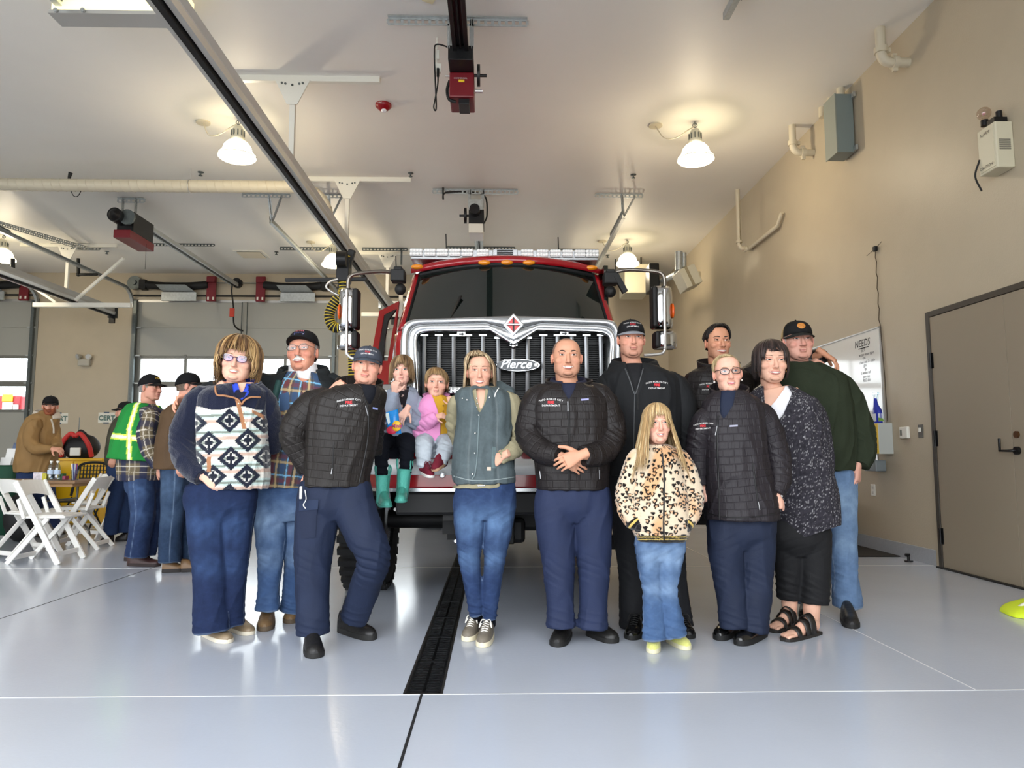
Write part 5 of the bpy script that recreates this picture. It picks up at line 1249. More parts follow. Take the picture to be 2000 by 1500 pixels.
    # ---- head
    def head(s, cx, crown, chin, dy=0., yaw=0., pitch=0., roll=0., wide=1., jaw=1., cheek=1., nose=1., smile=.5, child=0., brow=1., neck=None, lips=1., ears=1., cy_=None, skin=(214,164,138)):
        h = (chin-crown)*(s.D+dy)/FPX; s.hs = h/.228
        c = s.pt(cx, (chin+crown)/2, dy)
        R3 = Matrix.Rotation(yaw+s.yaw*0,4,'Z')@Matrix.Rotation(pitch,4,'X')@Matrix.Rotation(roll,4,'Y')
        s.HM = Matrix.Translation(Vector(c))@R3@Matrix.Scale(s.hs,4)@Matrix.Translation(Vector((0,.012,-.114)))
        s.M = np.array(s.HM); w = wide; S = []
        S.append(ball_shell((0,.012,.145),(.075*w,.094,.083),n=24,m=14))
        rows = [[0,-.070,.004,.028*w*jaw,.020],[0,-.060,.014,.043*w*jaw,.033],[0,-.045,.034,.0545*w*jaw,.049],[0,-.031,.06,.0625*w*(.5+.5*jaw),.062],[0,-.019,.09,.0685*w,.073],[0,-.010,.12,.071*w,.079],[0,-.001,.15,.0725*w,.085],[0,.003,.170,.068*w,.082],[0,.010,.190,.055*w,.069],[0,.012,.207,.036*w,.048]]
        if child:
            for r in rows: r[1] += .004; r[3] *= 1.03
        S.append(ring_loft(crom(rows,.01),(1,0,0),26,2.25))
        for sx in (-1,1):
            S.append(ball_shell((sx*.047*w*jaw,-.014,.050),(.0165,.036,.034)))
            S.append(ball_shell((sx*.038*w,-.0600,.082+.004*smile),(.0285*cheek,.0255,.026*cheek)))
            S.append(ball_shell((sx*.031*w,-.0775,.1165),(.0165,.0125,.0115)))
            if ears: 
                S.append(ball_shell((sx*.0775*w,.004,.104),(.0085,.020*ears,.031*ears),Matrix.Rotation(sx*.35,3,'Z')@Matrix.Rotation(.15,3,'X')))
        S.append(ball_shell((0,-.079,.134),(.052*w,.0125*brow,.0105)))
        ns = nose
        S.append(ring_loft(crom([[0,-.083,.130,.0075,.008],[0,-.094*1,.108,.0085*ns,.010],[0,-.105-.004*(ns-1),.088,.0115*ns,.012],[0,-.109-.006*(ns-1)*2,.0785,.0125*ns,.0115]],.008),(1,0,0),14,round_cap=True))
        for sx in (-1,1): S.append(ball_shell((sx*.0125*ns,-.099,.0755),(.0085,.010,.0075)))
        S.append(ball_shell((0,-.0905,.052),(.0235,.010,.009))); S.append(ball_shell((0,-.0895,.040),(.020,.0095,.0075*lips)))
        S.append(ball_shell((0,-.078,.015),(.026*jaw,.0165,.016)))
        S = [(np.asarray(v)@s.M[:3,:3].T+s.M[:3,3], f) for v, f in S]
        s.skin += S; s.skinrgb = skin; s.wide = w; s.smile = smile; s.jaw = jaw; s.es = 1.14 if child else 1.0
        nk = s.to_w([[0,.022,.06],[0,.024,.0]]); nb = neck or 1.
        if neck is not None and not isinstance(neck,(int,float)):
            e = s.pt(*neck[:2], neck[3] if len(neck) > 3 else .04); r0 = .052*s.hs*(neck[2] if len(neck) > 2 else 1)
            rr = [[*nk[0],r0,r0*1.05],[*nk[1],r0*.98,r0*1.0],[*(nk[1]*.4+e*.6),r0*1.0,r0*.98],[*e,r0*1.12,r0*1.0]]
            s.skin.append(ring_loft(crom(rr,.02),s.side,20,round_cap=True)); s.neck_end = e
    def to_w(s, q): return np.asarray(q, float).reshape(-1,3)@s.M[:3,:3].T+s.M[:3,3]
    def to_l(s, V):
        Mi = np.linalg.inv(s.M); return V@Mi[:3,:3].T+Mi[:3,3]
    # ---- hands: wrist, direction of the fingers, direction the back of the hand faces, thumb side
    def hand(s, wrist, d, back, thumb=1, curl=(.3,.35,.25), spread=.03, sc=1.06, tcurl=.3, tdir=(.75,.62,-.25), fore=None, fc=None):
        w = np.array(wrist, float); Y = np.array(d, float); Y /= np.linalg.norm(Y); Z = np.array(back, float); Z -= Y*Z.dot(Y); Z /= np.linalg.norm(Z); X = np.cross(Y,Z)*thumb
        S = []
        L = lambda x,y,z: w+(X*x+Y*y+Z*z)*sc
        S.append(ring_loft(crom([[*L(0,-.045,0),.025*sc,.019*sc],[*L(0,0,0),.026*sc,.0185*sc],[*L(.003,.035,0),.037*sc,.0165*sc],[*L(0,.07,0.002),.041*sc,.0145*sc],[*L(0,.088,0),.039*sc,.012*sc]],.01), X, 18, 2.6))
        for i in range(4):
            x = (.0305,.0105,-.0105,-.0295)[i]; ln = (.070,.078,.072,.057)[i]; r = (.0090,.0093,.0088,.0078)[i]
            a = 0.; p = L(x,.080-.004*abs(i-1.2),0); sp = spread*(1.2-i)*.9
            pts = [[*p,r*sc,r*sc]]; cc = (fc[i] if fc else 1.)
            for j,(fr,cu) in enumerate(zip((.46,.30,.24),curl)):
                a += cu*cc; dv = Y*math.cos(a)-Z*math.sin(a)+X*sp; p = p+dv*(ln*fr*sc); rr = r*(1-.09*(j+1))*sc; pts.append([*p,rr,rr])
            S.append(ring_loft(crom(pts,.008), X, 12, round_cap=True))
        t = np.array(tdir); t = t/np.linalg.norm(t); p = L(.022,.012,-.006); pts = [[*p,.0135*sc,.0135*sc]]
        dv = X*t[0]+Y*t[1]+Z*t[2]; p = p+dv*(.038*sc); pts.append([*p,.012*sc,.012*sc])
        for j in range(2):
            dv = dv+(Y*.35-X*.55-Z*.2)*tcurl; dv /= np.linalg.norm(dv); p = p+dv*(.029*sc); pts.append([*p,(.0108-.0016*j)*sc,(.0108-.0016*j)*sc])
        S.append(ring_loft(crom(pts,.008), Z, 12, round_cap=True))
        if fore is not None:
            f = np.array(fore, float); S.append(ring_loft(crom([[*L(0,-.01,0),.027*sc,.02*sc],[*(w*.6+f*.4),.032*sc,.027*sc],[*f,.036*sc,.034*sc]],.02), X, 16, round_cap=True))
        s.skin += S; s.hand_pts.append(L(0,.07,0))
    def limb(s, pts, rad):      # bare limb of skin; pts world
        s.skin.append(ring_loft(crom([[*p,r,r] for p, r in zip(pts, rad)],.02), s.side, 18, round_cap=True))
    def body(s, voxel=.0034, color=None, makeup=0., stubble=0., blush=.5, stubcol=(120,92,80)):
        V, F, N = remesh(s.skin+s.core, voxel, 6, .5); F = [tuple(f) for f in F]
        q = s.to_l(V); w = s.wide; inh = (q[:,2] > -.03)&(q[:,2] < .26)&(np.abs(q[:,0]) < .1)&(q[:,1] > -.14)&(q[:,1] < .13)
        fr = sstep(.0,-.05,q[:,1])*inh; d = np.zeros(len(V)); ax = np.abs(q[:,0])
        d -= .0045*g2(ax-.031*w,.013)*g2(q[:,2]-.1265,.006)*fr
        d -= .003*g2(ax-.016*w,.007)*g2(q[:,2]-.116,.010)*fr
        p2 = np.c_[ax,q[:,2]]; ds,_ = segdist(p2,(.0155,.082),(.034*w,.046)); d -= (.0012+.0022*s.smile)*g2(ds,.0045)*fr
        ds,_ = segdist(p2,(.018,.102),(.040*w,.100)); d -= .0012*g2(ds,.003)*fr
        d -= .002*g2(q[:,2]-.028,.006)*g2(ax,.022)*fr
        d += .003*s.smile*g2(ax-.036*w,.014)*g2(q[:,2]-.086,.012)*fr
        V = V+N*(d*s.hs)[:,None]
        base = lin(s.skinrgb); c = np.tile(base,(len(V),1)); c *= (1+.05*wav(V,14.,3.)[:,None])
        red = lin((205,120,104))*(base.sum()/lin((214,164,138)).sum())
        c = mixc(c, red, np.clip(blush*(.55*g2(ax-.042*w,.018)*g2(q[:,2]-.083,.018)+.5*g2(ax,.014)*g2(q[:,2]-.082,.014)+.25*g2(q[:,2]-.013,.01)*g2(ax,.02))*fr,0,.8))
        ear = inh*g2(ax-.0785*w,.008)*(q[:,1] > -.03); c = mixc(c, red, .4*ear)
        if stubble:
            z = q[:,2]; m = inh*(sstep(.075,.05,z+.25*np.maximum(0,.03-ax))+.0)*sstep(.05,-.01,q[:,1])
            m = np.clip(m*sstep(-.03,.0,z),0,1); c = mixc(c, lin(stubcol), stubble*m)
        ds,_ = segdist(p2,(.031*w-.012,.1265),(.031*w+.014,.127)); c = mixc(c, red*.8, .35*g2(ds,.004)*fr+.3*makeup*g2(ax-.031*w,.016)*g2(q[:,2]-.125,.007)*fr)
        if color is not None: c = color(V, q, c)
        o = npmesh('body', V, F, m_skin, s.root, col=np.clip(c,0,1)); s.bodyo = o
        # surface of the face for the things laid on it
        keep = np.where(inh)[0]; km = np.zeros(len(V),bool); km[keep] = True
        Fh = [f for f in F if km[f[0]] and km[f[2]]]; s.hb = BVHTree.FromPolygons([Vector(v) for v in V], Fh)
        s.bV, s.bF = V, F
        return o
    def surf(s, x, z, lift=.001):
        """point of the face in front of local (x,z), pushed out by lift"""
        o = s.to_w([[x,-.25,z]])[0]; d = s.to_w([[x,.25,z]])[0]-o; d /= np.linalg.norm(d)
        hit = s.hb.ray_cast(Vector(o), Vector(d), 1.)
        if hit[0] is None: return None
        return np.array(hit[0])-d*(lift*s.hs)
    def decal(s, name, m, x0, x1, z0, z1, fn, lift=.001, nx=30, nz=16, parent=None, label=None):
        xs = np.linspace(x0,x1,nx); zs = np.linspace(z0,z1,nz); V = []; Cc = []; idx = -np.ones((nx,nz),int)
        for i,x in enumerate(xs):
            for j,z in enumerate(zs):
                r = fn(x,z)
                if r is None: continue
                col, lf = r if isinstance(r[0],(tuple,list,np.ndarray)) else (r,0.)
                p = s.surf(x,z,lift+lf)
                if p is None: continue
                idx[i,j] = len(V); V.append(p); Cc.append(lin(col))
        F = []
        for i in range(nx-1):
            for j in range(nz-1):
                q = (idx[i,j],idx[i+1,j],idx[i+1,j+1],idx[i,j+1])
                if min(q) >= 0: F.append(q)
        if F: return npmesh(name, V, F, m, parent or s.bodyo, col=np.array(Cc), label=label)
    def face(s, iris=(92,66,44), open_=1., browc=(70,50,36), browt=1., browz=.0, lip=(186,104,98), teeth=True, mw=1., sm=None, lash=(40,28,24), gap=False, mo=1., brow_arch=1., ez=0., lowlid=True):
        w = s.wide; sm = s.smile if sm is None else sm
        for sx in (-1,1):
            c0, zc = sx*.0312*w, .1165+ez
            def eye(x,z):
                es = s.es; u = (x-c0)/(.0168*es); v = (z-zc)/es-.0012*sx*u
                if abs(u) > 1: return None
                up = .0068*open_*(1-abs(u)**2.2)**.9; lo = -.0050*open_*(1-abs(u)**2.)+.0012*sm*(1-u*u)
                if v > up+.0022 or v < lo-.0010: return None
                if v > up-.0004: return lash
                if v < lo: return tuple(.62*a for a in s.skinrgb)
                r = math.hypot((x-c0)/es, v-.0006)
                if r < .0030: return (16,12,12)
                if r < .0068: return tuple(a*(.75 if r > .0058 else 1) for a in iris)
                return (214,206,200) if abs(u) < .8 else (206,170,160)
            s.decal('eye', m_eye, c0-.0182*s.es, c0+.0182*s.es, zc-.009*s.es, zc+.012*s.es, eye, .0011, 40, 30)
            bz = .1375+browz
            def brow(x,z):
                u = (x*sx-.013*w)/(.040*w)
                if u < 0 or u > 1: return None
                mid = bz+.0055*brow_arch*math.sin(min(1,u*1.25)*PI*.62)-.004*max(0,u-.6)/.4; th = .0042*browt*(1-.75*max(0,u-.35)/.65)*min(1,.45+u*4)
                e = abs(z-mid)/th
                if e > 1: return None
                k = .85+.3*((int(x*9000)*7919) % 5)/5; return (tuple(min(255,a*k) for a in browc), .0012*(1-e))
            s.decal('eyebrow', m_brow, sx*.010*w if sx>0 else -.058*w, .058*w if sx>0 else -.010*w, bz-.010, bz+.013, brow, .0009, 46, 22)
        mwid = (.0245+.0085*sm)*mw; zc = .0465; a = .0075*sm
        op = (.0088 if teeth else .0007)*mo
        def mouth(x,z):
            u = x/mwid
            if abs(u) > 1: return None
            e = 1-u*u; mid = zc+a*u*u-.001*sm
            up = mid+op*.42*e; lo = mid-op*.62*e-(.0012*sm*e)
            ut = up+.0040*(1-abs(u)**1.6)*(1-.12*g2(np.array(u),.12)); lt = lo-.0052*(1-abs(u)**1.8)
            if z > ut or z < lt: return None
            if z > up: return (lip, .0012*(ut-z)/.005)
            if z < lo: return (tuple(min(255,q*1.04) for q in lip), .0016*min(1,(z-lt)/.004))
            if not teeth: return (tuple(q*.5 for q in lip), 0.)
            if abs(u) > .86: return ((96,50,46), -.0008)
            tx = (x/.0058) % 1
            if gap and (int(abs(x)/.0058) in (1,2)) and z > mid-op*.2: return ((70,36,36), -.001)
            if z < lo+.0012: return ((150,96,90), -.0006)
            return ((226,217,204) if .07 < tx < .93 else (196,186,174), -.0004)
        s.decal('mouth', m_lip, -.037*mw, .037*mw, .022, .070, mouth, .0012, 70, 56)
    def moustache(s, rgb, w=.03, z=.060, h=.011):
        def f(x,zz):
            u = x/w
            if abs(u) > 1: return None
            mid = z-.010*abs(u)**1.6; t = h*(1-.55*abs(u)**2); e = abs(zz-mid)/t
            if e > 1: return None
            k = .82+.3*abs(math.sin(x*2600+zz*900)); return (tuple(min(255,a*k) for a in rgb), .0075*(1-e*e)*(1-.4*u*u)+.001*math.sin(x*2600))
        s.decal('moustache', m_brow, -w, w, z-.03, z+.02, f, .001, 60, 34)
    def beard(s, rgb, z1=.07, thick=.008):
        def f(x,z):
            zt = z1-.0+.04*(abs(x)/.055)**3
            if z > zt or (abs(x) < .019 and .038 < z < .053): return None
            e = min(1,(zt-z)/.02); k = .8+.35*abs(math.sin(x*2200+z*1500)); return (tuple(min(255,a*k) for a in rgb), thick*e)
        s.decal('beard', m_brow, -.064, .064, -.008, .12, f, .001, 60, 50)
    # ---- hair
    def hair(s, zend, cols, n=240, lift=1.07, jit=.03, flare=0., curl=0., width=.0075, root=None, shell=1.035, zbase=None, pole=(0.,.01), th0=(.03,.55), wave=0., end_in=.0, seed=1, ra=(.077,.097,.086), flat=.45, fringe_out=0., zj=.006, name='hair', droop=None, cc=None):
        rn = random.Random(seed); V = []; F = []; C = []
        cols = [lin(c) for c in cols]; rootc = lin(root) if root else None
        C0 = HC if cc is None else np.array(cc); w = s.wide
        # scalp shell
        zb = zbase or zend; nt, nph = 22, 64; gi = -np.ones((nt,nph),int)
        for i in range(nt):
            th = .02+i*(2.5/(nt-1))
            for j in range(nph):
                ph = 2*PI*j/nph-PI; pd = math.degrees(ph)
                z = C0[2]+ra[2]*shell*math.cos(th)
                if z < zb(pd)-.004: continue
                r = (1+.012*math.sin(j*5.3+i*2.1)); p = C0+np.array([ra[0]*w*math.sin(th)*math.sin(ph), -ra[1]*math.sin(th)*math.cos(ph), ra[2]*math.cos(th)])*shell*r
                if th > PI/2: p[:2] = C0[:2]+np.array([ra[0]*w*math.sin(ph), -ra[1]*math.cos(ph)])*shell*r*(1-.12*(th-PI/2))
                gi[i,j] = len(V); V.append(p); k = .72+.4*rn.random(); C.append(cols[rn.randrange(len(cols))]*k if not root or th > .7 else rootc*k)
        for i in range(nt-1):
            for j in range(nph):
                q = (gi[i,j],gi[i,(j+1)%nph],gi[i+1,(j+1)%nph],gi[i+1,j])
                if min(q) >= 0: F.append(q)
        for k in range(n):
            pd = rn.uniform(-180,180); ph = math.radians(pd); t0 = rn.uniform(*th0); lf = lift*(1+rn.uniform(-jit,jit)); ze = zend(pd)+rn.uniform(-zj,zj*1.3)
            pts = []; ww = rn.uniform(-1,1); wp = rn.uniform(0,6.28)
            steps = 9; zeq = C0[2]
            for i in range(steps):
                th = t0+(PI/2-t0)*i/(steps-1); z = C0[2]+ra[2]*lf*math.cos(th)
                if z < ze: break
                a = ph+.10*ww*math.sin(th*2)
                # start at the parting: pull the pole sideways
                px = pole[0]*(math.cos(th)); py = pole[1]*math.cos(th)
                pts.append(C0+np.array([ra[0]*w*lf*math.sin(th)*math.sin(a)+px, -ra[1]*lf*math.sin(th)*math.cos(a)+py-fringe_out*max(0,math.cos(ph))*math.sin(th)**4, ra[2]*lf*math.cos(th)]))
            if len(pts) == steps and ze < zeq-.012:
                e = pts[-1]; m = max(3,int((zeq-ze)/.018))
                for i in range(1,m+1):
                    t = i/m; z = zeq+(ze-zeq)*t; o = e-C0
                    f = 1+flare*(zeq-z)/.1-end_in*max(0,t-.6)/.4
                    wv = wave*math.sin(t*9+wp)*(.3+t); x_, y_ = o[0]*f, o[1]*f
                    if droop: x_, y_ = droop(x_, y_, z, t)
                    pts.append(np.array([C0[0]+x_+wv*math.cos(ph), C0[1]+y_+wv*math.sin(ph)*.6-curl*math.sin(t*2.5)*0, z]))
            if len(pts) < 3: continue
            pts = np.array(pts); m = len(pts); T = np.gradient(pts,axis=0); T /= np.linalg.norm(T,axis=1)[:,None]+1e-9
            col = cols[rn.randrange(len(cols))]*rn.uniform(.72,1.18); b0 = len(V); r0 = width*rn.uniform(.7,1.3)
            for i in range(m):
                out = pts[i]-C0; out[2] *= .4; out -= T[i]*out.dot(T[i]); out /= np.linalg.norm(out)+1e-9; sd = np.cross(T[i],out); t = i/(m-1)
                r = r0*(.25+.75*math.sin(PI*min(1,t*.9+.06)))*(1 if t < .75 else max(.12,(1-t)/.25))
                for a in range(6):
                    q = 2*PI*a/6; V.append(pts[i]+sd*(r*math.cos(q))+out*(r*flat*math.sin(q)))
                    C.append(col if rootc is None else col*min(1,t*2.6)+rootc*(1-min(1,t*2.6)))
            for i in range(m-1):
                for a in range(6): F.append((b0+i*6+a,b0+i*6+(a+1)%6,b0+(i+1)*6+(a+1)%6,b0+(i+1)*6+a))
        V = s.to_w(np.array(V)); o = npmesh(name, V, F, m_hair, s.root, col=np.clip(np.array(C),0,1))
        return o
    # ---- headwear
    def cap(s, rgb, brim=None, back=None, z=.150, tilt=.10, front_h=1., blen=.072, zc=0., lines=None, patch=None, bw=.082, name='cap', bdip=.02, bslope=.022):
        brim = brim or rgb; w = s.wide; V = []; C = []; F = []; nph, nt = 48, 14
        r = np.array([.084*w,.104,.094*front_h])
        for i in range(nt):
            t = i/(nt-1)
            for j in range(nph):
                ph = 2*PI*j/nph; fr = -math.cos(ph)  # +1 at back
                z0 = z-tilt*.05*(1+fr)-.012*(1+fr)*.5
                th = (PI/2)*(1-t)
                ex = math.sin(th)**.82 if fr < 0 else math.sin(th)**.92
                zz = z0+(HC[2]+r[2]*1.0-z0)*math.cos(th)**(.80 if fr < 0 else .95)+zc
                V.append(HC*[1,1,0]+np.array([r[0]*ex*math.sin(ph), -r[1]*ex*math.cos(ph), zz]))
                cc = rgb if (back is None or math.cos(ph) > .25) else back
                seam = min(abs(((ph/(PI/3)) % 1)-0),abs(1-((ph/(PI/3)) % 1))) < .02
                C.append(lin(cc)*(.8 if seam else 1))
        for i in range(nt-1):
            for j in range(nph): F.append((i*nph+j,i*nph+(j+1)%nph,(i+1)*nph+(j+1)%nph,(i+1)*nph+j))
        b = len(V)-nph; V.append(V[b]*0+np.mean(V[b:b+nph],axis=0)+[0,0,.003]); C.append(lin(rgb)); 
        for j in range(nph): F.append((b+j,b+(j+1)%nph,len(V)-1))
        V = np.array(V); Wc = s.to_w(V); s.capV, s.capF = Wc, F
        o = npmesh(name, Wc, F, m_cloth, s.root, col=np.array(C)); o.modifiers.new('solid','SOLIDIFY').thickness = .003*s.hs
        # button
        mb = MB(); mb.ball(s.to_w([V[-1]])[0], .006*s.hs, 10, 6); mb.cc = lin(rgb); mb.C = [lin(rgb)]*len(mb.V); mb.build('button', m_cloth, o, vcol=True)
        B = []; nx, ny = 21, 9
        for j in range(ny):
            t = j/(ny-1)
            for i in range(nx):
                u = -1+2*i/(nx-1); x = bw*w*u; yb = HC[1]-r[1]*math.sqrt(max(0,1-(x/r[0])**2*.98)); L = blen*math.sqrt(max(0,1-abs(u)**2.6))
                B.append([x, yb-L*t+.004, z+zc-tilt*.0-bdip*u*u-bslope*t*math.sqrt(max(0,1-u*u))-.002])
        FB = [(j*nx+i,j*nx+i+1,(j+1)*nx+i+1,(j+1)*nx+i) for j in range(ny-1) for i in range(nx-1)]
        br = npmesh('brim', s.to_w(B), FB, m_cloth, o, col=np.tile(lin(brim),(len(B),1))); br.modifiers.new('solid','SOLIDIFY').thickness = .005*s.hs
        bv = BVHTree.FromPolygons([Vector(v) for v in Wc], F)
        if lines:
            for txt, size, zz, m in lines:
                TV, TF = text_polys(txt, size, bold=size*.005, spacing=1.10); V2 = []; 
                for p in TV:
                    q = [p.x, -.3, zz+p.y-4.*p.x*p.x*.5]; a = s.to_w([q])[0]; d = s.to_w([[q[0],.3,q[2]]])[0]-a; d /= np.linalg.norm(d); h = bv.ray_cast(Vector(a),Vector(d),1.)
                    V2.append(np.array(h[0])-d*.004*s.hs if h[0] is not None else a+d*.19*s.hs)
                npmesh('cap_lettering', V2, TF, m, o, smooth=False)
        if patch:
            pw, ph_, zz, rgbp = patch; PV = []; nx, ny = 14, 10
            for j in range(ny):
                for i in range(nx):
                    a_ = -1+2*i/(nx-1); b_ = -1+2*j/(ny-1); a2, b2 = a_*math.sqrt(1-b_*b_/2), b_*math.sqrt(1-a_*a_/2)
                    q = [a2*pw,-.3,zz+b2*ph_]; aa = s.to_w([q])[0]; d = s.to_w([[q[0],.3,q[2]]])[0]-aa; d /= np.linalg.norm(d); h = bv.ray_cast(Vector(aa),Vector(d),1.)
                    PV.append(np.array(h[0])-d*.0045*s.hs if h[0] is not None else aa+d*.2)
            pf = [(j*nx+i,j*nx+i+1,(j+1)*nx+i+1,(j+1)*nx+i) for j in range(ny-1) for i in range(nx-1)]
            pc = np.tile(lin(rgbp),(len(PV),1)); k = np.array([.55 if (((i*3+j*5) % 7) in (0,3)) and 2 < i < 11 and 2 < j < 7 else 1. for j in range(ny) for i in range(nx)])
            npmesh('cap_patch', PV, pf, m_leather, o, col=pc*k[:,None])
        return o
    def glasses(s, rgb, rx=.0235, rz=.0165, th=.0016, z=.1155, cat_eye=0., lens=None, top=None, yf=-.104, square=2.6, rim=True):
        w = s.wide; fr = MB(); m = mat('frame_%d_%d_%d'%tuple(rgb), rgb, .3, spec=.6); lm = []
        for sx in (-1,1):
            pts = []; 
            for i in range(28):
                a = 2*PI*i/28; ca, sa = math.cos(a), math.sin(a); e = 2/square
                x = math.copysign(abs(ca)**e,ca)*rx; zz = math.copysign(abs(sa)**e,sa)*rz
                zz += cat_eye*max(0,x/rx)**2*.006*(1 if zz > -.004 else .3)
                xx = sx*(.0325*w+x); pts.append(s.to_w([[xx, yf+.9*xx*xx*2.2, z+zz]])[0])
            lm.append(pts)
            if rim: fr.tube(pts, th*s.hs*1.0, n=7, closed=True)
            hx = sx*(.0325*w+rx); hz = z+rz*.55+cat_eye*.005
            fr.tube(s.to_w([[hx,yf+.9*hx*hx*2.2,hz],[sx*.0745*w,-.06,hz],[sx*.0785*w,.0,hz-.004],[sx*.078*w,.02,hz-.014]]), th*s.hs, n=7)
        bx = .0325*w-rx; fr.tube(s.to_w([[-bx,yf+.002,z+.004],[0,yf-.003,z+.008],[bx,yf+.002,z+.004]]), th*s.hs, n=7)
        g = fr.build('glasses', m, s.root)
        lmat = thin_glass('lens_%d_%d_%d'%tuple(lens or (250,250,250)), lens or (250,250,250), .10 if lens else .05)
        for pts in lm:
            mb = MB(); mb.add([tuple(p) for p in pts],[tuple(range(28))]); mb.build('lens', lmat, g)
        if top is not None:
            for pts in lm:
                mb = MB(); sel = [pts[i] for i in range(2,13)]; mb.tube([Vector(p)+Vector((0,-.001,.0005)) for p in sel], th*.75*s.hs, n=6); mb.build('rim_top', mat('rimtop_%d'%top[0],top,.3), g)
        return g
    # ---- marks on cloth
    def mark(s, bv, name, txt, size, x, y, m, parent, roll=0., arcd=0., lift=.003, bold=.02, D=None, spacing=1.):
        """lettering laid on cloth where the photo line (x,y) meets it"""
        TV, TF = text_polys(txt, size, bold=size*bold, spacing=spacing); c = np.array(P(x,y,s.D)); V2 = []
        cr, sr = math.cos(roll), math.sin(roll)
        for p in TV:
            u, v = p.x, p.y-arcd*p.x*p.x; q = Vector((c[0]+u*cr-v*sr, 0, c[2]+u*sr+v*cr)); q.y = c[1]
            d = (q-EYE).normalized(); h = bv.ray_cast(EYE, d, 30.)
            V2.append(np.array(h[0]-d*lift) if h[0] is not None else np.array(q))
        return npmesh(name, V2, TF, m, parent, smooth=False)
    def dept(s, bv, x, y, parent, k=1., roll=0.):
        up = np.array([math.sin(roll),-math.cos(roll)]); dz = 9.5*k
        s.mark(bv,'embroidered_lettering','PASO ROBLES CITY',.0150*k,x+up[0]*dz*-1*-.9,y-6.2*k,m_embw,parent,roll,2.2/k,bold=.006,spacing=1.12)
        s.mark(bv,'embroidered_word','FIRE',.0215*k,x,y,m_embr,parent,roll,0,bold=.04)
        s.mark(bv,'embroidered_lettering','DEPARTMENT',.0155*k,x,y+6.3*k,m_embw,parent,roll,0,bold=.006,spacing=1.12)
    def path_on(s, bv, pts, lift=.003):
        o = []
        for x,y in pts:
            d = ray(x,y).normalized(); h = bv.ray_cast(EYE,d,40.)
            if h[0] is not None: o.append(h[0]-d*lift)
        return o
    def strip(s, bv, name, pts, r, m, parent, lift=.002, per=6):
        pp = s.path_on(bv, crom([[x,y,0] for x,y in pts],per=per)[:,:2], lift)
        if len(pp) < 2: return None
        mb = MB(); mb.tube(pp, r, n=6); return mb.build(name, m, parent)
    def patch(s, bv, name, quad, rgb, parent, m=None, lift=.003, n=6):
        q = [np.array(p,float) for p in quad]; V=[]
        for j in range(n+1):
            for i in range(n+1):
                u,v=i/n,j/n; p=(q[0]*(1-u)+q[1]*u)*(1-v)+(q[3]*(1-u)+q[2]*u)*v; d=ray(*p).normalized(); h=bv.ray_cast(EYE,d,40.)
                V.append(np.array(h[0]-d*lift) if h[0] is not None else np.array(P(*p,s.D)))
        F=[(j*(n+1)+i,j*(n+1)+i+1,(j+1)*(n+1)+i+1,(j+1)*(n+1)+i) for j in range(n) for i in range(n)]
        return npmesh(name,V,F,m or m_cloth,parent,col=np.tile(lin(rgb),(len(V),1)))
    # ---- collar that stands round the neck, open at the front
    def collar(s, cx, cy, w, h, rgb, m, dy=.03, d=.75, tilt=.25, gap=.5, flare=1.15, name='collar', parent=None, drop=0., fold=0., r2=None, th=.006):
        c = s.pt(cx,cy,dy); a = w*s.k; b = a*d; hh = h*s.k; V=[]; n=40; lv = 5 if not fold else 8
        for j in range(lv):
            t = j/(lv-1)
            for i in range(n+1):
                ph = gap+(2*PI-2*gap)*i/n     # 0 = front
                fr = .5+.5*math.cos(ph)
                if fold: 
                    tt_ = t*2; up = hh*(tt_ if tt_ < 1 else 2-tt_)-(fold*hh*max(0,tt_-1)); f = 1+.0*t+.28*max(0,tt_-1)
                else: up = hh*t; f = 1+(flare-1)*t*(fr)
                p = c+s.side*(a*f*math.sin(ph))+s.fwd*(b*f*math.cos(ph)); p[2] += up*(1-.35*fr*(0 if fold else 1))-tilt*b*math.cos(ph)-drop*s.k*fr
                V.append(p)
        F=[(j*(n+1)+i,j*(n+1)+i+1,(j+1)*(n+1)+i+1,(j+1)*(n+1)+i) for j in range(lv-1) for i in range(n)]
        q = np.c_[[[(i/n)*.4,(j/lv)*h*s.k,0] for j in range(lv) for i in range(n+1)]]
        o = npmesh(name,V,F,m,parent or s.root,col=np.tile(lin(rgb),(len(V),1)),extra=q); md=o.modifiers.new('solid','SOLIDIFY'); md.thickness=th; md.offset=0
        return o
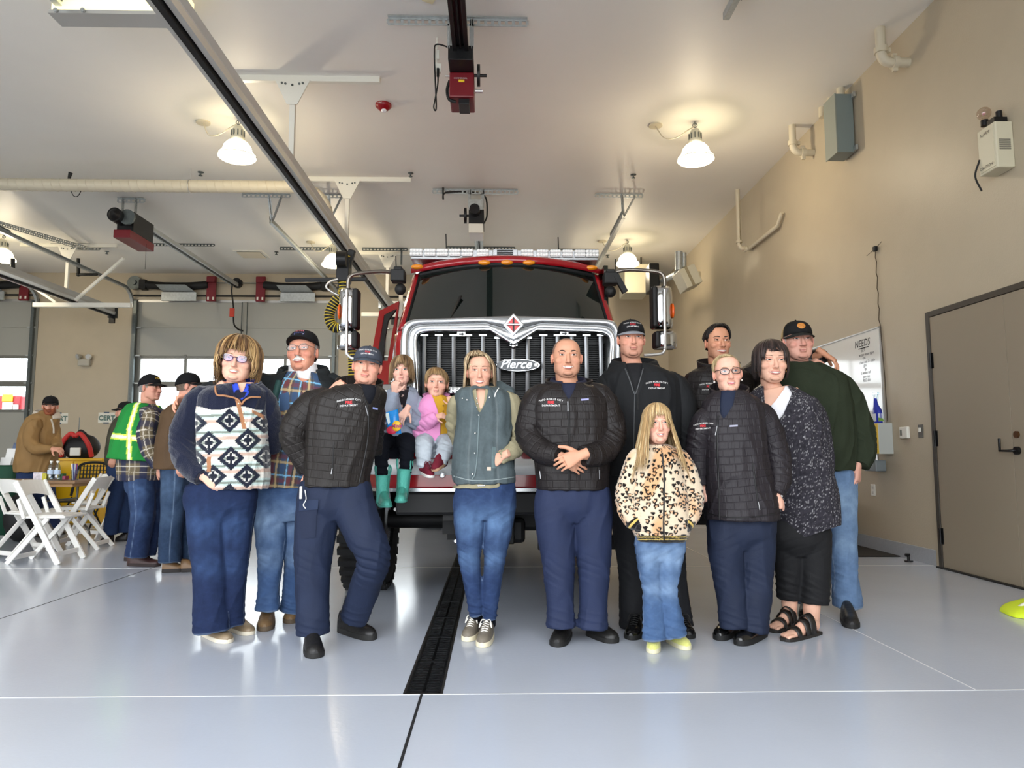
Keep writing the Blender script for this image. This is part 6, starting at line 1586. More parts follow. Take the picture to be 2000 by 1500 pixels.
# ---- footwear: heel and toe on the ground
def shoe(s, heel, toe, wid, m, rgb, sole, kind='shoe', ht=1., shaft=None, zf=0., label=None, z0=0., roll=0., name='shoe', sole_h=.022, laces=None, up0=(0,0,1)):
    heel, toe = Vector(heel), Vector(toe); f = (toe-heel); L = f.length; f.normalize(); up0 = Vector(up0); sd = f.cross(up0).normalized(); up = sd.cross(f).normalized()
    def at(t,u,z): return heel+f*(L*t)+sd*(wid/2*u)+up*z
    def wf(t): return (.62+.25*math.sin(min(1,t/.65)*PI*.5)**1.2)*(1 if t < .72 else math.sqrt(max(0.004,1-((t-.72)/.2805)**2.4)))*(1 if t > .1 else (.55+.45*math.sqrt(t/.1)))
    sh = sole_h; mb = MB(); ts = [math.sin(PI/2*i/26) for i in range(27)]
    out = [at(t,wf(t)*1.06,0) for t in ts]+[at(t,-wf(t)*1.06,0) for t in reversed(ts)]
    mb.prism(out, up*sh); mb.C = [lin(sole)]*len(mb.V)
    def hf(t): return ht*(.090-.012*t if t < .35 else (.084-.10*(t-.35) if t < .75 else .044*math.sqrt(max(.02,1-((t-.75)/.27)**2))))
    R_=[]
    for i in range(19):
        t = .015+.980*math.sin(PI/2*i/18); w_ = wf(t); h_ = hf(t); row=[]
        for k in range(15):
            a = PI*k/14; cx = math.copysign(abs(math.cos(a))**.75,math.cos(a)); sz = math.sin(a)**.8
            row.append(at(t, w_*cx*(.98 if sz < .4 else .98-.25*(sz-.4)), sh*.8+h_*sz))
        R_.append(row)
    ub = MB(); ub.grid(R_); ub.add(R_[0],[tuple(range(15))]); ub.add(R_[-1],[tuple(range(15))])
    ub.C = [lin(rgb)]*len(ub.V); u = ub.build(name, m, s.root, vcol=True, label=label)
    so = mb.build('sole', mat('sole_rubber',vcol=True,rough=.7), u, vcol=True, bev=.004)
    if shaft is not None:   # points of the shaft, radius
        pts, rr, rc = shaft
        V,F = ring_loft(crom([[*p,r,r] for p,r in zip(pts,rr)],.02), sd, 20); npmesh('shaft', V, F, m, u, col=np.tile(lin(rc),(len(V),1)))
    if laces is not None:
        for k in range(5):
            t = .40+.075*k; h_ = hf(t)*.99+sh*.8; w_ = wf(t)*.42; lb = MB()
            lb.tube([at(t,-w_,h_*.94),at(t+.03,0,h_+.004),at(t+.01,w_,h_*.94)], .0035, n=6); lb.build('lace', mat('lace_%d_%d_%d'%tuple(laces),laces,.7), u)
        lb = MB()
        for q in (-1,1): lb.tube(crom([at(.42,0,hf(.42)+sh+.002),at(.48,q*.5,hf(.45)+sh+.012),at(.55,q*.75,hf(.6)+sh*.6),at(.5,q*.5,hf(.5)+sh)],per=4),.003,n=5)
        lb.build('lace_bow', mat('lace_%d_%d_%d'%tuple(laces),laces,.7), u)
    return u
def denim(rgb, fade, fk=.6, seam=True, light=(150,170,196)):
    b, f = lin(rgb), lin(fade)
    def fn(V,N,q,ang,tt):
        c = np.tile(b,(len(V),1)); zz = (V[:,2]-V[:,2].min())/np.ptp(V[:,2]); n = wav(V,16.,5.); fr = np.clip(-N[:,1]*1.1,0,1)**1.4; leg = q[:,2] > 0
        c = mixc(c, f, np.clip(fk*fr*(g2(zz-.70,.12)+.75*g2(zz-.44,.08))*(1+.25*n),0,1))
        cr = np.maximum(0,1-np.abs(wav(V,9.,2.,(1,1,2.2)))*3.); c = mixc(c, f, .06*cr)
        if seam:
            for a0 in (1.35,-1.35): c = mixc(c, lin(light), .35*g2(ang-a0,.03)*leg)
            c = mixc(c, lin(light), .25*sstep(.985,.995,tt)*leg)
        return c*(1+.07*n[:,None])
    return fn
def plaid(base, bands, pu, pt, ou=0., ot=0.):
    """bands: (axis, position 0..1, half width, rgb, weight)"""
    b = lin(base)
    def fn(V,N,q,ang,tt):
        u = ((q[:,0]+ou)/pu) % 1; t = ((q[:,1]+ot)/pt) % 1; c = np.tile(b,(len(V),1))
        for ax,p0,hw,rgb,w in bands:
            x = u if ax == 'u' else t; d = np.abs(((x-p0+.5) % 1)-.5); c = mixc(c, lin(rgb), w*sstep(hw*1.15,hw*.85,d))
        return c
    return fn

def proj(V):
    V = np.asarray(V)-np.array(EYE); F_, R2, U2 = np.array(_F), np.array(_R), np.array(_U)
    d = V@F_; return 1000+FPX*(V@R2)/d, 750-FPX*(V@U2)/d
def inpoly(px, py, poly):
    r = np.zeros(len(px),bool); n = len(poly)
    for i in range(n):
        (x0,y0),(x1,y1) = poly[i], poly[(i+1) % n]
        c = ((y0 > py) != (y1 > py)) & (px < (x1-x0)*(py-y0)/((y1-y0) or 1e-9)+x0); r ^= c
    return r
def opening(p, poly, back=-.1):
    f = p.fwd
    def fn(V,N,ang,tt,q):
        px,py = proj(V); return inpoly(px,py,poly)&(N@f > back)
    return fn
def shrink(L, k, dy=0.): return [(q[0],q[1],q[2]*k)+tuple(q[3:]) for q in L]
def at3(p, *L): return [p.pt(*q) for q in L]

def relax_edge(V, F, it=14):
    cnt = {}
    for f in F:
        for a,b in zip(f, f[1:]+f[:1]):
            e = (a,b) if a < b else (b,a); cnt[e] = cnt.get(e,0)+1
    nb = {}
    for (a,b),k in cnt.items():
        if k == 1: nb.setdefault(a,[]).append(b); nb.setdefault(b,[]).append(a)
    ids = [i for i in nb if len(nb[i]) == 2]
    if not ids: return V
    ids = np.array(ids); n0 = np.array([nb[i][0] for i in ids]); n1 = np.array([nb[i][1] for i in ids]); V = V.copy()
    for _ in range(it): V[ids] = .4*V[ids]+.3*(V[n0]+V[n1])
    return V
def buzz(rgb, line, w=.8, soft=.012):
    """close-cropped hair: tint of the scalp above a hairline line(azimuth in degrees) -> z"""
    def fn(V, q, c):
        ph = np.degrees(np.abs(np.arctan2(q[:,0], -(q[:,1]-.012)))); ls = np.array([line(a) for a in range(0,181)]); zl = np.interp(ph, np.arange(181), ls)
        m = sstep(-soft, soft, q[:,2]-zl)*(q[:,2] < .27)*(np.abs(q[:,0]) < .077+.03*(q[:,2] > .13)); return mixc(c, lin(rgb)*1., w*m*(.8+.2*wav(V,60.,1.)))
    return fn
# =============================================================== the group
def trousers(p, name, waist, legL, legR, m, color, voxel=.0065, folds=(), wr=.003, smooth=7, ratio=.95, **kw):
    fl = list(folds); w0 = waist[-1]; tops = []
    for L in (legL,legR):
        a = L[0]; s_ = 1 if a[0] > w0[0] else -1; dy = a[4] if len(a)>4 else 0.
        tops.append([(a[0]-s_*3,a[1]-44,a[2]*.86,ratio,dy*.3),(a[0]-s_*1.5,a[1]-18,a[2]*.97,ratio,dy*.7)]+list(L))
    waist = list(waist)+[(w0[0],w0[1]+12,w0[2]*.90,None),(w0[0],w0[1]+30,w0[2]*.55,.7)]
    sh = [p.loft(waist,.60,2.2,core=0,key=name+'w'), p.loft(tops[0],ratio,2.1,core=.5,key=name+'l'), p.loft(tops[1],ratio,2.1,core=.5,key=name+'r')]
    p.core.append(ring_loft(p.rows([(waist[0][0],waist[0][1]-60,waist[0][2]*.5),(waist[0][0],waist[0][1]+8,waist[0][2]*.55)],.6),p.side,14,round_cap=True))
    for t in tops:
        p.core.append(ring_loft(p.rows([(waist[0][0],waist[0][1]+4,12,.9),(t[1][0],t[1][1],14,.9)],.9),p.side,10,round_cap=True))
    for L in (legL,legR):
        n = len(L); a = L[-1]; kn = L[n//2]
        fl.append((p.pt(a[0],a[1]-12,a[4] if len(a)>4 else 0),.085,.045,.007,.25)); fl.append((p.pt(kn[0],kn[1],kn[4] if len(kn)>4 else 0),.10,.05,.0045,.5)); b=L[1]; fl.append((p.pt(L[0][0],L[0][1]+12,0),.09,.05,.0045,-.5))
    return p.garment(name, sh, m, color, voxel, smooth, wr, 7., (name+'w',name+'l',name+'r'), fl, **kw)
def upper(p, name, torso, arms, m, color, voxel=.006, ratio=.66, ex=2.3, wr=.004, folds=(), extra=(), core=.62, **kw):
    sh = [p.loft(torso,ratio,ex,core=core,key=name+'t',level=True)]; keys=[name+'t']; fl=list(folds)
    for i,a in enumerate(arms):
        a0 = a[0]; s_ = 1 if torso[len(torso)//2][0] > a0[0] else -1; a = [(a0[0]+s_*a0[2]*1.0,a0[1]-.30*a0[2],a0[2]*.80,None,a0[4] if len(a0)>4 else 0.)]+list(a)
        sh.append(p.loft(a,.95,2.,core=.42,key=name+str(i))); keys.append(name+str(i))
        j = len(a)//2; e = a[j]; fl.append((p.pt(e[0],e[1],e[4] if len(e)>4 else 0),.10,.045,.006,.7)); e=a[-1]; fl.append((p.pt(e[0],e[1],e[4] if len(e)>4 else 0),.06,.03,.004,.3))
    return p.garment(name, None, m, color, voxel, 3, wr, 7., keys, fl, apart=[[sh[0]]+list(extra)]+[[x] for x in sh[1:]], **kw)

# ---- bald man with clasped hands
p = Person('bald smiling man in a black quilted jacket, hands clasped, front centre', 4.15, (1117,1250))
T_ = [(1110,750,36,.9),(1111,760,60,.64),(1112,775,74,.62),(1113,800,78,.66),(1114,850,76,.70),(1117,900,73,.72),(1118,940,70,.72),(1118,956,69,.72)]
arms = [[(1052,780,28),(1041,815,30),(1036,850,29,None,-.02),(1060,880,26,None,-.10),(1095,891,20,None,-.19)],[(1172,778,28),(1187,815,30),(1195,852,29,None,-.02),(1172,884,26,None,-.11),(1138,891,20,None,-.21)]]
p.head(1107,659,736,yaw=.0,wide=1.10,jaw=1.15,cheek=1.08,smile=.9,nose=1.12,neck=(1110,760,1.25),skin=(198,144,116))
p.hand(p.pt(1134,889,-.25),(-1,-.05,-.42),(.05,-1,.25),1,curl=(.25,.45,.3),tdir=(.8,.6,.0),fore=p.pt(1165,885,-.16))
p.hand(p.pt(1098,893,-.19),(1,-.02,-.55),(0,-1,.1),-1,curl=(.2,.4,.35),tdir=(.6,.7,.1),fore=p.pt(1070,885,-.12))
j = upper(p,'jacket',T_,arms,m_quilt,(50,46,46),cut=opening(p,[(1092,735),(1130,735),(1124,760),(1111,784),(1098,762)]))
bv = p.bvh()
p.dept(bv,1076,786,j); p.patch(bv,'brand_tag',[(1135,779),(1150,778),(1150,781.5),(1135,782.5)],(150,150,190),j)
p.strip(bv,'zipper',[(1111,783),(1112,850),(1112,900),(1112,955)],.0045,m_zipd,j); p.strip(bv,'zip_pull',[(1109,784),(1109.5,803)],.004,m_zip,j)
p.strip(bv,'pocket_zip',[(1054,920),(1056,935)],.003,m_zip,j); p.strip(bv,'pocket_zip',[(1171,918),(1171,936)],.003,m_zip,j)
p.garment('shirt',[p.loft(shrink(T_[:5],.90),.66,core=0,level=True)],m_twill,(30,34,54),.008,2,0)
p.collar(1111,757,44,19,(26,24,25),m_quilt,gap=.55,flare=1.1,tilt=.2,name='jacket_collar',parent=j); p.collar(1110,752,33,14,(30,34,54),m_twill,gap=.42,fold=.3,name='shirt_collar',tilt=.35)
trousers(p,'trousers',[(1118,936,67),(1119,965,72),(1119,990,70)],[(1083,985,40),(1086,1040,37),(1091,1110,31),(1095,1180,26),(1096,1224,29)],[(1156,985,40),(1158,1040,37),(1160,1110,31),(1158,1180,27),(1157,1227,30)],m_twill,(32,41,68))
shoe(p,G(1107,1239),G(1086,1265),.115,m_leather,(28,27,26),(22,21,20),sole_h=.028,ht=1.05,shaft=([G(1104,1240)+Vector((0,0,.07)),G(1103,1240)+Vector((0,.02,.16))],[.05,.052],(28,27,26)),name='boot')
shoe(p,G(1150,1239),G(1204,1257),.115,m_leather,(30,29,28),(22,21,20),sole_h=.028,ht=1.05,shaft=([G(1156,1240)+Vector((0,0,.07)),G(1156,1240)+Vector((0,.02,.16))],[.05,.052],(28,27,26)),name='boot')
p.body(stubble=.25,stubcol=(130,100,88),color=buzz((46,38,34),lambda a: .212 if a<42 else (.212-(a-42)*.0045 if a<58 else (.14 if a<78 else (.125 if a<98 else .055))),.85)); p.face(iris=(70,48,34),browc=(38,28,24),browt=1.15,sm=.95,mw=1.14,open_=.9)

# ---- woman in the grey vest
p = Person('woman with blonde bob in a grey-green hooded vest over olive sleeves and skinny jeans', 4.30, (935,1245))
T_ = [(938,756,30,.9),(941,766,50,.66),(945,780,56,.62),(947,810,56,.66),(945,850,57,.68),(944,900,60,.7),(945,932,61,.7),(946,944,58,.7)]
p.head(937,691,762,wide=1.0,smile=1.,jaw=.95,nose=1.0,neck=(939,772,.95),yaw=.02,skin=(214,162,138))
p.skin.append(p.loft([(938,762,26,.8),(940,775,44,.6),(942,800,50,.6),(942,830,48,.6)],.6,core=0))
v = p.garment('vest',[p.loft(T_,.66,2.3,key='vt',level=True),ring_loft(p.rows([(903,770,8,.9,.02),(912,762,11,.9,.09),(940,757,13,.9,.15),(972,757,15,.9,.11),(996,768,12,.9,.03)],.9),p.side,14,round_cap=True)],m_denim,lambda V,N,q,a,t: np.clip(np.tile(lin((80,90,93)),(len(V),1))*(1+.10*wav(V,12.,1.)[:,None])+.05*g2(a-.62,.03)[:,None]+.04*g2(a+.62,.03)[:,None],0,1),.0055,3,.005,8.,('vt',),[(p.pt(945,935),.2,.05,.003,.3)],cut=opening(p,[(920,758),(956,758),(950,785),(936,812),(926,786)]))
bv = p.bvh()
p.strip(bv,'front_edge',[(936,812),(934,850),(932,890),(928,925),(922,936)],.004,mat('vest_edge',(108,122,124),.8),v)
for x,y in ((935,811),(928,846),(927,885),(923,926),(956,776),(912,781),(903,778)):
    q = p.path_on(bv,[(x,y)],.003)
    if q: mb = MB(); mb.ball(q[0],(.006,.004,.006),10,6); mb.build('snap',m_snap,v)
p.patch(bv,'woven_label',[(951,912),(959,912),(959,919),(951,919)],(190,176,160),v)
for L in ([(961,872),(969,874),(970,915),(960,914)],): p.patch(bv,'pocket_welt',L,(96,112,114),v,m_denim)
p.strip(bv,'waist_stitch',[(886,930),(920,938),(960,938),(1004,932)],.003,mat('stitch_grey',(140,150,150),.8),v); p.strip(bv,'drawstring',[(974,758),(968,768),(966,775)],.0035,m_embw,v)
S_ = shrink(T_,.90)
upper(p,'henley',S_+[(937,952,54,.7)],[[(1000,783,17),(1011,820,19),(1017,855,18,None,-.02),(1002,882,16,None,-.09),(976,893,13,None,-.13)],[(892,786,15,None,.03),(886,830,15,None,.12),(900,880,13,None,.18)]],m_knit,(146,138,112),.006,cut=opening(p,[(928,755),(950,755),(946,790),(938,803),(932,785)]))
bv2 = p.bvh()
for x,y in ((931,778),(932,788),(931,796)):
    q = p.path_on(bv2,[(x,y)],.003)
    if q: mb = MB(); mb.ball(q[0],(.006,.004,.006),10,6); mb.build('snap',m_snap,p.root)
p.hand(p.pt(984,890,-.15),(-.72,.62,-.45),(-.5,-.85,.25),1,curl=(.3,.3,.2),sc=.92,fore=p.pt(998,884,-.09))
trousers(p,'jeans',[(948,940,56),(948,962,60),(948,985,58)],[(917,985,32),(917,1040,28),(917,1085,22),(924,1150,17),(931,1203,13)],[(978,985,31),(972,1040,27),(966,1090,21),(960,1150,17),(956,1210,13)],m_denim,denim((38,54,88),(92,120,156),.6))
bvj = p.bvh(); mb = MB(); q=p.path_on(bvj,[(940,944)],.006)
p.strip(bvj,'belt',[(892,943),(920,946),(945,946),(980,944),(1003,940)],.007,m_blackm,p.root); 
if q: mb.tube([q[0]+Vector((a*.02,-.006,b*.014)) for a,b in ((-1,-1),(1,-1),(1,1),(-1,1))],.004,n=6,closed=True); mb.build('buckle',m_snap,p.root)
for h,t in ((G(931,1233),G(911,1254)),(G(956,1241),G(941,1266))):
    shoe(p,h,t,.098,m_leather,(116,108,96),(214,204,176),laces=(226,222,212),sole_h=.03,name='sneaker',ht=1.05)
p.garment('socks',[ring_loft([[*G(931,1233)+Vector((0,.0,.06)),.036,.036],[*p.pt(931,1195),.036,.036]],p.side,14),ring_loft([[*G(957,1240)+Vector((0,.0,.06)),.036,.036],[*p.pt(956,1203),.036,.036]],p.side,14)],m_knit,(22,24,34),.006,2,0)
p.body(makeup=.2); p.face(iris=(96,74,52),browc=(92,64,46),browt=.8,sm=1.1,mw=1.16,lip=(196,104,100),open_=.95)
p.hair(lambda a: (.21 if abs(a)<44 else (.16 if abs(a)<64 else .0)) if a>0 else (.205 if abs(a)<50 else (.15 if abs(a)<68 else .0)),[(190,166,132),(160,134,100),(206,186,152),(126,100,74)],n=650,lift=1.22,width=.0055,root=(58,44,36),pole=(-.022,-.0),flare=.06,jit=.05,th0=(.02,.5),zbase=lambda a: .2 if abs(a)<35 else (.12 if abs(a)<60 else .0),fringe_out=-.005)

# ---- girl in the leopard jacket
p = Person('young girl with long blonde hair in a leopard print jacket and flared jeans', 3.98, (1300,1268))
T_ = [(1285,868,22,.9),(1285,878,38,.72),(1286,890,47,.7),(1286,930,51,.74),(1287,980,56,.8),(1289,1018,58,.82),(1291,1040,54,.8),(1291,1056,47,.78)]
arms = [[(1246,894,19),(1230,935,21),(1222,978,21),(1233,1012,18,None,-.04),(1246,1026,14,None,-.06)],[(1327,894,19),(1345,935,21),(1353,978,21),(1345,1012,18,None,-.04),(1336,1028,14,None,-.06)]]
rr = np.random.RandomState(5); _sp = rr.rand(6000,2)*[2.0,1.1]-[1.0,.2]; keep=[]
for a in _sp:
    if all((a[0]-b[0])**2+(a[1]-b[1])**2 > .0222**2 for b in keep): keep.append(a)
_sp = np.array(keep); _sr = .0118+.0042*rr.rand(len(_sp)); _sk = rr.rand(len(_sp)); _sa = rr.rand(len(_sp))*6.28; _st=.8+.5*rr.rand(len(_sp))
def leopard(V,N,q,ang,tt):
    c = np.tile(lin((212,192,166)),(len(V),1)); n = wav(V,5.,2.); c = mixc(c,lin((200,146,94)),np.clip(.75*sstep(.05,.55,n),0,1))
    u = q[:,:2]+np.c_[q[:,2]*.37,q[:,2]*.11]*0
    out = np.zeros(len(V)); inn = np.zeros(len(V))
    for i0 in range(0,len(V),20000):
        uu = u[i0:i0+20000]; best = np.full(len(uu),9.); idx = np.zeros(len(uu),int)
        for k in range(len(_sp)):
            pass
        d = ((uu[:,None,:]-_sp[None])**2).sum(2) if len(_sp)*len(uu) < 6e7 else None
        idx = d.argmin(1); dd = uu-_sp[idx]; a = _sa[idx]; ca,sa = np.cos(a),np.sin(a); x = (dd[:,0]*ca+dd[:,1]*sa)*_st[idx]; y = (-dd[:,0]*sa+dd[:,1]*ca)
        r = np.hypot(x,y)*(1+.16*np.sin(3*np.arctan2(y,x)+a*3)); R1 = _sr[idx]; th = np.arctan2(y,x); small = _sk[idx] < .42
        ring = (r < R1)&((r > R1*.42)|small)&~((np.abs(th) < .5)&~small); ring &= ~(small&(r > R1*.68))
        out[i0:i0+20000] = ring; inn[i0:i0+20000] = (r < R1*.5)&~small
    c = mixc(c,lin((196,140,92)),inn*.6); c = mixc(c,lin((20,17,17)),out)
    px,py = proj(V); hem = (q[:,2] == 0)&(py > 1046+ (px-1290)**2*0); c = mixc(c,lin((22,20,20)),hem); gold = hem&((np.abs(py-1049) < .9)|(np.abs(py-1053.5) < .9)); c = mixc(c,lin((206,176,96)),gold)
    cuff = (q[:,2] > 0)&(tt > .93); c = mixc(c,lin((22,20,20)),cuff); c = mixc(c,lin((206,176,96)),cuff&(np.abs(tt-.96)<.012)); return c
p.head(1284,790,864,wide=1.02,jaw=.95,smile=.8,cheek=1.1,nose=.85,child=1,neck=(1285,880,.8),skin=(228,176,154))
j = upper(p,'jacket',T_,arms,m_fleece,leopard,.0042,wr=.003,folds=[(p.pt(1290,1035),.15,.04,.004,.2)])
bv = p.bvh(); p.strip(bv,'zipper',[(1293,884),(1297,930),(1297,980),(1296,1020),(1297,1056)],.005,m_zipd,j,lift=.0)
cl = p.collar(1285,880,27,11,(216,190,160),m_fleece,gap=.35,name='jacket_collar',parent=j,tilt=.2)
trousers(p,'jeans',[(1290,1040,42),(1290,1065,45)],[(1267,1062,27),(1269,1110,22),(1273,1150,19),(1276,1200,20),(1278,1248,24)],[(1312,1062,27),(1308,1110,22),(1304,1150,19),(1311,1200,20),(1319,1243,23)],m_denim,denim((66,90,126),(132,156,184),.55,light=(200,208,214)))
for h,t in ((G(1279,1254),G(1275,1278)),(G(1306,1252),G(1345,1271))): shoe(p,h,t,.085,m_fleece,(206,206,120),(206,200,170),sole_h=.026,name='sneaker',ht=.9)
p.body(voxel=.003,blush=.75); p.face(iris=(90,104,110),browc=(176,138,96),browt=.7,sm=.75,mw=.95,open_=.62,lip=(204,120,112),gap=True,lash=(96,70,54))
def hz_(a):
    a=abs(a)
    return .148 if a < 24 else (.08 if a < 40 else (-.17 if a < 75 else (-.24 if a < 120 else -.25)))
p.hair(hz_,[(190,160,114),(170,138,94),(206,182,140),(146,116,78)],n=750,lift=1.1,width=.0055,pole=(0,-.01),flare=.26,jit=.03,zbase=lambda a: .16 if abs(a)<36 else (.10 if abs(a)<55 else .0),wave=.005,
  droop=lambda x,y,z,t: (x*(1+.05*t), y-.055*t if abs(x) > .05 else y))
# ---- woman in the navy patterned fleece
p = Person('woman with light brown hair and purple glasses in a navy fleece with diamond pattern', 4.25, (430,1245), yaw=.12)
T_ = [(468,750,30,.9),(463,760,54,.66),(457,772,66,.64),(454,800,66,.68),(454,850,65,.74),(457,900,66,.80),(461,932,63,.78),(463,954,57,.74)]
arms = [[(392,782,27),(369,822,28),(358,868,27,None,-.01),(372,908,24,None,-.06),(398,932,19,None,-.11)],[(510,776,24,None,.03),(528,826,24,None,.10),(526,880,22,None,.16)]]
_dc = [(448,821),(408,863),(484,861),(451,895),(482,931),(416,929),(516,826),(378,824),(520,895),(380,897),(448,968),(546,862)]
def aztec(V,N,q,ang,tt):
    px,py = proj(V); c = np.tile(lin((24,28,46)),(len(V),1)); tor = (q[:,2] == 0)
    yoke = 797+4*np.sin((px-400)/14.)
    y2 = py+.04*(px-455); b = (y2-797) % 33.; body = np.tile(lin((202,198,188)),(len(V),1))
    body = mixc(body,lin((186,202,196)),(b > 7)&(b < 11)); body = mixc(body,lin((122,130,120)),(b > 11)&(b < 15.5)); body = mixc(body,lin((180,198,192)),(b > 15.5)&(b < 19)); body = mixc(body,lin((188,160,144)),(b > 22)&(b < 28))
    for cx,cy in _dc:
        dx = np.abs(px-cx); dy = np.abs(y2-cy-.04*(cx-455)*0); dx = np.floor(dx/2.6)*2.6+1.3; 
        d = dx/27.+dy/24.; ring = (d < 1.)&(d > .56); body = mixc(body,lin((28,32,46)),ring)
        inn = d <= .56; body = mixc(body,lin((204,200,190)),inn); body = mixc(body,lin((140,146,136)),inn&(dy < 2.6)&(dx > 5)); dd = dx/9.5+dy/13.; body = mixc(body,lin((26,30,42)),(dd < 1.)&((dx < 3.5)|(dy < 4.5)))
    front = tor&(py > yoke); c[front] = body[front]
    plk = tor&((N@p.fwd) > .2)&(np.abs(px-(464+(py-783)*.25)) < 4.2)&(py > 779)&(py < 838); c[plk] = lin((160,112,78))
    chp = tor&(px > 492)&(px < 517)&(py > 800+ (px-492)*.45)&(py < 806+(px-492)*.55); c[chp] = lin((160,112,78))
    pk = tor&(px > 404)&(px < 412)&(py > 893)&(py < 922); c[pk] = lin((160,112,78))
    return c*(1+.06*wav(V,30.,1.)[:,None])
p.head(465,665,744,yaw=.16,roll=.12,wide=1.12,jaw=1.10,cheek=1.08,smile=.8,neck=(466,768,1.0),skin=(222,172,148))
j = upper(p,'fleece_jacket',T_,arms,m_fleece,aztec,.0042,cut=opening(p,[(450,740),(492,742),(486,770),(472,783),(456,770)]),wr=.004)
bv = p.bvh()
for x,y in ((466,788),(475,806),(479,825)):
    q = p.path_on(bv,[(x,y)],.003)
    if q: mb = MB(); mb.ball(q[0],(.0065,.004,.0065),10,6); mb.build('snap',mat('snap_copper',(206,176,150),.35,metal=.5),j)
cl = p.collar(468,760,38,17,(26,30,50),m_fleece,gap=.5,fold=.45,name='fleece_collar',parent=j,tilt=.45)
p.strip(bv,'collar_trim',[(420,746),(423,770),(440,773),(462,779),(472,790)],.006,mat('tan_trim',(160,112,78),.8),j,lift=.006); p.strip(bv,'collar_trim',[(508,776),(490,776),(478,782),(472,790)],.006,mat('tan_trim'),j,lift=.006)
def blueshirt(V,N,q,a,t):
    n = wav(V,16.,2.); c = np.tile(lin((16,18,40)),(len(V),1)); return mixc(c,lin((44,70,190)),np.abs(n) < .33)
p.garment('shirt',[p.loft(shrink(T_[:5],.92),.68,core=0,level=True)],m_twill,blueshirt,.007,2,0,cut=opening(p,[(460,740),(484,742),(478,762),(472,772),(466,762)]))
p.skin.append(p.loft([(466,752,28,.8),(468,768,40,.6),(466,800,48,.6)],.6,core=0))
p.collar(469,758,31,12,(40,60,160),m_twill,gap=.55,fold=.35,name='shirt_collar',tilt=.5)
p.hand(p.pt(398,931,-.12),(.85,.0,-.45),(-.25,-1,.35),-1,curl=(.25,.3,.2),sc=.98,fore=p.pt(382,916,-.07))
trousers(p,'jeans',[(430,942,62),(431,965,68),(431,985,66)],[(407,985,40),(408,1040,38),(411,1100,34),(412,1170,32),(414,1232,34)],[(462,985,38,None,.03),(459,1040,33,None,.04),(456,1100,28,None,.05),(452,1165,26,None,.06),(450,1218,26,None,.08)],m_denim,denim((26,37,66),(54,76,114),.5))
for h,t in ((G(400,1238),G(448,1257)),(G(448,1226),G(491,1241))):
    u = shoe(p,h,t,.11,m_leather,(134,116,92),(214,204,184),sole_h=.024,ht=.9,name='slip_on_shoe')
p.body(makeup=.1,blush=.55); p.face(iris=(92,100,104),browc=(140,110,80),browt=.7,sm=.65,lip=(190,104,100),open_=.85)
p.hair(lambda a: .158 if abs(a)<30 else (.12 if abs(a)<50 else (.02 if abs(a)<85 else -.03)),[(126,94,58),(154,120,78),(96,69,43),(176,144,98),(78,56,37)],n=620,lift=1.22,jit=.12,width=.0075,pole=(-.01,.01),wave=.011,flare=.03,end_in=.12,ra=(.084,.1,.092),zj=.016,fringe_out=.008,seed=4,zbase=lambda a: .17 if abs(a)<45 else (.11 if abs(a)<60 else -.01))
p.glasses((52,30,66),.025,.0175,.0022,cat_eye=1.,lens=(214,200,255),top=(226,216,222))  # violet lens tint imitates the glare on the glass
# ---- man with the white moustache
p = Person('older man with white moustache, black cap and open dark coat over a plaid shirt', 4.6, (545,1215))
T_ = [(591,727,33,.9),(590,740,60,.64),(587,756,76,.62),(580,800,74,.66),(572,850,68,.70),(566,900,62,.72),(562,922,60,.72)]
arms = [[(524,756,27,None,-.02),(482,752,25,None,-.03),(435,760,22,None,-.07),(396,768,18,None,-.13),(378,772,15,None,-.17)],[(650,756,26,None,.05),(668,800,27,None,.12),(672,860,26,None,.18),(655,905,22,None,.18)]]
p.head(591,647,727,roll=-.04,yaw=-.04,pitch=-.10,wide=1.0,smile=.9,nose=1.15,neck=(592,742,1.05),skin=(214,150,124),jaw=1.02)
j = upper(p,'coat',T_,arms,m_soft,lambda V,N,q,a,t: np.clip(np.tile(lin((30,34,36)),(len(V),1))*(1+.1*wav(V,9.,1.)[:,None]),0,1),.0065,cut=opening(p,[(566,715),(616,715),(630,752),(645,960),(505,960),(522,860),(534,800),(548,742)]),solid=.012)
cl = p.collar(592,738,46,24,(34,38,40),m_soft,gap=.75,fold=.5,name='coat_hood_collar',parent=j,tilt=.3,dy=.04)
bvc = p.bvh(); p.strip(bvc,'green_lining',[(545,745),(530,800),(519,850),(511,905)],.022,mat('green_lining',(30,66,62),.7),j,lift=-.004)
PL = plaid((88,84,78),[('u',.12,.13,(44,72,108),.75),('t',.1,.16,(50,78,112),.6),('u',.55,.10,(110,50,58),.7),('t',.62,.09,(108,48,56),.6),('u',.36,.028,(126,186,222),.95),('t',.40,.03,(126,186,222),.85),('u',.78,.05,(196,170,122),.75),('t',.86,.05,(196,170,122),.7),('u',.92,.02,(30,34,44),.6)],.13,.15)
S_ = [(592,728,31,.9),(590,742,56,.64),(586,758,68,.62),(580,800,67,.66),(572,850,62,.70),(562,900,58,.74),(556,945,55,.72),(555,952,53,.72)]
sh = p.garment('plaid_shirt',[p.loft(S_,.66,2.3,key='ps',core=0,level=True)],m_twill,PL,.0045,3,.003,7.,('ps',),cut=opening(p,[(574,710),(610,712),(606,740),(591,748),(580,738)]))
bvp = p.bvh(); p.strip(bvp,'button_placket',[(590,750),(588,800),(583,850),(574,900),(566,948)],.003,mat('placket',(70,66,66),.8),sh); p.patch(bvp,'chest_pocket',[(546,770),(564,766),(566,800),(547,803)],(66,88,120),sh)
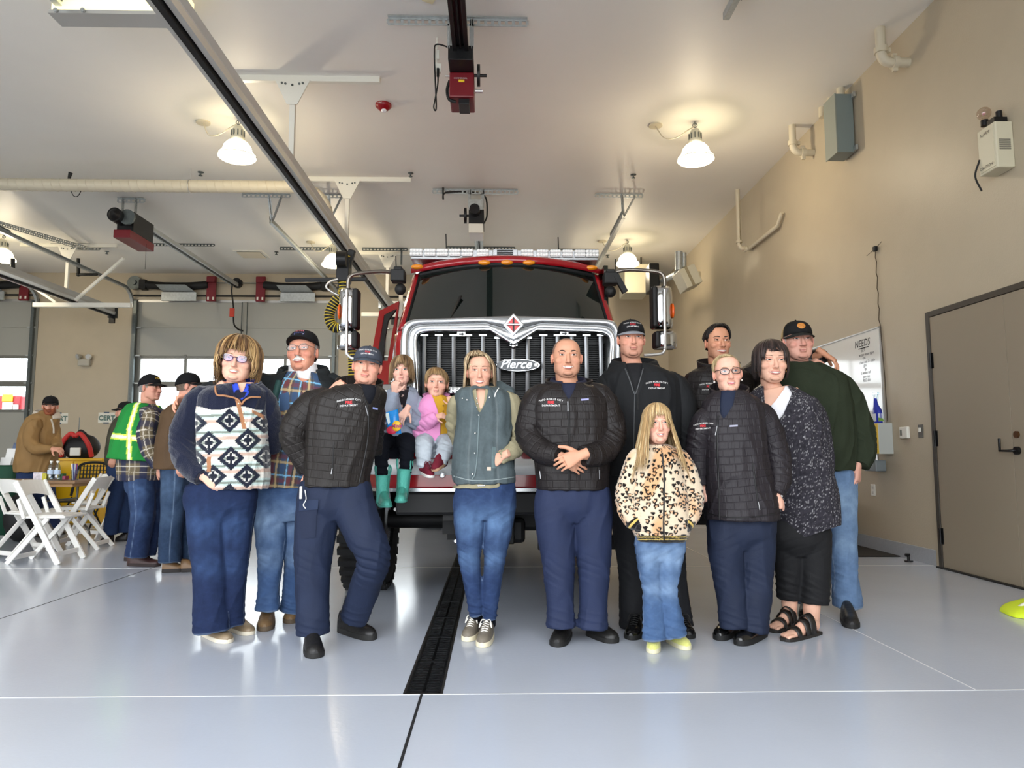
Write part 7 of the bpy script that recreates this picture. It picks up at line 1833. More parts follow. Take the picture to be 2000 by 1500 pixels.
for y in (765,790,820,850,880,910): 
    q = p.path_on(bvp,[(590-(y-750)*.1,y)],.003)
    if q: mb = MB(); mb.ball(q[0],.005,8,6); mb.build('button',mat('button_brown',(96,70,60),.4),sh)
p.collar(592,739,36,15,(104,92,84),m_twill,gap=.5,fold=.3,name='shirt_collar',parent=sh,tilt=.35)
p.garment('turtleneck',[ring_loft(p.rows([(591,712,27,.95,.02),(592,727,29,.95,.02),(593,745,36,.8,.02)]),p.side,24)],m_knit,(226,224,226),.006,2,.001)
p.hand(p.pt(376,772,-.20),(-.72,-.55,-.35),(-.35,.35,.9),1,curl=(.55,.6,.4),sc=1.1,fore=p.pt(395,768,-.13))
trousers(p,'jeans',[(560,942,52),(560,968,55),(560,988,54)],[(530,985,33),(530,1040,30),(528,1095,24),(524,1150,20),(523,1192,23)],[(585,985,31,None,.05),(583,1050,27,None,.08),(578,1110,22,None,.1),(572,1160,20,None,.12),(566,1192,21,None,.14)],m_denim,denim((62,86,124),(130,154,184),.7,light=(190,206,224)))
shoe(p,G(525,1210),G(516,1234),.115,m_leather,(112,88,60),(84,70,54),sole_h=.03,ht=1.05,name='slip_on_shoe'); shoe(p,G(577,1198),G(566,1219),.115,m_leather,(112,88,60),(84,70,54),sole_h=.03,ht=1.05,name='slip_on_shoe')
p.body(blush=.8); p.face(iris=(100,110,116),browc=(190,180,170),browt=.7,sm=.8,lip=(186,100,92),open_=.75,mo=.8); p.moustache((228,222,214),.033)
p.hair(lambda a: .2 if abs(a)<60 else (.09 if abs(a)<100 else .05),[(170,164,158),(150,144,138)],n=0,shell=1.03,zbase=lambda a: .19 if abs(a)<62 else (.085 if abs(a)<95 else .045))
p.cap((26,26,28),back=(38,40,42),lines=[('ASTRA',.015,.219,mat('embroidery_pink',(226,130,140),.7)),('(~-~)',.026,.205,mat('embroidery_blue',(62,70,130),.7)),('-      -',.02,.200,m_embw)],bw=.084,tilt=.2,blen=.060,z=.168,bslope=-.004)
p.glasses((96,88,84),.0245,.0155,.0014,z=.117)
# ---- leaning man in cap and quilted jacket
p = Person('man in grey-blue cap and black quilted jacket leaning with one hand on his hip', 4.1, (650,1260), yaw=.30)
T_ = [(701,752,36,.9),(694,764,60,.68),(682,780,72,.66),(673,810,72,.70),(668,850,70,.74),(663,900,65,.78),(659,932,63,.78),(657,950,63,.78)]
arms = [[(616,790,31,None,.0),(588,822,31,None,.0),(577,852,30,None,.0),(592,888,27,None,.03),(606,918,21,None,.04)],[(730,790,20,None,.07),(734,835,18,None,.2),(728,885,18,None,.28)]]
p.head(717,678,751,yaw=.10,roll=.10,pitch=-.02,wide=1.06,jaw=1.08,smile=.45,nose=1.05,neck=(706,764,1.2),skin=(220,160,136))
j = upper(p,'jacket',T_,arms,m_quiltb,(56,50,47),cut=opening(p,[(702,740),(738,748),(733,775),(722,795),(710,772)]))
bv = p.bvh()
p.dept(bv,681,786,j,.98,.05); p.patch(bv,'brand_tag',[(728,795),(738,797),(738,801),(728,799)],(140,150,200),j)
p.strip(bv,'zipper',[(712,778),(719,800),(719,850),(711,900),(699,953)],.0045,m_zipd,j); p.strip(bv,'zip_pull',[(714,792),(719,812)],.004,m_zip,j); p.strip(bv,'pocket_zip',[(652,862),(650,900),(649,925)],.003,m_zipd,j); p.strip(bv,'zip_pull',[(649,914),(647,926)],.004,m_zip,j)
p.garment('shirt',[p.loft(shrink(T_[:5],.90),.66,core=0,level=True)],m_twill,(22,24,32),.008,2,0)
p.collar(702,760,43,21,(40,36,35),m_quiltb,gap=.6,flare=1.12,tilt=.3,name='jacket_collar',parent=j)
p.hand(p.pt(604,916,.02),(-.35,-.15,-1),(-1,-.35,.1),-1,curl=(.5,.6,.4),sc=1.1,fore=p.pt(600,900,.035))
trousers(p,'trousers',[(657,935,63),(657,962,67),(656,985,66)],[(622,985,42),(616,1040,40),(611,1095,35),(610,1160,31),(611,1238,31)],[(690,985,40,None,.0),(711,1040,37,None,-.05),(729,1090,32,None,-.04),(712,1150,29,None,.06),(692,1208,28,None,.14)],m_twill,(27,36,58),folds=[(p.pt(728,1085,-.03),.12,.05,.006,.5)])
bvt = p.bvh()
p.patch(bvt,'cargo_pocket',[(585,985),(620,983),(616,1050),(588,1052)],(25,33,54),p.root,m_twill,lift=.006); p.patch(bvt,'pocket_flap',[(584,978),(622,976),(621,995),(584,998)],(33,44,68),p.root,m_twill,lift=.010)
c = p.pt(588,962,-.15); mb = MB(); mb.box(c,(.014,.02,.07)); tag(mb.build('pocket_clip',m_alu,p.root,bev=.003)); c = p.pt(595,975,-.16); mb = MB(); mb.tube(crom([c+np.array((0,0,.05)),c+np.array((.008,0,.0)),c+np.array((-.006,0,-.03)),c+np.array((.006,0,-.05))],per=5),.0035,n=5); mb.build('key_chain',m_alu,p.root)
shoe(p,G(606,1263),G(617,1287),.115,m_leather,(27,26,26),(26,25,24),sole_h=.03,ht=1.1,shaft=([G(606,1263)+Vector((.005,-.03,.07)),G(607,1262)+Vector((0,0,.17))],[.052,.054],(27,26,26)),name='boot')
shoe(p,G(664,1232),G(731,1251),.115,m_leather,(30,29,29),(30,29,28),sole_h=.032,ht=1.1,shaft=([G(668,1234)+Vector((.03,.0,.06)),G(672,1234)+Vector((.06,.0,.2))],[.055,.058],(30,29,29)),name='boot')
p.body(stubble=.25,blush=.7); p.face(iris=(100,104,96),browc=(120,88,64),browt=.8,sm=.55,teeth=False,open_=.62,lip=(196,116,104),mw=1.05)
p.hair(lambda a: .2,[(70,54,44),(86,68,54)],n=0,shell=1.02,zbase=lambda a: .19 if abs(a)<62 else (.1 if abs(a)<95 else .05))
p.cap((64,68,78),brim=(70,76,86),back=(24,25,28),lines=[('PASO ROBLES CITY',.0115,.203,m_embw),('FIRE',.0165,.190,m_embr),('DEPARTMENT',.0115,.177,m_embw)],tilt=.2,blen=.062)
# ---- girl on the bumper
p = Person('girl in a pale blue-grey hoodie and glitter rain boots sitting on the truck bumper', 4.86, (775,870), z0=1.13)
T_ = [(785,762,20,.9),(785,770,32,.72),(784,785,38,.72),(781,810,38,.76),(777,838,40,.82),(776,852,40,.82)]
arms = [[(757,786,15),(748,808,17,None,-.02),(753,824,16,None,-.10),(764,795,14,None,-.17),(770,768,11,None,-.17)],[(812,786,15),(819,810,16,None,-.02),(813,826,15,None,-.09),(800,812,13,None,-.16),(793,801,11,None,-.19)]]
p.head(784,697,751,yaw=.06,roll=-.04,wide=1.06,jaw=.92,cheek=1.12,smile=.1,nose=.8,child=1,neck=(785,768,.75),skin=(230,180,160))
j = upper(p,'hoodie',T_,arms,m_knit,(146,154,170),.005,extra=[ring_loft(p.rows([(762,770,9,.9,-.02),(768,766,11,.9,.06),(785,764,13,.9,.1),(803,766,11,.9,.06),(808,772,9,.9,-.02)],.9),p.side,14,round_cap=True)],cut=opening(p,[(776,755),(800,755),(797,775),(790,800),(784,800),(779,775)]))
p.garment('blouse',[p.loft(shrink(T_[:4],.88),.7,core=0)],m_cloth,lambda V,N,q,a,t: mixc(np.tile(lin((34,30,34)),(len(V),1)),lin((176,150,140)),wav(V,34.,1.) > .75),.006,2,0)
trousers(p,'leggings',[(776,842,34),(776,858,37),(777,868,36)],[(762,862,19,.9,-.03),(750,862,18,.9,-.14),(745,869,16,.9,-.22),(745,885,14,.9,-.25),(745,910,12,.9,-.25),(746,935,11,.9,-.25)],[(790,862,19,.9,-.03),(793,861,18,.9,-.14),(795,868,16,.9,-.22),(795,882,14,.9,-.25),(793,905,12,.9,-.25),(792,925,11,.9,-.25)],m_knit,(20,22,28),.005,wr=.001)
for (tx,ty,ax,ay,h,t) in ((748,928,747,974,(745,984,-.21),(757,991,-.42)),(790,916,786,964,(786,975,-.21),(782,982,-.42))):
    hp, tp = Vector(p.pt(*h)), Vector(p.pt(*t)); tp.z = hp.z-.01
    b_ = shoe(p,hp,tp,.085,m_glit,(84,176,160),(70,150,136),sole_h=.016,ht=.95,name='rain_boot')
    V,F = ring_loft(crom([[*p.pt(tx,ty,-.25),.048,.048],[*p.pt((tx+ax)/2,(ty+ay)/2,-.25),.043,.045],[*p.pt(ax,ay,-.25),.040,.045],[*(hp+Vector((0,-.03,.02))),.039,.05]],.02),p.side,22); npmesh('boot_shaft',V,F,m_glit,b_,col=np.tile(lin((84,176,160)),(len(V),1)))
    for s_ in (-1,1): 
        mb = MB(); q = Vector(p.pt(tx+s_*12,ty,-.25)); mb.tube(crom([q+Vector((0,0,-.02)),q+Vector((s_*.012,0,.04)),q+Vector((s_*.003,-.02,.06)),q+Vector((s_*.002,-.03,.0))],per=4),.006,n=6)
        mb.build('pull_loop',mat('boot_teal',(70,150,136),.4),b_)
p.hand(p.pt(770,767,-.19),(.12,-.35,.9),(-.5,-.85,-.2),1,curl=(.8,1.0,.7),sc=.74,fore=p.pt(765,790,-.17))
p.hand(p.pt(794,800,-.21),(-.45,-.3,-.8),(-.2,-.95,.35),-1,curl=(.35,.5,.4),sc=.76,fore=p.pt(800,810,-.16))
p.body(voxel=.003,blush=.8); p.face(iris=(70,84,80),browc=(150,116,78),browt=.75,sm=.0,teeth=False,mw=.85,open_=.9,lip=(204,118,112))
p.hair(lambda a: (.15 if abs(a)<18 else (.13 if abs(a)<38 else (.04 if abs(a)<60 else .012))),[(136,106,72),(112,85,56),(158,130,94),(94,70,46)],n=560,lift=1.16,jit=.07,width=.006,pole=(.01,-.01),flare=.10,wave=.004,zbase=lambda a: .16 if abs(a)<40 else (.1 if abs(a)<58 else .02),seed=9)
bag = empty('snack_bag',p.pt(768,825,-.27),'bright blue snack bag held by the girl in the hoodie','snack bag')
mb = MB(); qd = [(751,806),(777,799),(784,847),(759,846)]; rows=[]
def bq(u,v,dy): 
    a=np.array(qd[0])*(1-u)+np.array(qd[1])*u; b=np.array(qd[3])*(1-u)+np.array(qd[2])*u; c=a*(1-v)+b*v; return p.pt(c[0],c[1],-.30+dy)
for j_ in range(9):
    v_=j_/8; rows.append([Vector(bq(i/8,v_,-.022*math.sin(PI*i/8)**.6*math.sin(PI*v_)**.6)) for i in range(9)]+[Vector(bq(1-i/8,v_,.022*math.sin(PI*i/8)**.6*math.sin(PI*v_)**.6+.002)) for i in range(9)])
mb.grid(rows,closed=True); mb.build('wrapper',mat('bag_blue',(30,136,214),.25,bump=.4,bscale=30),bag)
mb = MB(); mb.ball(bq(.72,.68,-.028),(.03,.008,.034),14,8); mb.build('yellow_emblem',mat('bag_yellow',(240,190,40),.4),bag)
mb = MB(); mb.ball(bq(.28,.86,-.02),(.034,.008,.026),14,8); mb.build('red_emblem',mat('bag_red',(196,40,70),.4),bag)
mb = MB(); mb.prism([Vector(bq(u,v,-.024)) for u,v in ((.02,.05),(.3,.05),(.28,.5),(.1,.6))],(0,-.002,0)); mb.build('pale_panel',mat('bag_pale',(216,228,226),.4),bag)
text_on('bag_word','Minis',.032,bq(.74,.68,-.037),(1,0,.05),(0,0,1),mat('bag_magenta',(170,40,110),.5),bag,bold=.001)
# ---- toddler on the bumper
p = Person('toddler in a pink jacket and mustard shirt sitting on the bumper', 4.86, (850,872), z0=1.13)
T_ = [(852,772,17,.9),(852,779,29,.76),(851,792,37,.76),(849,820,41,.82),(847,848,43,.86),(847,862,43,.86)]
arms = [[(824,794,15),(816,818,17,None,-.02),(824,831,16,None,-.08),(842,820,13,None,-.15),(852,813,11,None,-.16)],[(880,793,14),(891,816,15,None,-.03),(890,803,14,None,-.11),(884,793,11,None,-.15)]]
p.head(853,720,776,yaw=.05,roll=.04,wide=1.1,jaw=.9,cheek=1.15,smile=.0,nose=.75,child=1,neck=(852,780,.72),skin=(228,176,152))
j = upper(p,'jacket',T_,arms,m_knit,(226,150,196),.005,wr=.004,cut=opening(p,[(842,770),(876,768),(884,800),(886,868),(858,868),(860,825),(852,795)]),solid=.008)
cl = p.collar(852,778,24,10,(226,150,196),m_knit,gap=.7,flare=1.2,name='jacket_hood',parent=j,dy=.04)
p.garment('shirt',[p.loft(shrink(T_[:5],.93)+[(848,858,38,.84)],.78,core=0)],m_knit,(206,160,52),.005,2,.002)
bvs = p.bvh()
for y in (782,792,803): 
    q = p.path_on(bvs,[(866,y)],.003)
    if q: mb = MB(); mb.ball(q[0],.0055,8,6); mb.build('button',mat('button_gold',(150,116,50),.4),p.root)
trousers(p,'trousers',[(849,850,34),(849,862,37),(849,870,36)],[(836,864,19,.9,-.03),(828,863,18,.9,-.14),(827,872,17,.9,-.2),(827,890,15,.9,-.22),(828,915,12,.9,-.22)],[(862,864,19,.9,-.03),(872,863,18,.9,-.14),(871,873,16,.9,-.22),(864,892,14,.9,-.26),(860,906,12,.9,-.27)],m_denim,(188,196,204),.005,wr=.003)
h,t = Vector(p.pt(826,925,-.19)),Vector(p.pt(843,934,-.33)); b_ = shoe(p,h,t,.07,m_cloth,(110,34,48),(226,222,216),sole_h=.02,ht=.8,laces=(96,24,40),name='high_top_shoe',shaft=([h+Vector((.01,-.02,.03)),Vector(p.pt(828,911,-.22))],[.034,.036],(110,34,48)))
h,t = Vector(p.pt(866,909,-.26)),Vector(p.pt(848,922,-.36)); b_ = shoe(p,h,t,.07,m_cloth,(110,34,48),(176,140,110),sole_h=.02,ht=.8,name='high_top_shoe',up0=(.35,.75,.55),shaft=([h+Vector((.0,.02,.02)),Vector(p.pt(861,902,-.27))],[.034,.036],(110,34,48)))
p.hand(p.pt(851,813,-.17),(.85,-.3,.1),(-.1,-.8,.6),1,curl=(.5,.7,.5),sc=.58,fore=p.pt(844,818,-.15)); p.hand(p.pt(884,792,-.17),(-.25,-.3,.8),(.2,-.95,-.2),-1,curl=(.7,.9,.6),sc=.58,fore=p.pt(887,800,-.13))
p.body(voxel=.003,blush=.7); p.face(iris=(60,46,38),browc=(170,136,96),browt=.6,sm=.0,teeth=False,mw=.72,open_=.85,lip=(206,116,112))
p.hair(lambda a: (.165 if abs(a)<30 else (.14 if abs(a)<50 else (.10 if abs(a)<85 else .05))),[(146,115,77),(124,95,62),(166,137,96)],n=420,lift=1.09,jit=.05,width=.0055,pole=(-.012,-.01),zbase=lambda a: .172 if abs(a)<45 else (.125 if abs(a)<62 else .06),seed=12)
# ---- tall man in black cap
p = Person('tall unsmiling man in black cap with grey brim and black softshell jacket', 4.5, (1275,1235))
T_ = [(1238,712,35,.9),(1243,726,62,.64),(1250,742,78,.62),(1254,790,78,.66),(1254,840,76,.70),(1254,890,74,.72),(1254,928,74,.72)]
arms = [[(1190,756,28),(1182,800,29,None,.02),(1190,860,27,None,.04),(1206,905,22)],[(1318,756,28),(1334,800,29),(1341,860,27),(1335,915,23,None,-.02),(1326,945,18,None,-.03)]]
p.head(1233,626,698,yaw=-.02,wide=1.04,jaw=1.1,smile=.05,neck=(1238,722,1.15),skin=(208,150,126),nose=1.05)
j = upper(p,'jacket',T_,arms,m_soft,(27,28,30),wr=.004,cut=opening(p,[(1216,700),(1258,700),(1254,728),(1240,770),(1230,735)]))
bv = p.bvh(); p.dept(bv,1283,752,j,1.0); p.strip(bv,'zipper',[(1240,758),(1239,800),(1238,860),(1238,925)],.004,mat('zip_grey',(70,72,74),.4),j); p.strip(bv,'chest_zip',[(1246,740),(1246,800)],.003,m_zipd,j)
for q_ in ([(1221,720),(1231,745),(1240,770),(1249,745),(1256,720)],): p.strip(bv,'placket_edge',q_,.0045,mat('zip_grey'),j)
p.garment('shirt',[p.loft(shrink(T_[:5],.91),.66,core=0,level=True)],m_twill,(20,20,23),.008,2,0)
p.collar(1239,720,43,20,(27,28,30),m_soft,gap=.55,fold=.4,name='jacket_collar',parent=j,tilt=.3)
p.hand(p.pt(1325,948,-.03),(-.15,-.1,-1),(.9,-.3,0),1,curl=(.35,.4,.3),fore=p.pt(1330,930,-.03)); p.hand(p.pt(1207,908,.0),(.15,-.1,-1),(-.9,-.3,0),-1,curl=(.35,.4,.3),fore=p.pt(1200,890,.02))
trousers(p,'trousers',[(1255,915,66),(1256,950,70),(1256,978,68)],[(1228,975,39),(1232,1040,34),(1236,1110,29),(1237,1170,27),(1238,1224,28)],[(1296,975,39),(1303,1040,35),(1309,1110,30),(1319,1170,27),(1326,1224,27)],m_twill,(26,27,30))
shoe(p,G(1249,1226),G(1232,1251),.115,m_shine,(16,16,17),(18,18,18),sole_h=.028,laces=(20,20,20),name='dress_shoe'); shoe(p,G(1324,1228),G(1347,1249),.115,m_shine,(16,16,17),(18,18,18),sole_h=.028,laces=(20,20,20),name='dress_shoe')
p.body(stubble=.35,stubcol=(136,104,90)); p.face(iris=(84,84,76),browc=(96,74,58),sm=.0,teeth=False,open_=.72,lip=(180,108,96),mw=1.05)
p.hair(lambda a: .2,[(58,46,38),(74,58,48)],n=0,shell=1.02,zbase=lambda a: .19 if abs(a)<62 else (.1 if abs(a)<95 else .05))
p.cap((26,26,28),brim=(140,142,148),lines=[('PASO ROBLES CITY',.0115,.207,m_embw),('FIRE',.0175,.194,m_embr),('DEPARTMENT',.0115,.181,m_embw)],tilt=.15,blen=.052,bdip=.012)
# ---- dark haired man behind
p = Person('dark haired smiling man in the back row, arm round the shoulders of the old man', 4.98, (1425,1190))
T_ = [(1402,716,33,.9),(1403,728,58,.64),(1403,744,68,.62),(1403,800,66,.68),(1403,860,64),(1403,930,63),(1403,1000,62),(1403,1022,60)]
arms = [[(1350,756,23),(1342,800,25),(1343,870,24),(1353,930,21,None,-.03),(1361,958,17,None,-.05)],[(1456,742,24,None,.03),(1492,718,23,None,.07),(1540,708,21,None,.07),(1586,700,18,None,.03),(1610,694,14,None,-.05)]]
p.head(1402,634,703,yaw=.05,wide=1.0,smile=.8,nose=1.1,jaw=1.05,neck=(1402,726,1.05),skin=(198,142,112))
j = upper(p,'jacket',T_,arms,m_quilt,(44,40,40),cut=opening(p,[(1388,705),(1418,705),(1412,728),(1402,745),(1393,728)]))
bv = p.bvh(); p.dept(bv,1385,755,j,.95); p.garment('shirt',[p.loft(shrink(T_[:5],.90),.66,core=0,level=True)],m_twill,(20,20,24),.008,2,0)
p.collar(1403,722,40,20,(40,37,37),m_quilt,gap=.45,flare=1.1,name='jacket_collar',parent=j); p.strip(bv,'zipper',[(1402,745),(1402,800)],.004,m_zipd,j)
p.hand(p.pt(1608,690,-.08),(.66,-.35,-.62),(.45,-.40,.8),-1,curl=(.40,.40,.30),sc=1.12,spread=.05,fore=p.pt(1590,698,.0),tdir=(.8,.55,-.3)); p.hand(p.pt(1361,958,-.05),(.1,-.1,-1),(-.9,-.4,0),-1,curl=(.5,.6,.4),fore=p.pt(1357,940,-.03))
trousers(p,'trousers',[(1425,985,56),(1430,1010,54),(1434,1030,50)],[(1420,1030,30),(1427,1090,24),(1432,1150,21),(1434,1185,22)],[(1458,1030,30),(1464,1090,24),(1466,1150,21),(1468,1185,22)],m_twill,(26,27,32))
shoe(p,G(1434,1180),G(1432,1198),.11,m_leather,(24,24,24),(20,20,20),name='boot'); shoe(p,G(1468,1180),G(1468,1198),.11,m_leather,(24,24,24),(20,20,20),name='boot')
p.body(stubble=.3,stubcol=(120,90,76)); p.face(iris=(64,46,36),browc=(34,26,22),browt=1.1,sm=.85,mw=1.12,open_=.8,brow_arch=.7)
p.hair(lambda a: .204 if abs(a)<46 else (.165 if abs(a)<64 else (.125 if abs(a)<100 else .10)),[(30,24,22),(44,36,32),(22,18,17)],n=420,lift=1.10,jit=.05,width=.0045,flare=-.6,pole=(.01,-.02),zj=.004,zbase=lambda a: .198 if abs(a)<46 else (.16 if abs(a)<66 else (.115 if abs(a)<95 else .06)),seed=3)
# ---- blonde woman with glasses
p = Person('blonde woman with dark glasses in a long dark quilted jacket and navy trousers, front right', 4.2, (1445,1250), yaw=-.12)
T_ = [(1424,764,29,.95),(1428,778,50,.68),(1430,794,60,.66),(1432,830,62,.70),(1435,880,63,.76),(1440,930,66,.80),(1446,975,69,.82),(1449,1014,70,.82)]
arms = [[(1380,816,22),(1366,850,23),(1362,900,22,None,.02),(1369,948,18,None,.02)],[(1486,812,26),(1505,850,27,None,.01),(1518,900,26,None,.0),(1521,942,22,None,-.04),(1515,964,18,None,-.06)]]
p.head(1421,691,766,yaw=-.12,roll=-.07,wide=1.02,jaw=.98,smile=.45,neck=(1424,776,.95),skin=(224,172,150),cheek=1.05)
j = upper(p,'jacket',T_,arms,m_quiltp,(50,46,50),cut=opening(p,[(1408,750),(1440,752),(1434,790),(1414,822),(1404,808),(1406,775)]))
bv = p.bvh(); p.dept(bv,1373,832,j,.85,.08); p.patch(bv,'brand_tag',[(1425,830.5),(1441,829.5),(1441,833),(1425,834)],(160,160,176),j)
p.strip(bv,'zipper',[(1403,812),(1401,850),(1402,900),(1404,950),(1405,1012)],.0045,m_zipd,j); p.strip(bv,'zip_pull',[(1401,832),(1397,850)],.0045,m_zip,j); p.strip(bv,'pocket_zip',[(1470,905),(1476,950),(1482,995)],.0035,m_zipd,j); p.strip(bv,'zip_pull',[(1481,980),(1484,996)],.004,m_zip,j)
p.strip(bv,'waist_draw',[(1384,1003),(1420,1010),(1470,1010),(1515,1002)],.003,m_zipd,j)
p.garment('shirt',[p.loft(shrink(T_[:5],.90),.66,core=0,level=True)],m_twill,(26,34,54),.008,2,0)
p.collar(1424,772,36,20,(46,42,46),m_quiltp,gap=.5,flare=1.12,name='jacket_collar',parent=j,tilt=.35)
p.hand(p.pt(1514,964,-.07),(-.06,-.15,-1),(-.1,-1,.15),-1,curl=(1.35,1.5,1.0),sc=1.0,fore=p.pt(1518,950,-.05),tdir=(.55,.75,-.5)); p.hand(p.pt(1369,950,.02),(.2,-.1,-1),(-.9,-.3,0),-1,curl=(.5,.6,.4),fore=p.pt(1367,930,.02))
c = p.pt(1525,966,-.075); mb = MB(); mb.box(c,(.03,.012,.028),Matrix.Rotation(.5,3,'Y')); mb.build('wrist_watch',m_alu,p.root,bev=.004)
trousers(p,'trousers',[(1448,1002,64),(1448,1025,66),(1448,1042,64)],[(1417,1040,35),(1418,1080,33),(1422,1120,29),(1430,1180,27),(1434,1224,27)],[(1476,1040,36),(1478,1080,34),(1480,1125,30),(1476,1180,28),(1473,1234,28)],m_twill,(28,36,56),wr=.005)
shoe(p,G(1434,1229),G(1403,1252),.112,m_shine,(15,15,16),(18,18,18),sole_h=.032,laces=(24,24,24),name='dress_shoe'); shoe(p,G(1492,1240),G(1441,1262),.112,m_shine,(15,15,16),(18,18,18),sole_h=.032,laces=(24,24,24),name='dress_shoe')
p.body(makeup=.5,blush=.8,color=buzz((176,150,110),lambda a: .204 if a<35 else (.19 if a<50 else (.155 if a<72 else (.11 if a<100 else .04))),1.)); p.face(iris=(96,120,140),browc=(140,108,80),browt=.7,sm=.45,lip=(196,92,110),open_=.95,mo=.6,ez=.0)
p.hair(lambda a: .215 if abs(a)<45 else (.17 if abs(a)<70 else (.125 if abs(a)<100 else .10)),[(196,172,128),(176,150,106),(212,190,150),(166,138,98)],n=320,lift=1.035,jit=.012,width=.0045,zj=.004,pole=(.0,.03),shell=1.02,zbase=lambda a: .212 if abs(a)<45 else (.165 if abs(a)<70 else (.12 if abs(a)<100 else .05)),seed=6)
p.glasses((48,34,30),.0255,.0175,.0024,cat_eye=.3,lens=None)
for s_ in (-1,1):
    mb = MB(); mb.ball(p.to_w([[s_*.079*p.wide,-.002,.066]])[0],.0065,10,8); mb.build('pearl_earring',mat('pearl',(232,228,220),.2),p.root)
# ---- dark haired woman in cardigan
p = Person('woman with dark bobbed hair, hoop earrings and a speckled charcoal cardigan over white', 4.5, (1555,1238), yaw=-.12)
T_ = [(1512,756,31,.9),(1518,769,54,.66),(1530,785,66,.66),(1540,830,67,.70),(1551,880,65,.74),(1561,930,65,.76),(1570,980,65,.78),(1578,1025,60,.74),(1582,1052,52,.70)]
arms = [[(1470,800,22,None,.02),(1470,850,22,None,.03),(1480,910,20,None,.04)],[(1580,798,24),(1597,842,25),(1604,900,24),(1601,945,21,None,-.02),(1594,980,17,None,-.03)]]
def heather(V,N,q,a,t):
    n = wav(V,95.,1.,(1,1,.7)); c = np.tile(lin((50,48,54)),(len(V),1))*(1+.25*wav(V,40.,2.)[:,None]); return mixc(c,lin((160,158,160)),np.clip((n-.62)*2.2,0,.75))
p.head(1507,667,747,yaw=-.10,roll=.03,wide=1.06,jaw=1.05,smile=.9,cheek=1.05,neck=(1512,766,1.0),skin=(222,174,150))
def ccut(V,N,ang,tt,q):
    px,py = proj(V); o = inpoly(px,py,[(1490,745),(1536,748),(1548,768),(1530,812),(1512,832),(1494,800)])&((N@p.fwd) > -.1); return o|((py > 1058-(px-1545)*.34)&(py > 990)&(q[:,2] == 0))
j = upper(p,'cardigan',T_,arms,m_knit,heather,.0045,wr=.004,cut=ccut)
p.skin.append(p.loft([(1512,758,28,.8),(1516,774,46,.62),(1524,800,56,.6),(1530,830,54,.6)],.6,core=0))
p.garment('white_top',[p.loft(shrink(T_[:6],.93),.68,core=0,level=True)],m_cloth,(226,224,228),.006,2,.003,cut=opening(p,[(1490,745),(1535,745),(1534,758),(1516,784),(1500,800),(1488,790)]))
p.hand(p.pt(1593,984,-.03),(-.1,-.15,-1),(.9,-.4,0),1,curl=(.5,.6,.4),sc=.95,fore=p.pt(1597,965,-.02))
trousers(p,'cropped_trousers',[(1560,1015,56),(1561,1040,58),(1562,1055,56)],[(1538,1050,33,None,.04),(1543,1100,29,None,.04),(1543,1140,26,None,.05),(1542,1168,25,None,.06)],[(1588,1050,34),(1590,1100,31),(1590,1145,29),(1589,1178,28)],m_twill,(23,23,25),wr=.002)
p.limb(at3(p,(1543,1140,.05),(1542,1185,.06),(1545,1212,.08)),[.055,.047,.036]); p.limb(at3(p,(1588,1150),(1585,1195,-.01),(1588,1228,-.0)),[.058,.05,.038])
for h,t in ((G(1552,1218),G(1508,1236)),(G(1596,1238),G(1530,1253))):
    f = (t-h).normalized(); L = (t-h).length; sd = Vector((f.y,-f.x,0)); at = lambda q,u,z: h+f*(L*q)+sd*(.052*u)+Vector((0,0,z))
    rows = [(.04,.026,.032,.052),(.2,.03,.05,.062),(.38,.033,.048,.055),(.6,.038,.030,.036),(.78,.04,.020,.030),(.9,.036,.014,.026)]
    p.skin.append(ring_loft(crom([[*at(a,0,z),w,hh] for a,w,hh,z in rows],.012),np.array(sd),18,round_cap=True))
    for i in range(5):
        u = -.62+.31*i; a0 = .86-.02*abs(i-1); p.skin.append(ring_loft(crom([[*at(a0,u,.03),.0085+.003*(i==0),.009],[*at(.94-.015*i,u,.030),.0085+.003*(i==0),.009],[*at(.985-.02*i,u*1.02,.026),.0075+.003*(i==0),.008]],.006),np.array(sd),10,round_cap=True))
    mb = MB(); out = [at(q,.92*(.72+.28*math.sin(min(1,q/.7)*PI*.5))*(1 if q < .8 else math.sqrt(max(0,1-((q-.8)/.2305)**2))),0) for q in [i/20*1.03-.02 for i in range(21)]]; out += [at(q,-.92*(.72+.28*math.sin(min(1,q/.7)*PI*.5))*(1 if q < .8 else math.sqrt(max(0,1-((q-.8)/.2305)**2))),0) for q in [i/20*1.03-.02 for i in reversed(range(21))]]
    mb.prism(out,(0,0,.02)); so = mb.build('sandal',mat('sandal_sole',(34,30,27),.6),p.root,bev=.004)
    for a,b,hh,w in ((.30,.40,.128,.034),(.45,.54,.104,.030),(.70,.74,.070,.024)):
        mb = MB(); rows=[]
        for i in range(13):
            q = PI*i/12; cx, sz = math.cos(q), math.sin(q); rows.append([at(a-w/2/L*1.6,cx*.86,.018+(hh-.016)*sz**.75),at(a+w/2/L*1.6,cx*.88,.018+(hh-.024)*sz**.75)])
        mb.grid(rows); st = mb.build('strap',mat('strap_leather',(30,27,25),.4,bump=.2,bscale=60),so,solid=.005)
    mb = MB(); mb.ball(at(.36,.75,.075),.009,10,6); mb.build('stud',m_snap,so)
p.body(makeup=.25); p.face(iris=(70,56,44),browc=(96,72,60),browt=.6,sm=.95,lip=(196,96,96),open_=.7,mw=1.15)
p.hair(lambda a: .166 if abs(a)<34 else (.12 if abs(a)<52 else .03),[(40,31,30),(54,42,40),(28,22,22),(66,52,48)],n=600,lift=1.17,jit=.04,width=.006,pole=(-.0,.0),end_in=.10,zj=.014,fringe_out=.004,zbase=lambda a: .17 if abs(a)<44 else (.11 if abs(a)<60 else .03),seed=8)
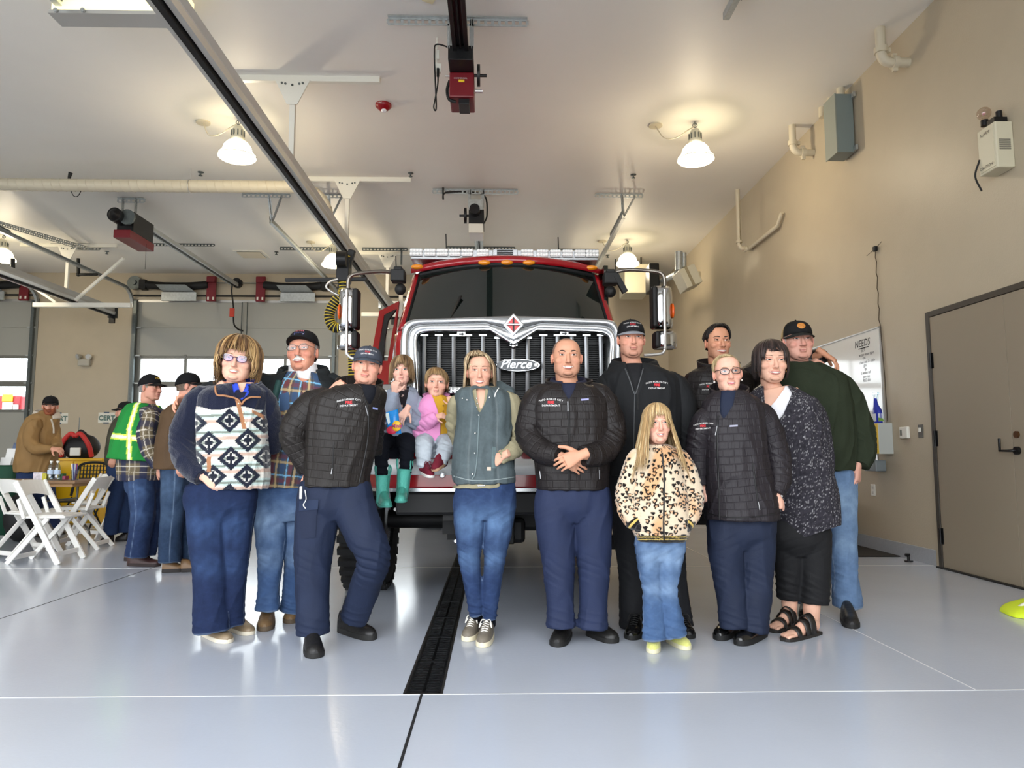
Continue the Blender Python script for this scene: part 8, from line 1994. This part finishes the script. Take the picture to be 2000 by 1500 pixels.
for s_ in (-1,1):
    mb = MB(); c = p.to_w([[s_*.079*p.wide,-.012,.062]])[0]; mb.tube(arc(c,.013,0,2*PI,(.5*s_,1,0),(0,0,1),18),.003,n=6,closed=True); mb.build('hoop_earring',mat('gold',(214,170,80),.25,metal=.9),p.root)
# ---- old man in the green sweater
p = Person('old man in black trucker cap, dark green sweatshirt and light jeans at the right end', 4.8, (1640,1215))
T_ = [(1561,710,36,.9),(1567,723,60,.66),(1579,740,75,.64),(1588,790,76,.68),(1594,850,74,.74),(1602,890,66,.76),(1610,908,58,.76),(1612,918,54,.76)]
arms = [[(1522,752,26,None,.05),(1505,800,26,None,.1),(1512,870,24,None,.1)],[(1640,756,28),(1664,800,30),(1679,850,29),(1683,885,25,None,-.02),(1677,909,20,None,-.04)]]
p.head(1559,628,703,yaw=-.10,roll=-.03,wide=1.06,jaw=1.12,smile=.0,nose=1.25,neck=(1563,722,1.2),skin=(206,154,136),ears=1.15)
j = upper(p,'sweatshirt',T_,arms,m_knit,(44,50,38),wr=.006)
p.collar(1564,716,38,9,(44,50,38),m_knit,gap=.02,flare=1.0,name='ribbed_neckband',parent=j)
p.collar(1565,713,33,11,(120,116,112),m_twill,gap=.5,fold=.3,name='checked_collar',tilt=.3)
p.hand(p.pt(1676,911,-.05),(-.16,-.1,-1),(.75,-.6,.1),1,curl=(.35,.45,.35),sc=1.15,spread=.04,fore=p.pt(1681,890,-.03),tdir=(.5,.75,-.55))
trousers(p,'jeans',[(1610,902,52),(1612,928,54),(1612,945,52)],[(1588,945,30,None,.06),(1584,1050,25,None,.1),(1580,1120,22,None,.12),(1577,1180,22,None,.12)],[(1638,945,33),(1643,1010,29),(1646,1060,26),(1650,1120,24),(1654,1165,28),(1655,1186,27)],m_denim,denim((92,116,148),(140,164,188),.45,light=(196,206,216)),wr=.004)
shoe(p,G(1653,1204),G(1665,1229),.115,m_leather,(30,29,29),(26,25,24),sole_h=.03,ht=1.1,shaft=([G(1653,1204)+Vector((.005,-.02,.07)),G(1653,1204)+Vector((0,0,.17))],[.053,.056],(30,29,29)),name='boot'); shoe(p,G(1578,1192),G(1576,1210),.115,m_leather,(30,29,29),(26,25,24),sole_h=.03,ht=1.1,name='boot')
p.body(blush=.9); p.face(iris=(90,96,96),browc=(150,136,124),browt=.8,sm=-.3,teeth=False,open_=.55,lip=(176,108,98),mw=1.05)
p.hair(lambda a: .2,[(190,184,178),(170,164,158)],n=0,shell=1.02,zbase=lambda a: .19 if abs(a)<62 else (.09 if abs(a)<95 else .05))
p.cap((26,26,27),brim=(40,40,38),back=(190,164,118),patch=(.024,.019,.194,(190,124,58)),tilt=.15,blen=.062)
# ================================================ people in the background
p = Person('bearded man in a tan canvas jacket and black cap standing behind the table', 9.3, (80,1045), yaw=.7)
T_ = [(93,802,10,.9),(90,808,18,.7),(84,817,27,.7),(77,842,32,.76),(73,872,34,.82),(70,905,36,.86),(70,922,35,.86)]
arms = [[(66,832,13,None,-.16),(60,858,13,None,-.22),(70,876,12,None,-.27),(92,877,8,None,-.30),(103,876,6,None,-.31)],[(103,832,11,None,.1),(108,860,11,None,.05),(112,874,9,None,-.1)]]
p.head(98,775,811,yaw=.45,wide=1.02,jaw=1.05,smile=0,neck=(95,812,1.1),skin=(200,146,122))
j = upper(p,'canvas_jacket',T_,arms,m_twill,(134,104,64),.012,wr=.005)
p.collar(91,810,19,7,(196,186,172),m_knit,gap=.3,fold=.8,name='hood',parent=j,th=.02); bv=p.bvh(); p.strip(bv,'jacket_opening',[(100,818),(104,832),(105,846)],.012,mat('hood_cream',(190,180,164),.8),j)
p.hand(p.pt(104,876,-.32),(.9,-.2,-.15),(.1,-.5,.85),1,curl=(.5,.6,.4),sc=1.1,fore=p.pt(95,877,-.30))
trousers(p,'jeans',[(72,915,32),(72,935,33),(72,948,32)],[(57,948,16),(60,1000,13),(62,1036,12)],[(88,948,16),(98,1000,13),(106,1036,12)],m_denim,(38,52,86),.012)
shoe(p,G(60,1046),G(84,1050),.11,m_leather,(70,50,36),(40,34,30),name='work_boot'); shoe(p,G(104,1042),G(124,1044),.11,m_leather,(70,50,36),(40,34,30),name='work_boot')
p.body(voxel=.006,color=lambda V,q,c: mixc(c,lin((120,62,34)),.9*sstep(.075,.06,q[:,2]+.6*np.maximum(0,.03-np.abs(q[:,0])*0-.03)-.45*np.maximum(0,-.03-q[:,1])*0)*(q[:,2] > -.01)*sstep(.02,-.01,q[:,1])*(np.abs(q[:,0]) < .09)*(q[:,1] > -.14)))
p.face(browc=(110,64,40),sm=0,teeth=False,open_=.6); p.beard((128,68,38),.066,.012)
p.hair(lambda a: .2,[(70,44,30),(80,52,36)],n=0,shell=1.02,zbase=lambda a: .19 if abs(a)<62 else (.09 if abs(a)<95 else .05)); p.cap((24,24,26),tilt=.15,blen=.07)
# green vest man
p = Person('man in a green reflective vest over a plaid shirt, black cap, seen from the side', 7.0, (285,1100), yaw=1.25)
T_ = [(291,790,14,.9),(287,797,30,.74),(284,808,40,.8),(281,845,44,.9),(279,895,44,.96),(277,925,42,.96),(276,938,40,.96)]
PL2 = plaid((104,92,70),[('u',.15,.17,(28,36,66),.85),('t',.2,.18,(28,36,66),.7),('u',.5,.02,(214,206,190),.8),('t',.55,.022,(214,206,190),.8),('u',.75,.02,(206,196,176),.6),('t',.85,.02,(206,196,176),.6)],.17,.17)
arms = [[(292,812,16,None,-.17),(286,848,17,None,-.24),(294,884,15,None,-.26),(309,910,12,None,-.24)],[(294,812,15,None,.17),(300,850,15,None,.22),(312,895,12,None,.2)]]
p.head(296,733,781,yaw=1.30,wide=1.02,jaw=1.08,smile=.5,nose=1.15,neck=(291,792,1.15),skin=(206,150,128))
j = upper(p,'plaid_shirt',T_,arms,m_twill,PL2,.008,wr=.005)
def vestc(V,N,q,a,t):
    c = np.tile(lin((36,128,58)),(len(V),1)); px,py = proj(V); yl = lin((214,232,90)); sv = lin((222,222,206))
    band = np.abs(py-(857+(px-275)*.10)) < 6; c[band] = yl; c[np.abs(py-(857+(px-275)*.10)) < 3] = sv
    vx = 252+np.maximum(0,(838-py))*.30+(py < 790)*(790-py)*.9; vs = (np.abs(px-vx) < 5.); c[vs] = yl; c[np.abs(px-vx) < 2.2] = sv
    v2 = (np.abs(px-(300+(py-780)*.45)) < 4)&(py < 840); c[v2] = yl; return c
V_ = [(288,789,26,.7),(286,797,34,.76),(283,808,42,.84),(279,845,49,.96),(275,880,52,1.02),(273,897,53,1.04)]
v = p.garment('reflective_vest',[p.loft(V_,.8,2.2,key='gv',core=0)],m_cloth,vestc,.008,3,.008,5.,('gv',),cut=lambda V,N,ang,tt,q: (lambda px,py: (((px-294)/15.)**2+((py-822)/30.)**2 < 1)&(V[:,1] < p.pt(290,820)[1]))(*proj(V)),solid=.006)
p.hand(p.pt(311,912,-.24),(.45,-.1,-.9),(-.3,-.9,0),1,curl=(.6,.8,.5),sc=1.1,fore=p.pt(304,902,-.25)); p.hand(p.pt(313,898,.2),(.3,0,-1),(.9,-.3,0),1,curl=(.5,.6,.4),fore=p.pt(309,885,.2))
trousers(p,'jeans',[(281,925,33,.95),(281,942,34,.92),(281,955,33,.9)],[(276,950,25,None,-.09),(279,1000,22,None,-.10),(272,1050,20,None,-.10),(266,1088,20,None,-.10)],[(294,950,25,None,.09),(299,1000,21,None,.10),(292,1050,19,None,.10),(284,1082,19,None,.10)],m_denim,denim((36,50,82),(78,102,138),.5),.009)
shoe(p,G(250,1105),G(313,1106),.115,m_leather,(58,36,34),(42,30,28),sole_h=.03,laces=(40,28,28),name='leather_shoe'); shoe(p,G(243,1095),G(292,1094),.115,m_leather,(58,36,34),(42,30,28),sole_h=.03,name='leather_shoe')
p.body(voxel=.005,blush=.8); p.face(browc=(150,140,130),sm=.6,teeth=False,open_=.7)
p.hair(lambda a: .2,[(150,146,142),(128,124,120)],n=0,shell=1.03,zbase=lambda a: .19 if abs(a)<60 else (.10 if abs(a)<90 else .035)); p.cap((22,22,24),lines=[('CERT',.026,.195,mat('embroidery_gold',(224,184,60),.7))],tilt=.2,blen=.075); p.glasses((150,120,70),.022,.015,.0014)
# brown jacket man
p = Person('man in a brown jacket, jeans and black cap turned away behind the woman in fleece', 6.75, (350,1115), yaw=1.75)
T_ = [(368,783,14,.9),(363,792,32,.8),(358,805,42,.86),(353,848,45,.92),(350,895,45,.95),(349,916,44,.95)]
arms = [[(354,815,16,None,-.17),(345,858,17,None,-.24),(350,902,13,None,-.22)],[(372,815,15,None,.17),(384,855,14,None,.2),(388,895,12,None,.16)]]
p.head(372,730,780,yaw=1.75,wide=1.02,smile=0,neck=(368,788,1.1),skin=(206,150,128))
j = upper(p,'jacket',T_,arms,m_twill,(84,64,44),.009,wr=.006); p.collar(367,788,19,9,(76,58,42),m_twill,gap=.4,name='jacket_collar',parent=j)
p.hand(p.pt(351,905,-.22),(.1,0,-1),(-.3,-.9,0),1,curl=(.5,.6,.4),fore=p.pt(350,890,-.22)); p.hand(p.pt(388,897,.16),(.1,0,-1),(.9,0,0),1,curl=(.5,.6,.4),fore=p.pt(387,880,.17))
trousers(p,'jeans',[(350,905,36,.95),(350,925,36,.92),(350,940,35,.9)],[(342,935,26,None,-.09),(338,1000,23,None,-.10),(333,1050,21,None,-.10),(332,1098,21,None,-.10)],[(364,935,25,None,.09),(370,1000,22,None,.10),(368,1050,20,None,.10),(370,1096,20,None,.10)],m_denim,denim((40,56,80),(84,106,134),.5),.009)
shoe(p,G(316,1118),G(360,1116),.115,m_leather,(112,84,54),(36,30,28),sole_h=.035,name='work_boot'); shoe(p,G(352,1117),G(392,1115),.115,m_leather,(112,84,54),(36,30,28),sole_h=.035,name='work_boot')
p.body(voxel=.006); p.face(browc=(100,80,66),sm=0,teeth=False,open_=.7)
p.hair(lambda a: .2,[(110,92,76),(90,74,60)],n=0,shell=1.02,zbase=lambda a: .19 if abs(a)<60 else (.10 if abs(a)<90 else .035)); p.cap((22,22,24),tilt=.2,blen=.075)
# dark jacket man behind the vest
p = Person('man in a dark olive jacket and cap half hidden behind the green vest man', 8.95, (238,1052), yaw=-1.2)
T_ = [(247,810,10,.9),(245,816,20,.76),(243,826,27,.8),(238,860,30,.86),(237,895,31,.9),(237,908,30,.9)]
arms = [[(229,830,11,None,-.12),(222,860,12,None,-.2),(220,890,10,None,-.2)],[(250,830,11,None,.12),(252,860,11,None,.2),(250,890,9,None,.15)]]
p.head(243,786,821,yaw=-1.25,wide=1.02,smile=0,neck=(245,818,1.1),skin=(196,144,120))
upper(p,'jacket',T_,arms,m_twill,(58,56,44),.012,wr=.006)
p.hand(p.pt(220,893,-.2),(-.1,0,-1),(.3,-.9,0),-1,curl=(.5,.6,.4),fore=p.pt(220,880,-.2))
trousers(p,'jeans',[(238,898,27,.95),(238,915,27,.95),(238,926,26,.95)],[(232,926,17,None,-.07),(226,975,14,None,-.07),(218,1015,13,None,-.07),(216,1044,13,None,-.07)],[(244,926,17,None,.07),(246,975,14,None,.07),(246,1040,13,None,.07)],m_denim,(36,52,84),.012)
shoe(p,G(222,1058),G(196,1060),.11,m_leather,(34,30,30),(26,24,24),name='dark_shoe'); shoe(p,G(250,1056),G(226,1056),.11,m_leather,(34,30,30),(26,24,24),name='dark_shoe')
p.body(voxel=.008); p.face(browc=(90,70,58),sm=0,teeth=False,open_=.7)
p.hair(lambda a: .2,[(80,66,56)],n=0,shell=1.02,zbase=lambda a: .19 if abs(a)<60 else (.10 if abs(a)<90 else .035)); p.cap((24,24,25),tilt=.2,blen=.07)
W = bpy.data.worlds.new('sky'); SC.world = W; W.use_nodes = True
nt = W.node_tree; bg = nt.nodes['Background']
bg.inputs['Color'].default_value = (.92,.96,1.0,1); bg.inputs['Strength'].default_value = 7.0
SC.view_settings.view_transform = 'Standard'; SC.view_settings.look = 'None'; SC.view_settings.gamma = 1; SC.view_settings.exposure = .0
SC.view_settings.use_curve_mapping = False
SC.cycles.max_bounces = 7; SC.cycles.diffuse_bounces = 4; SC.cycles.glossy_bounces = 4; SC.cycles.transmission_bounces = 6
SC.cycles.sample_clamp_indirect = 6; SC.cycles.caustics_reflective = False; SC.cycles.caustics_refractive = False
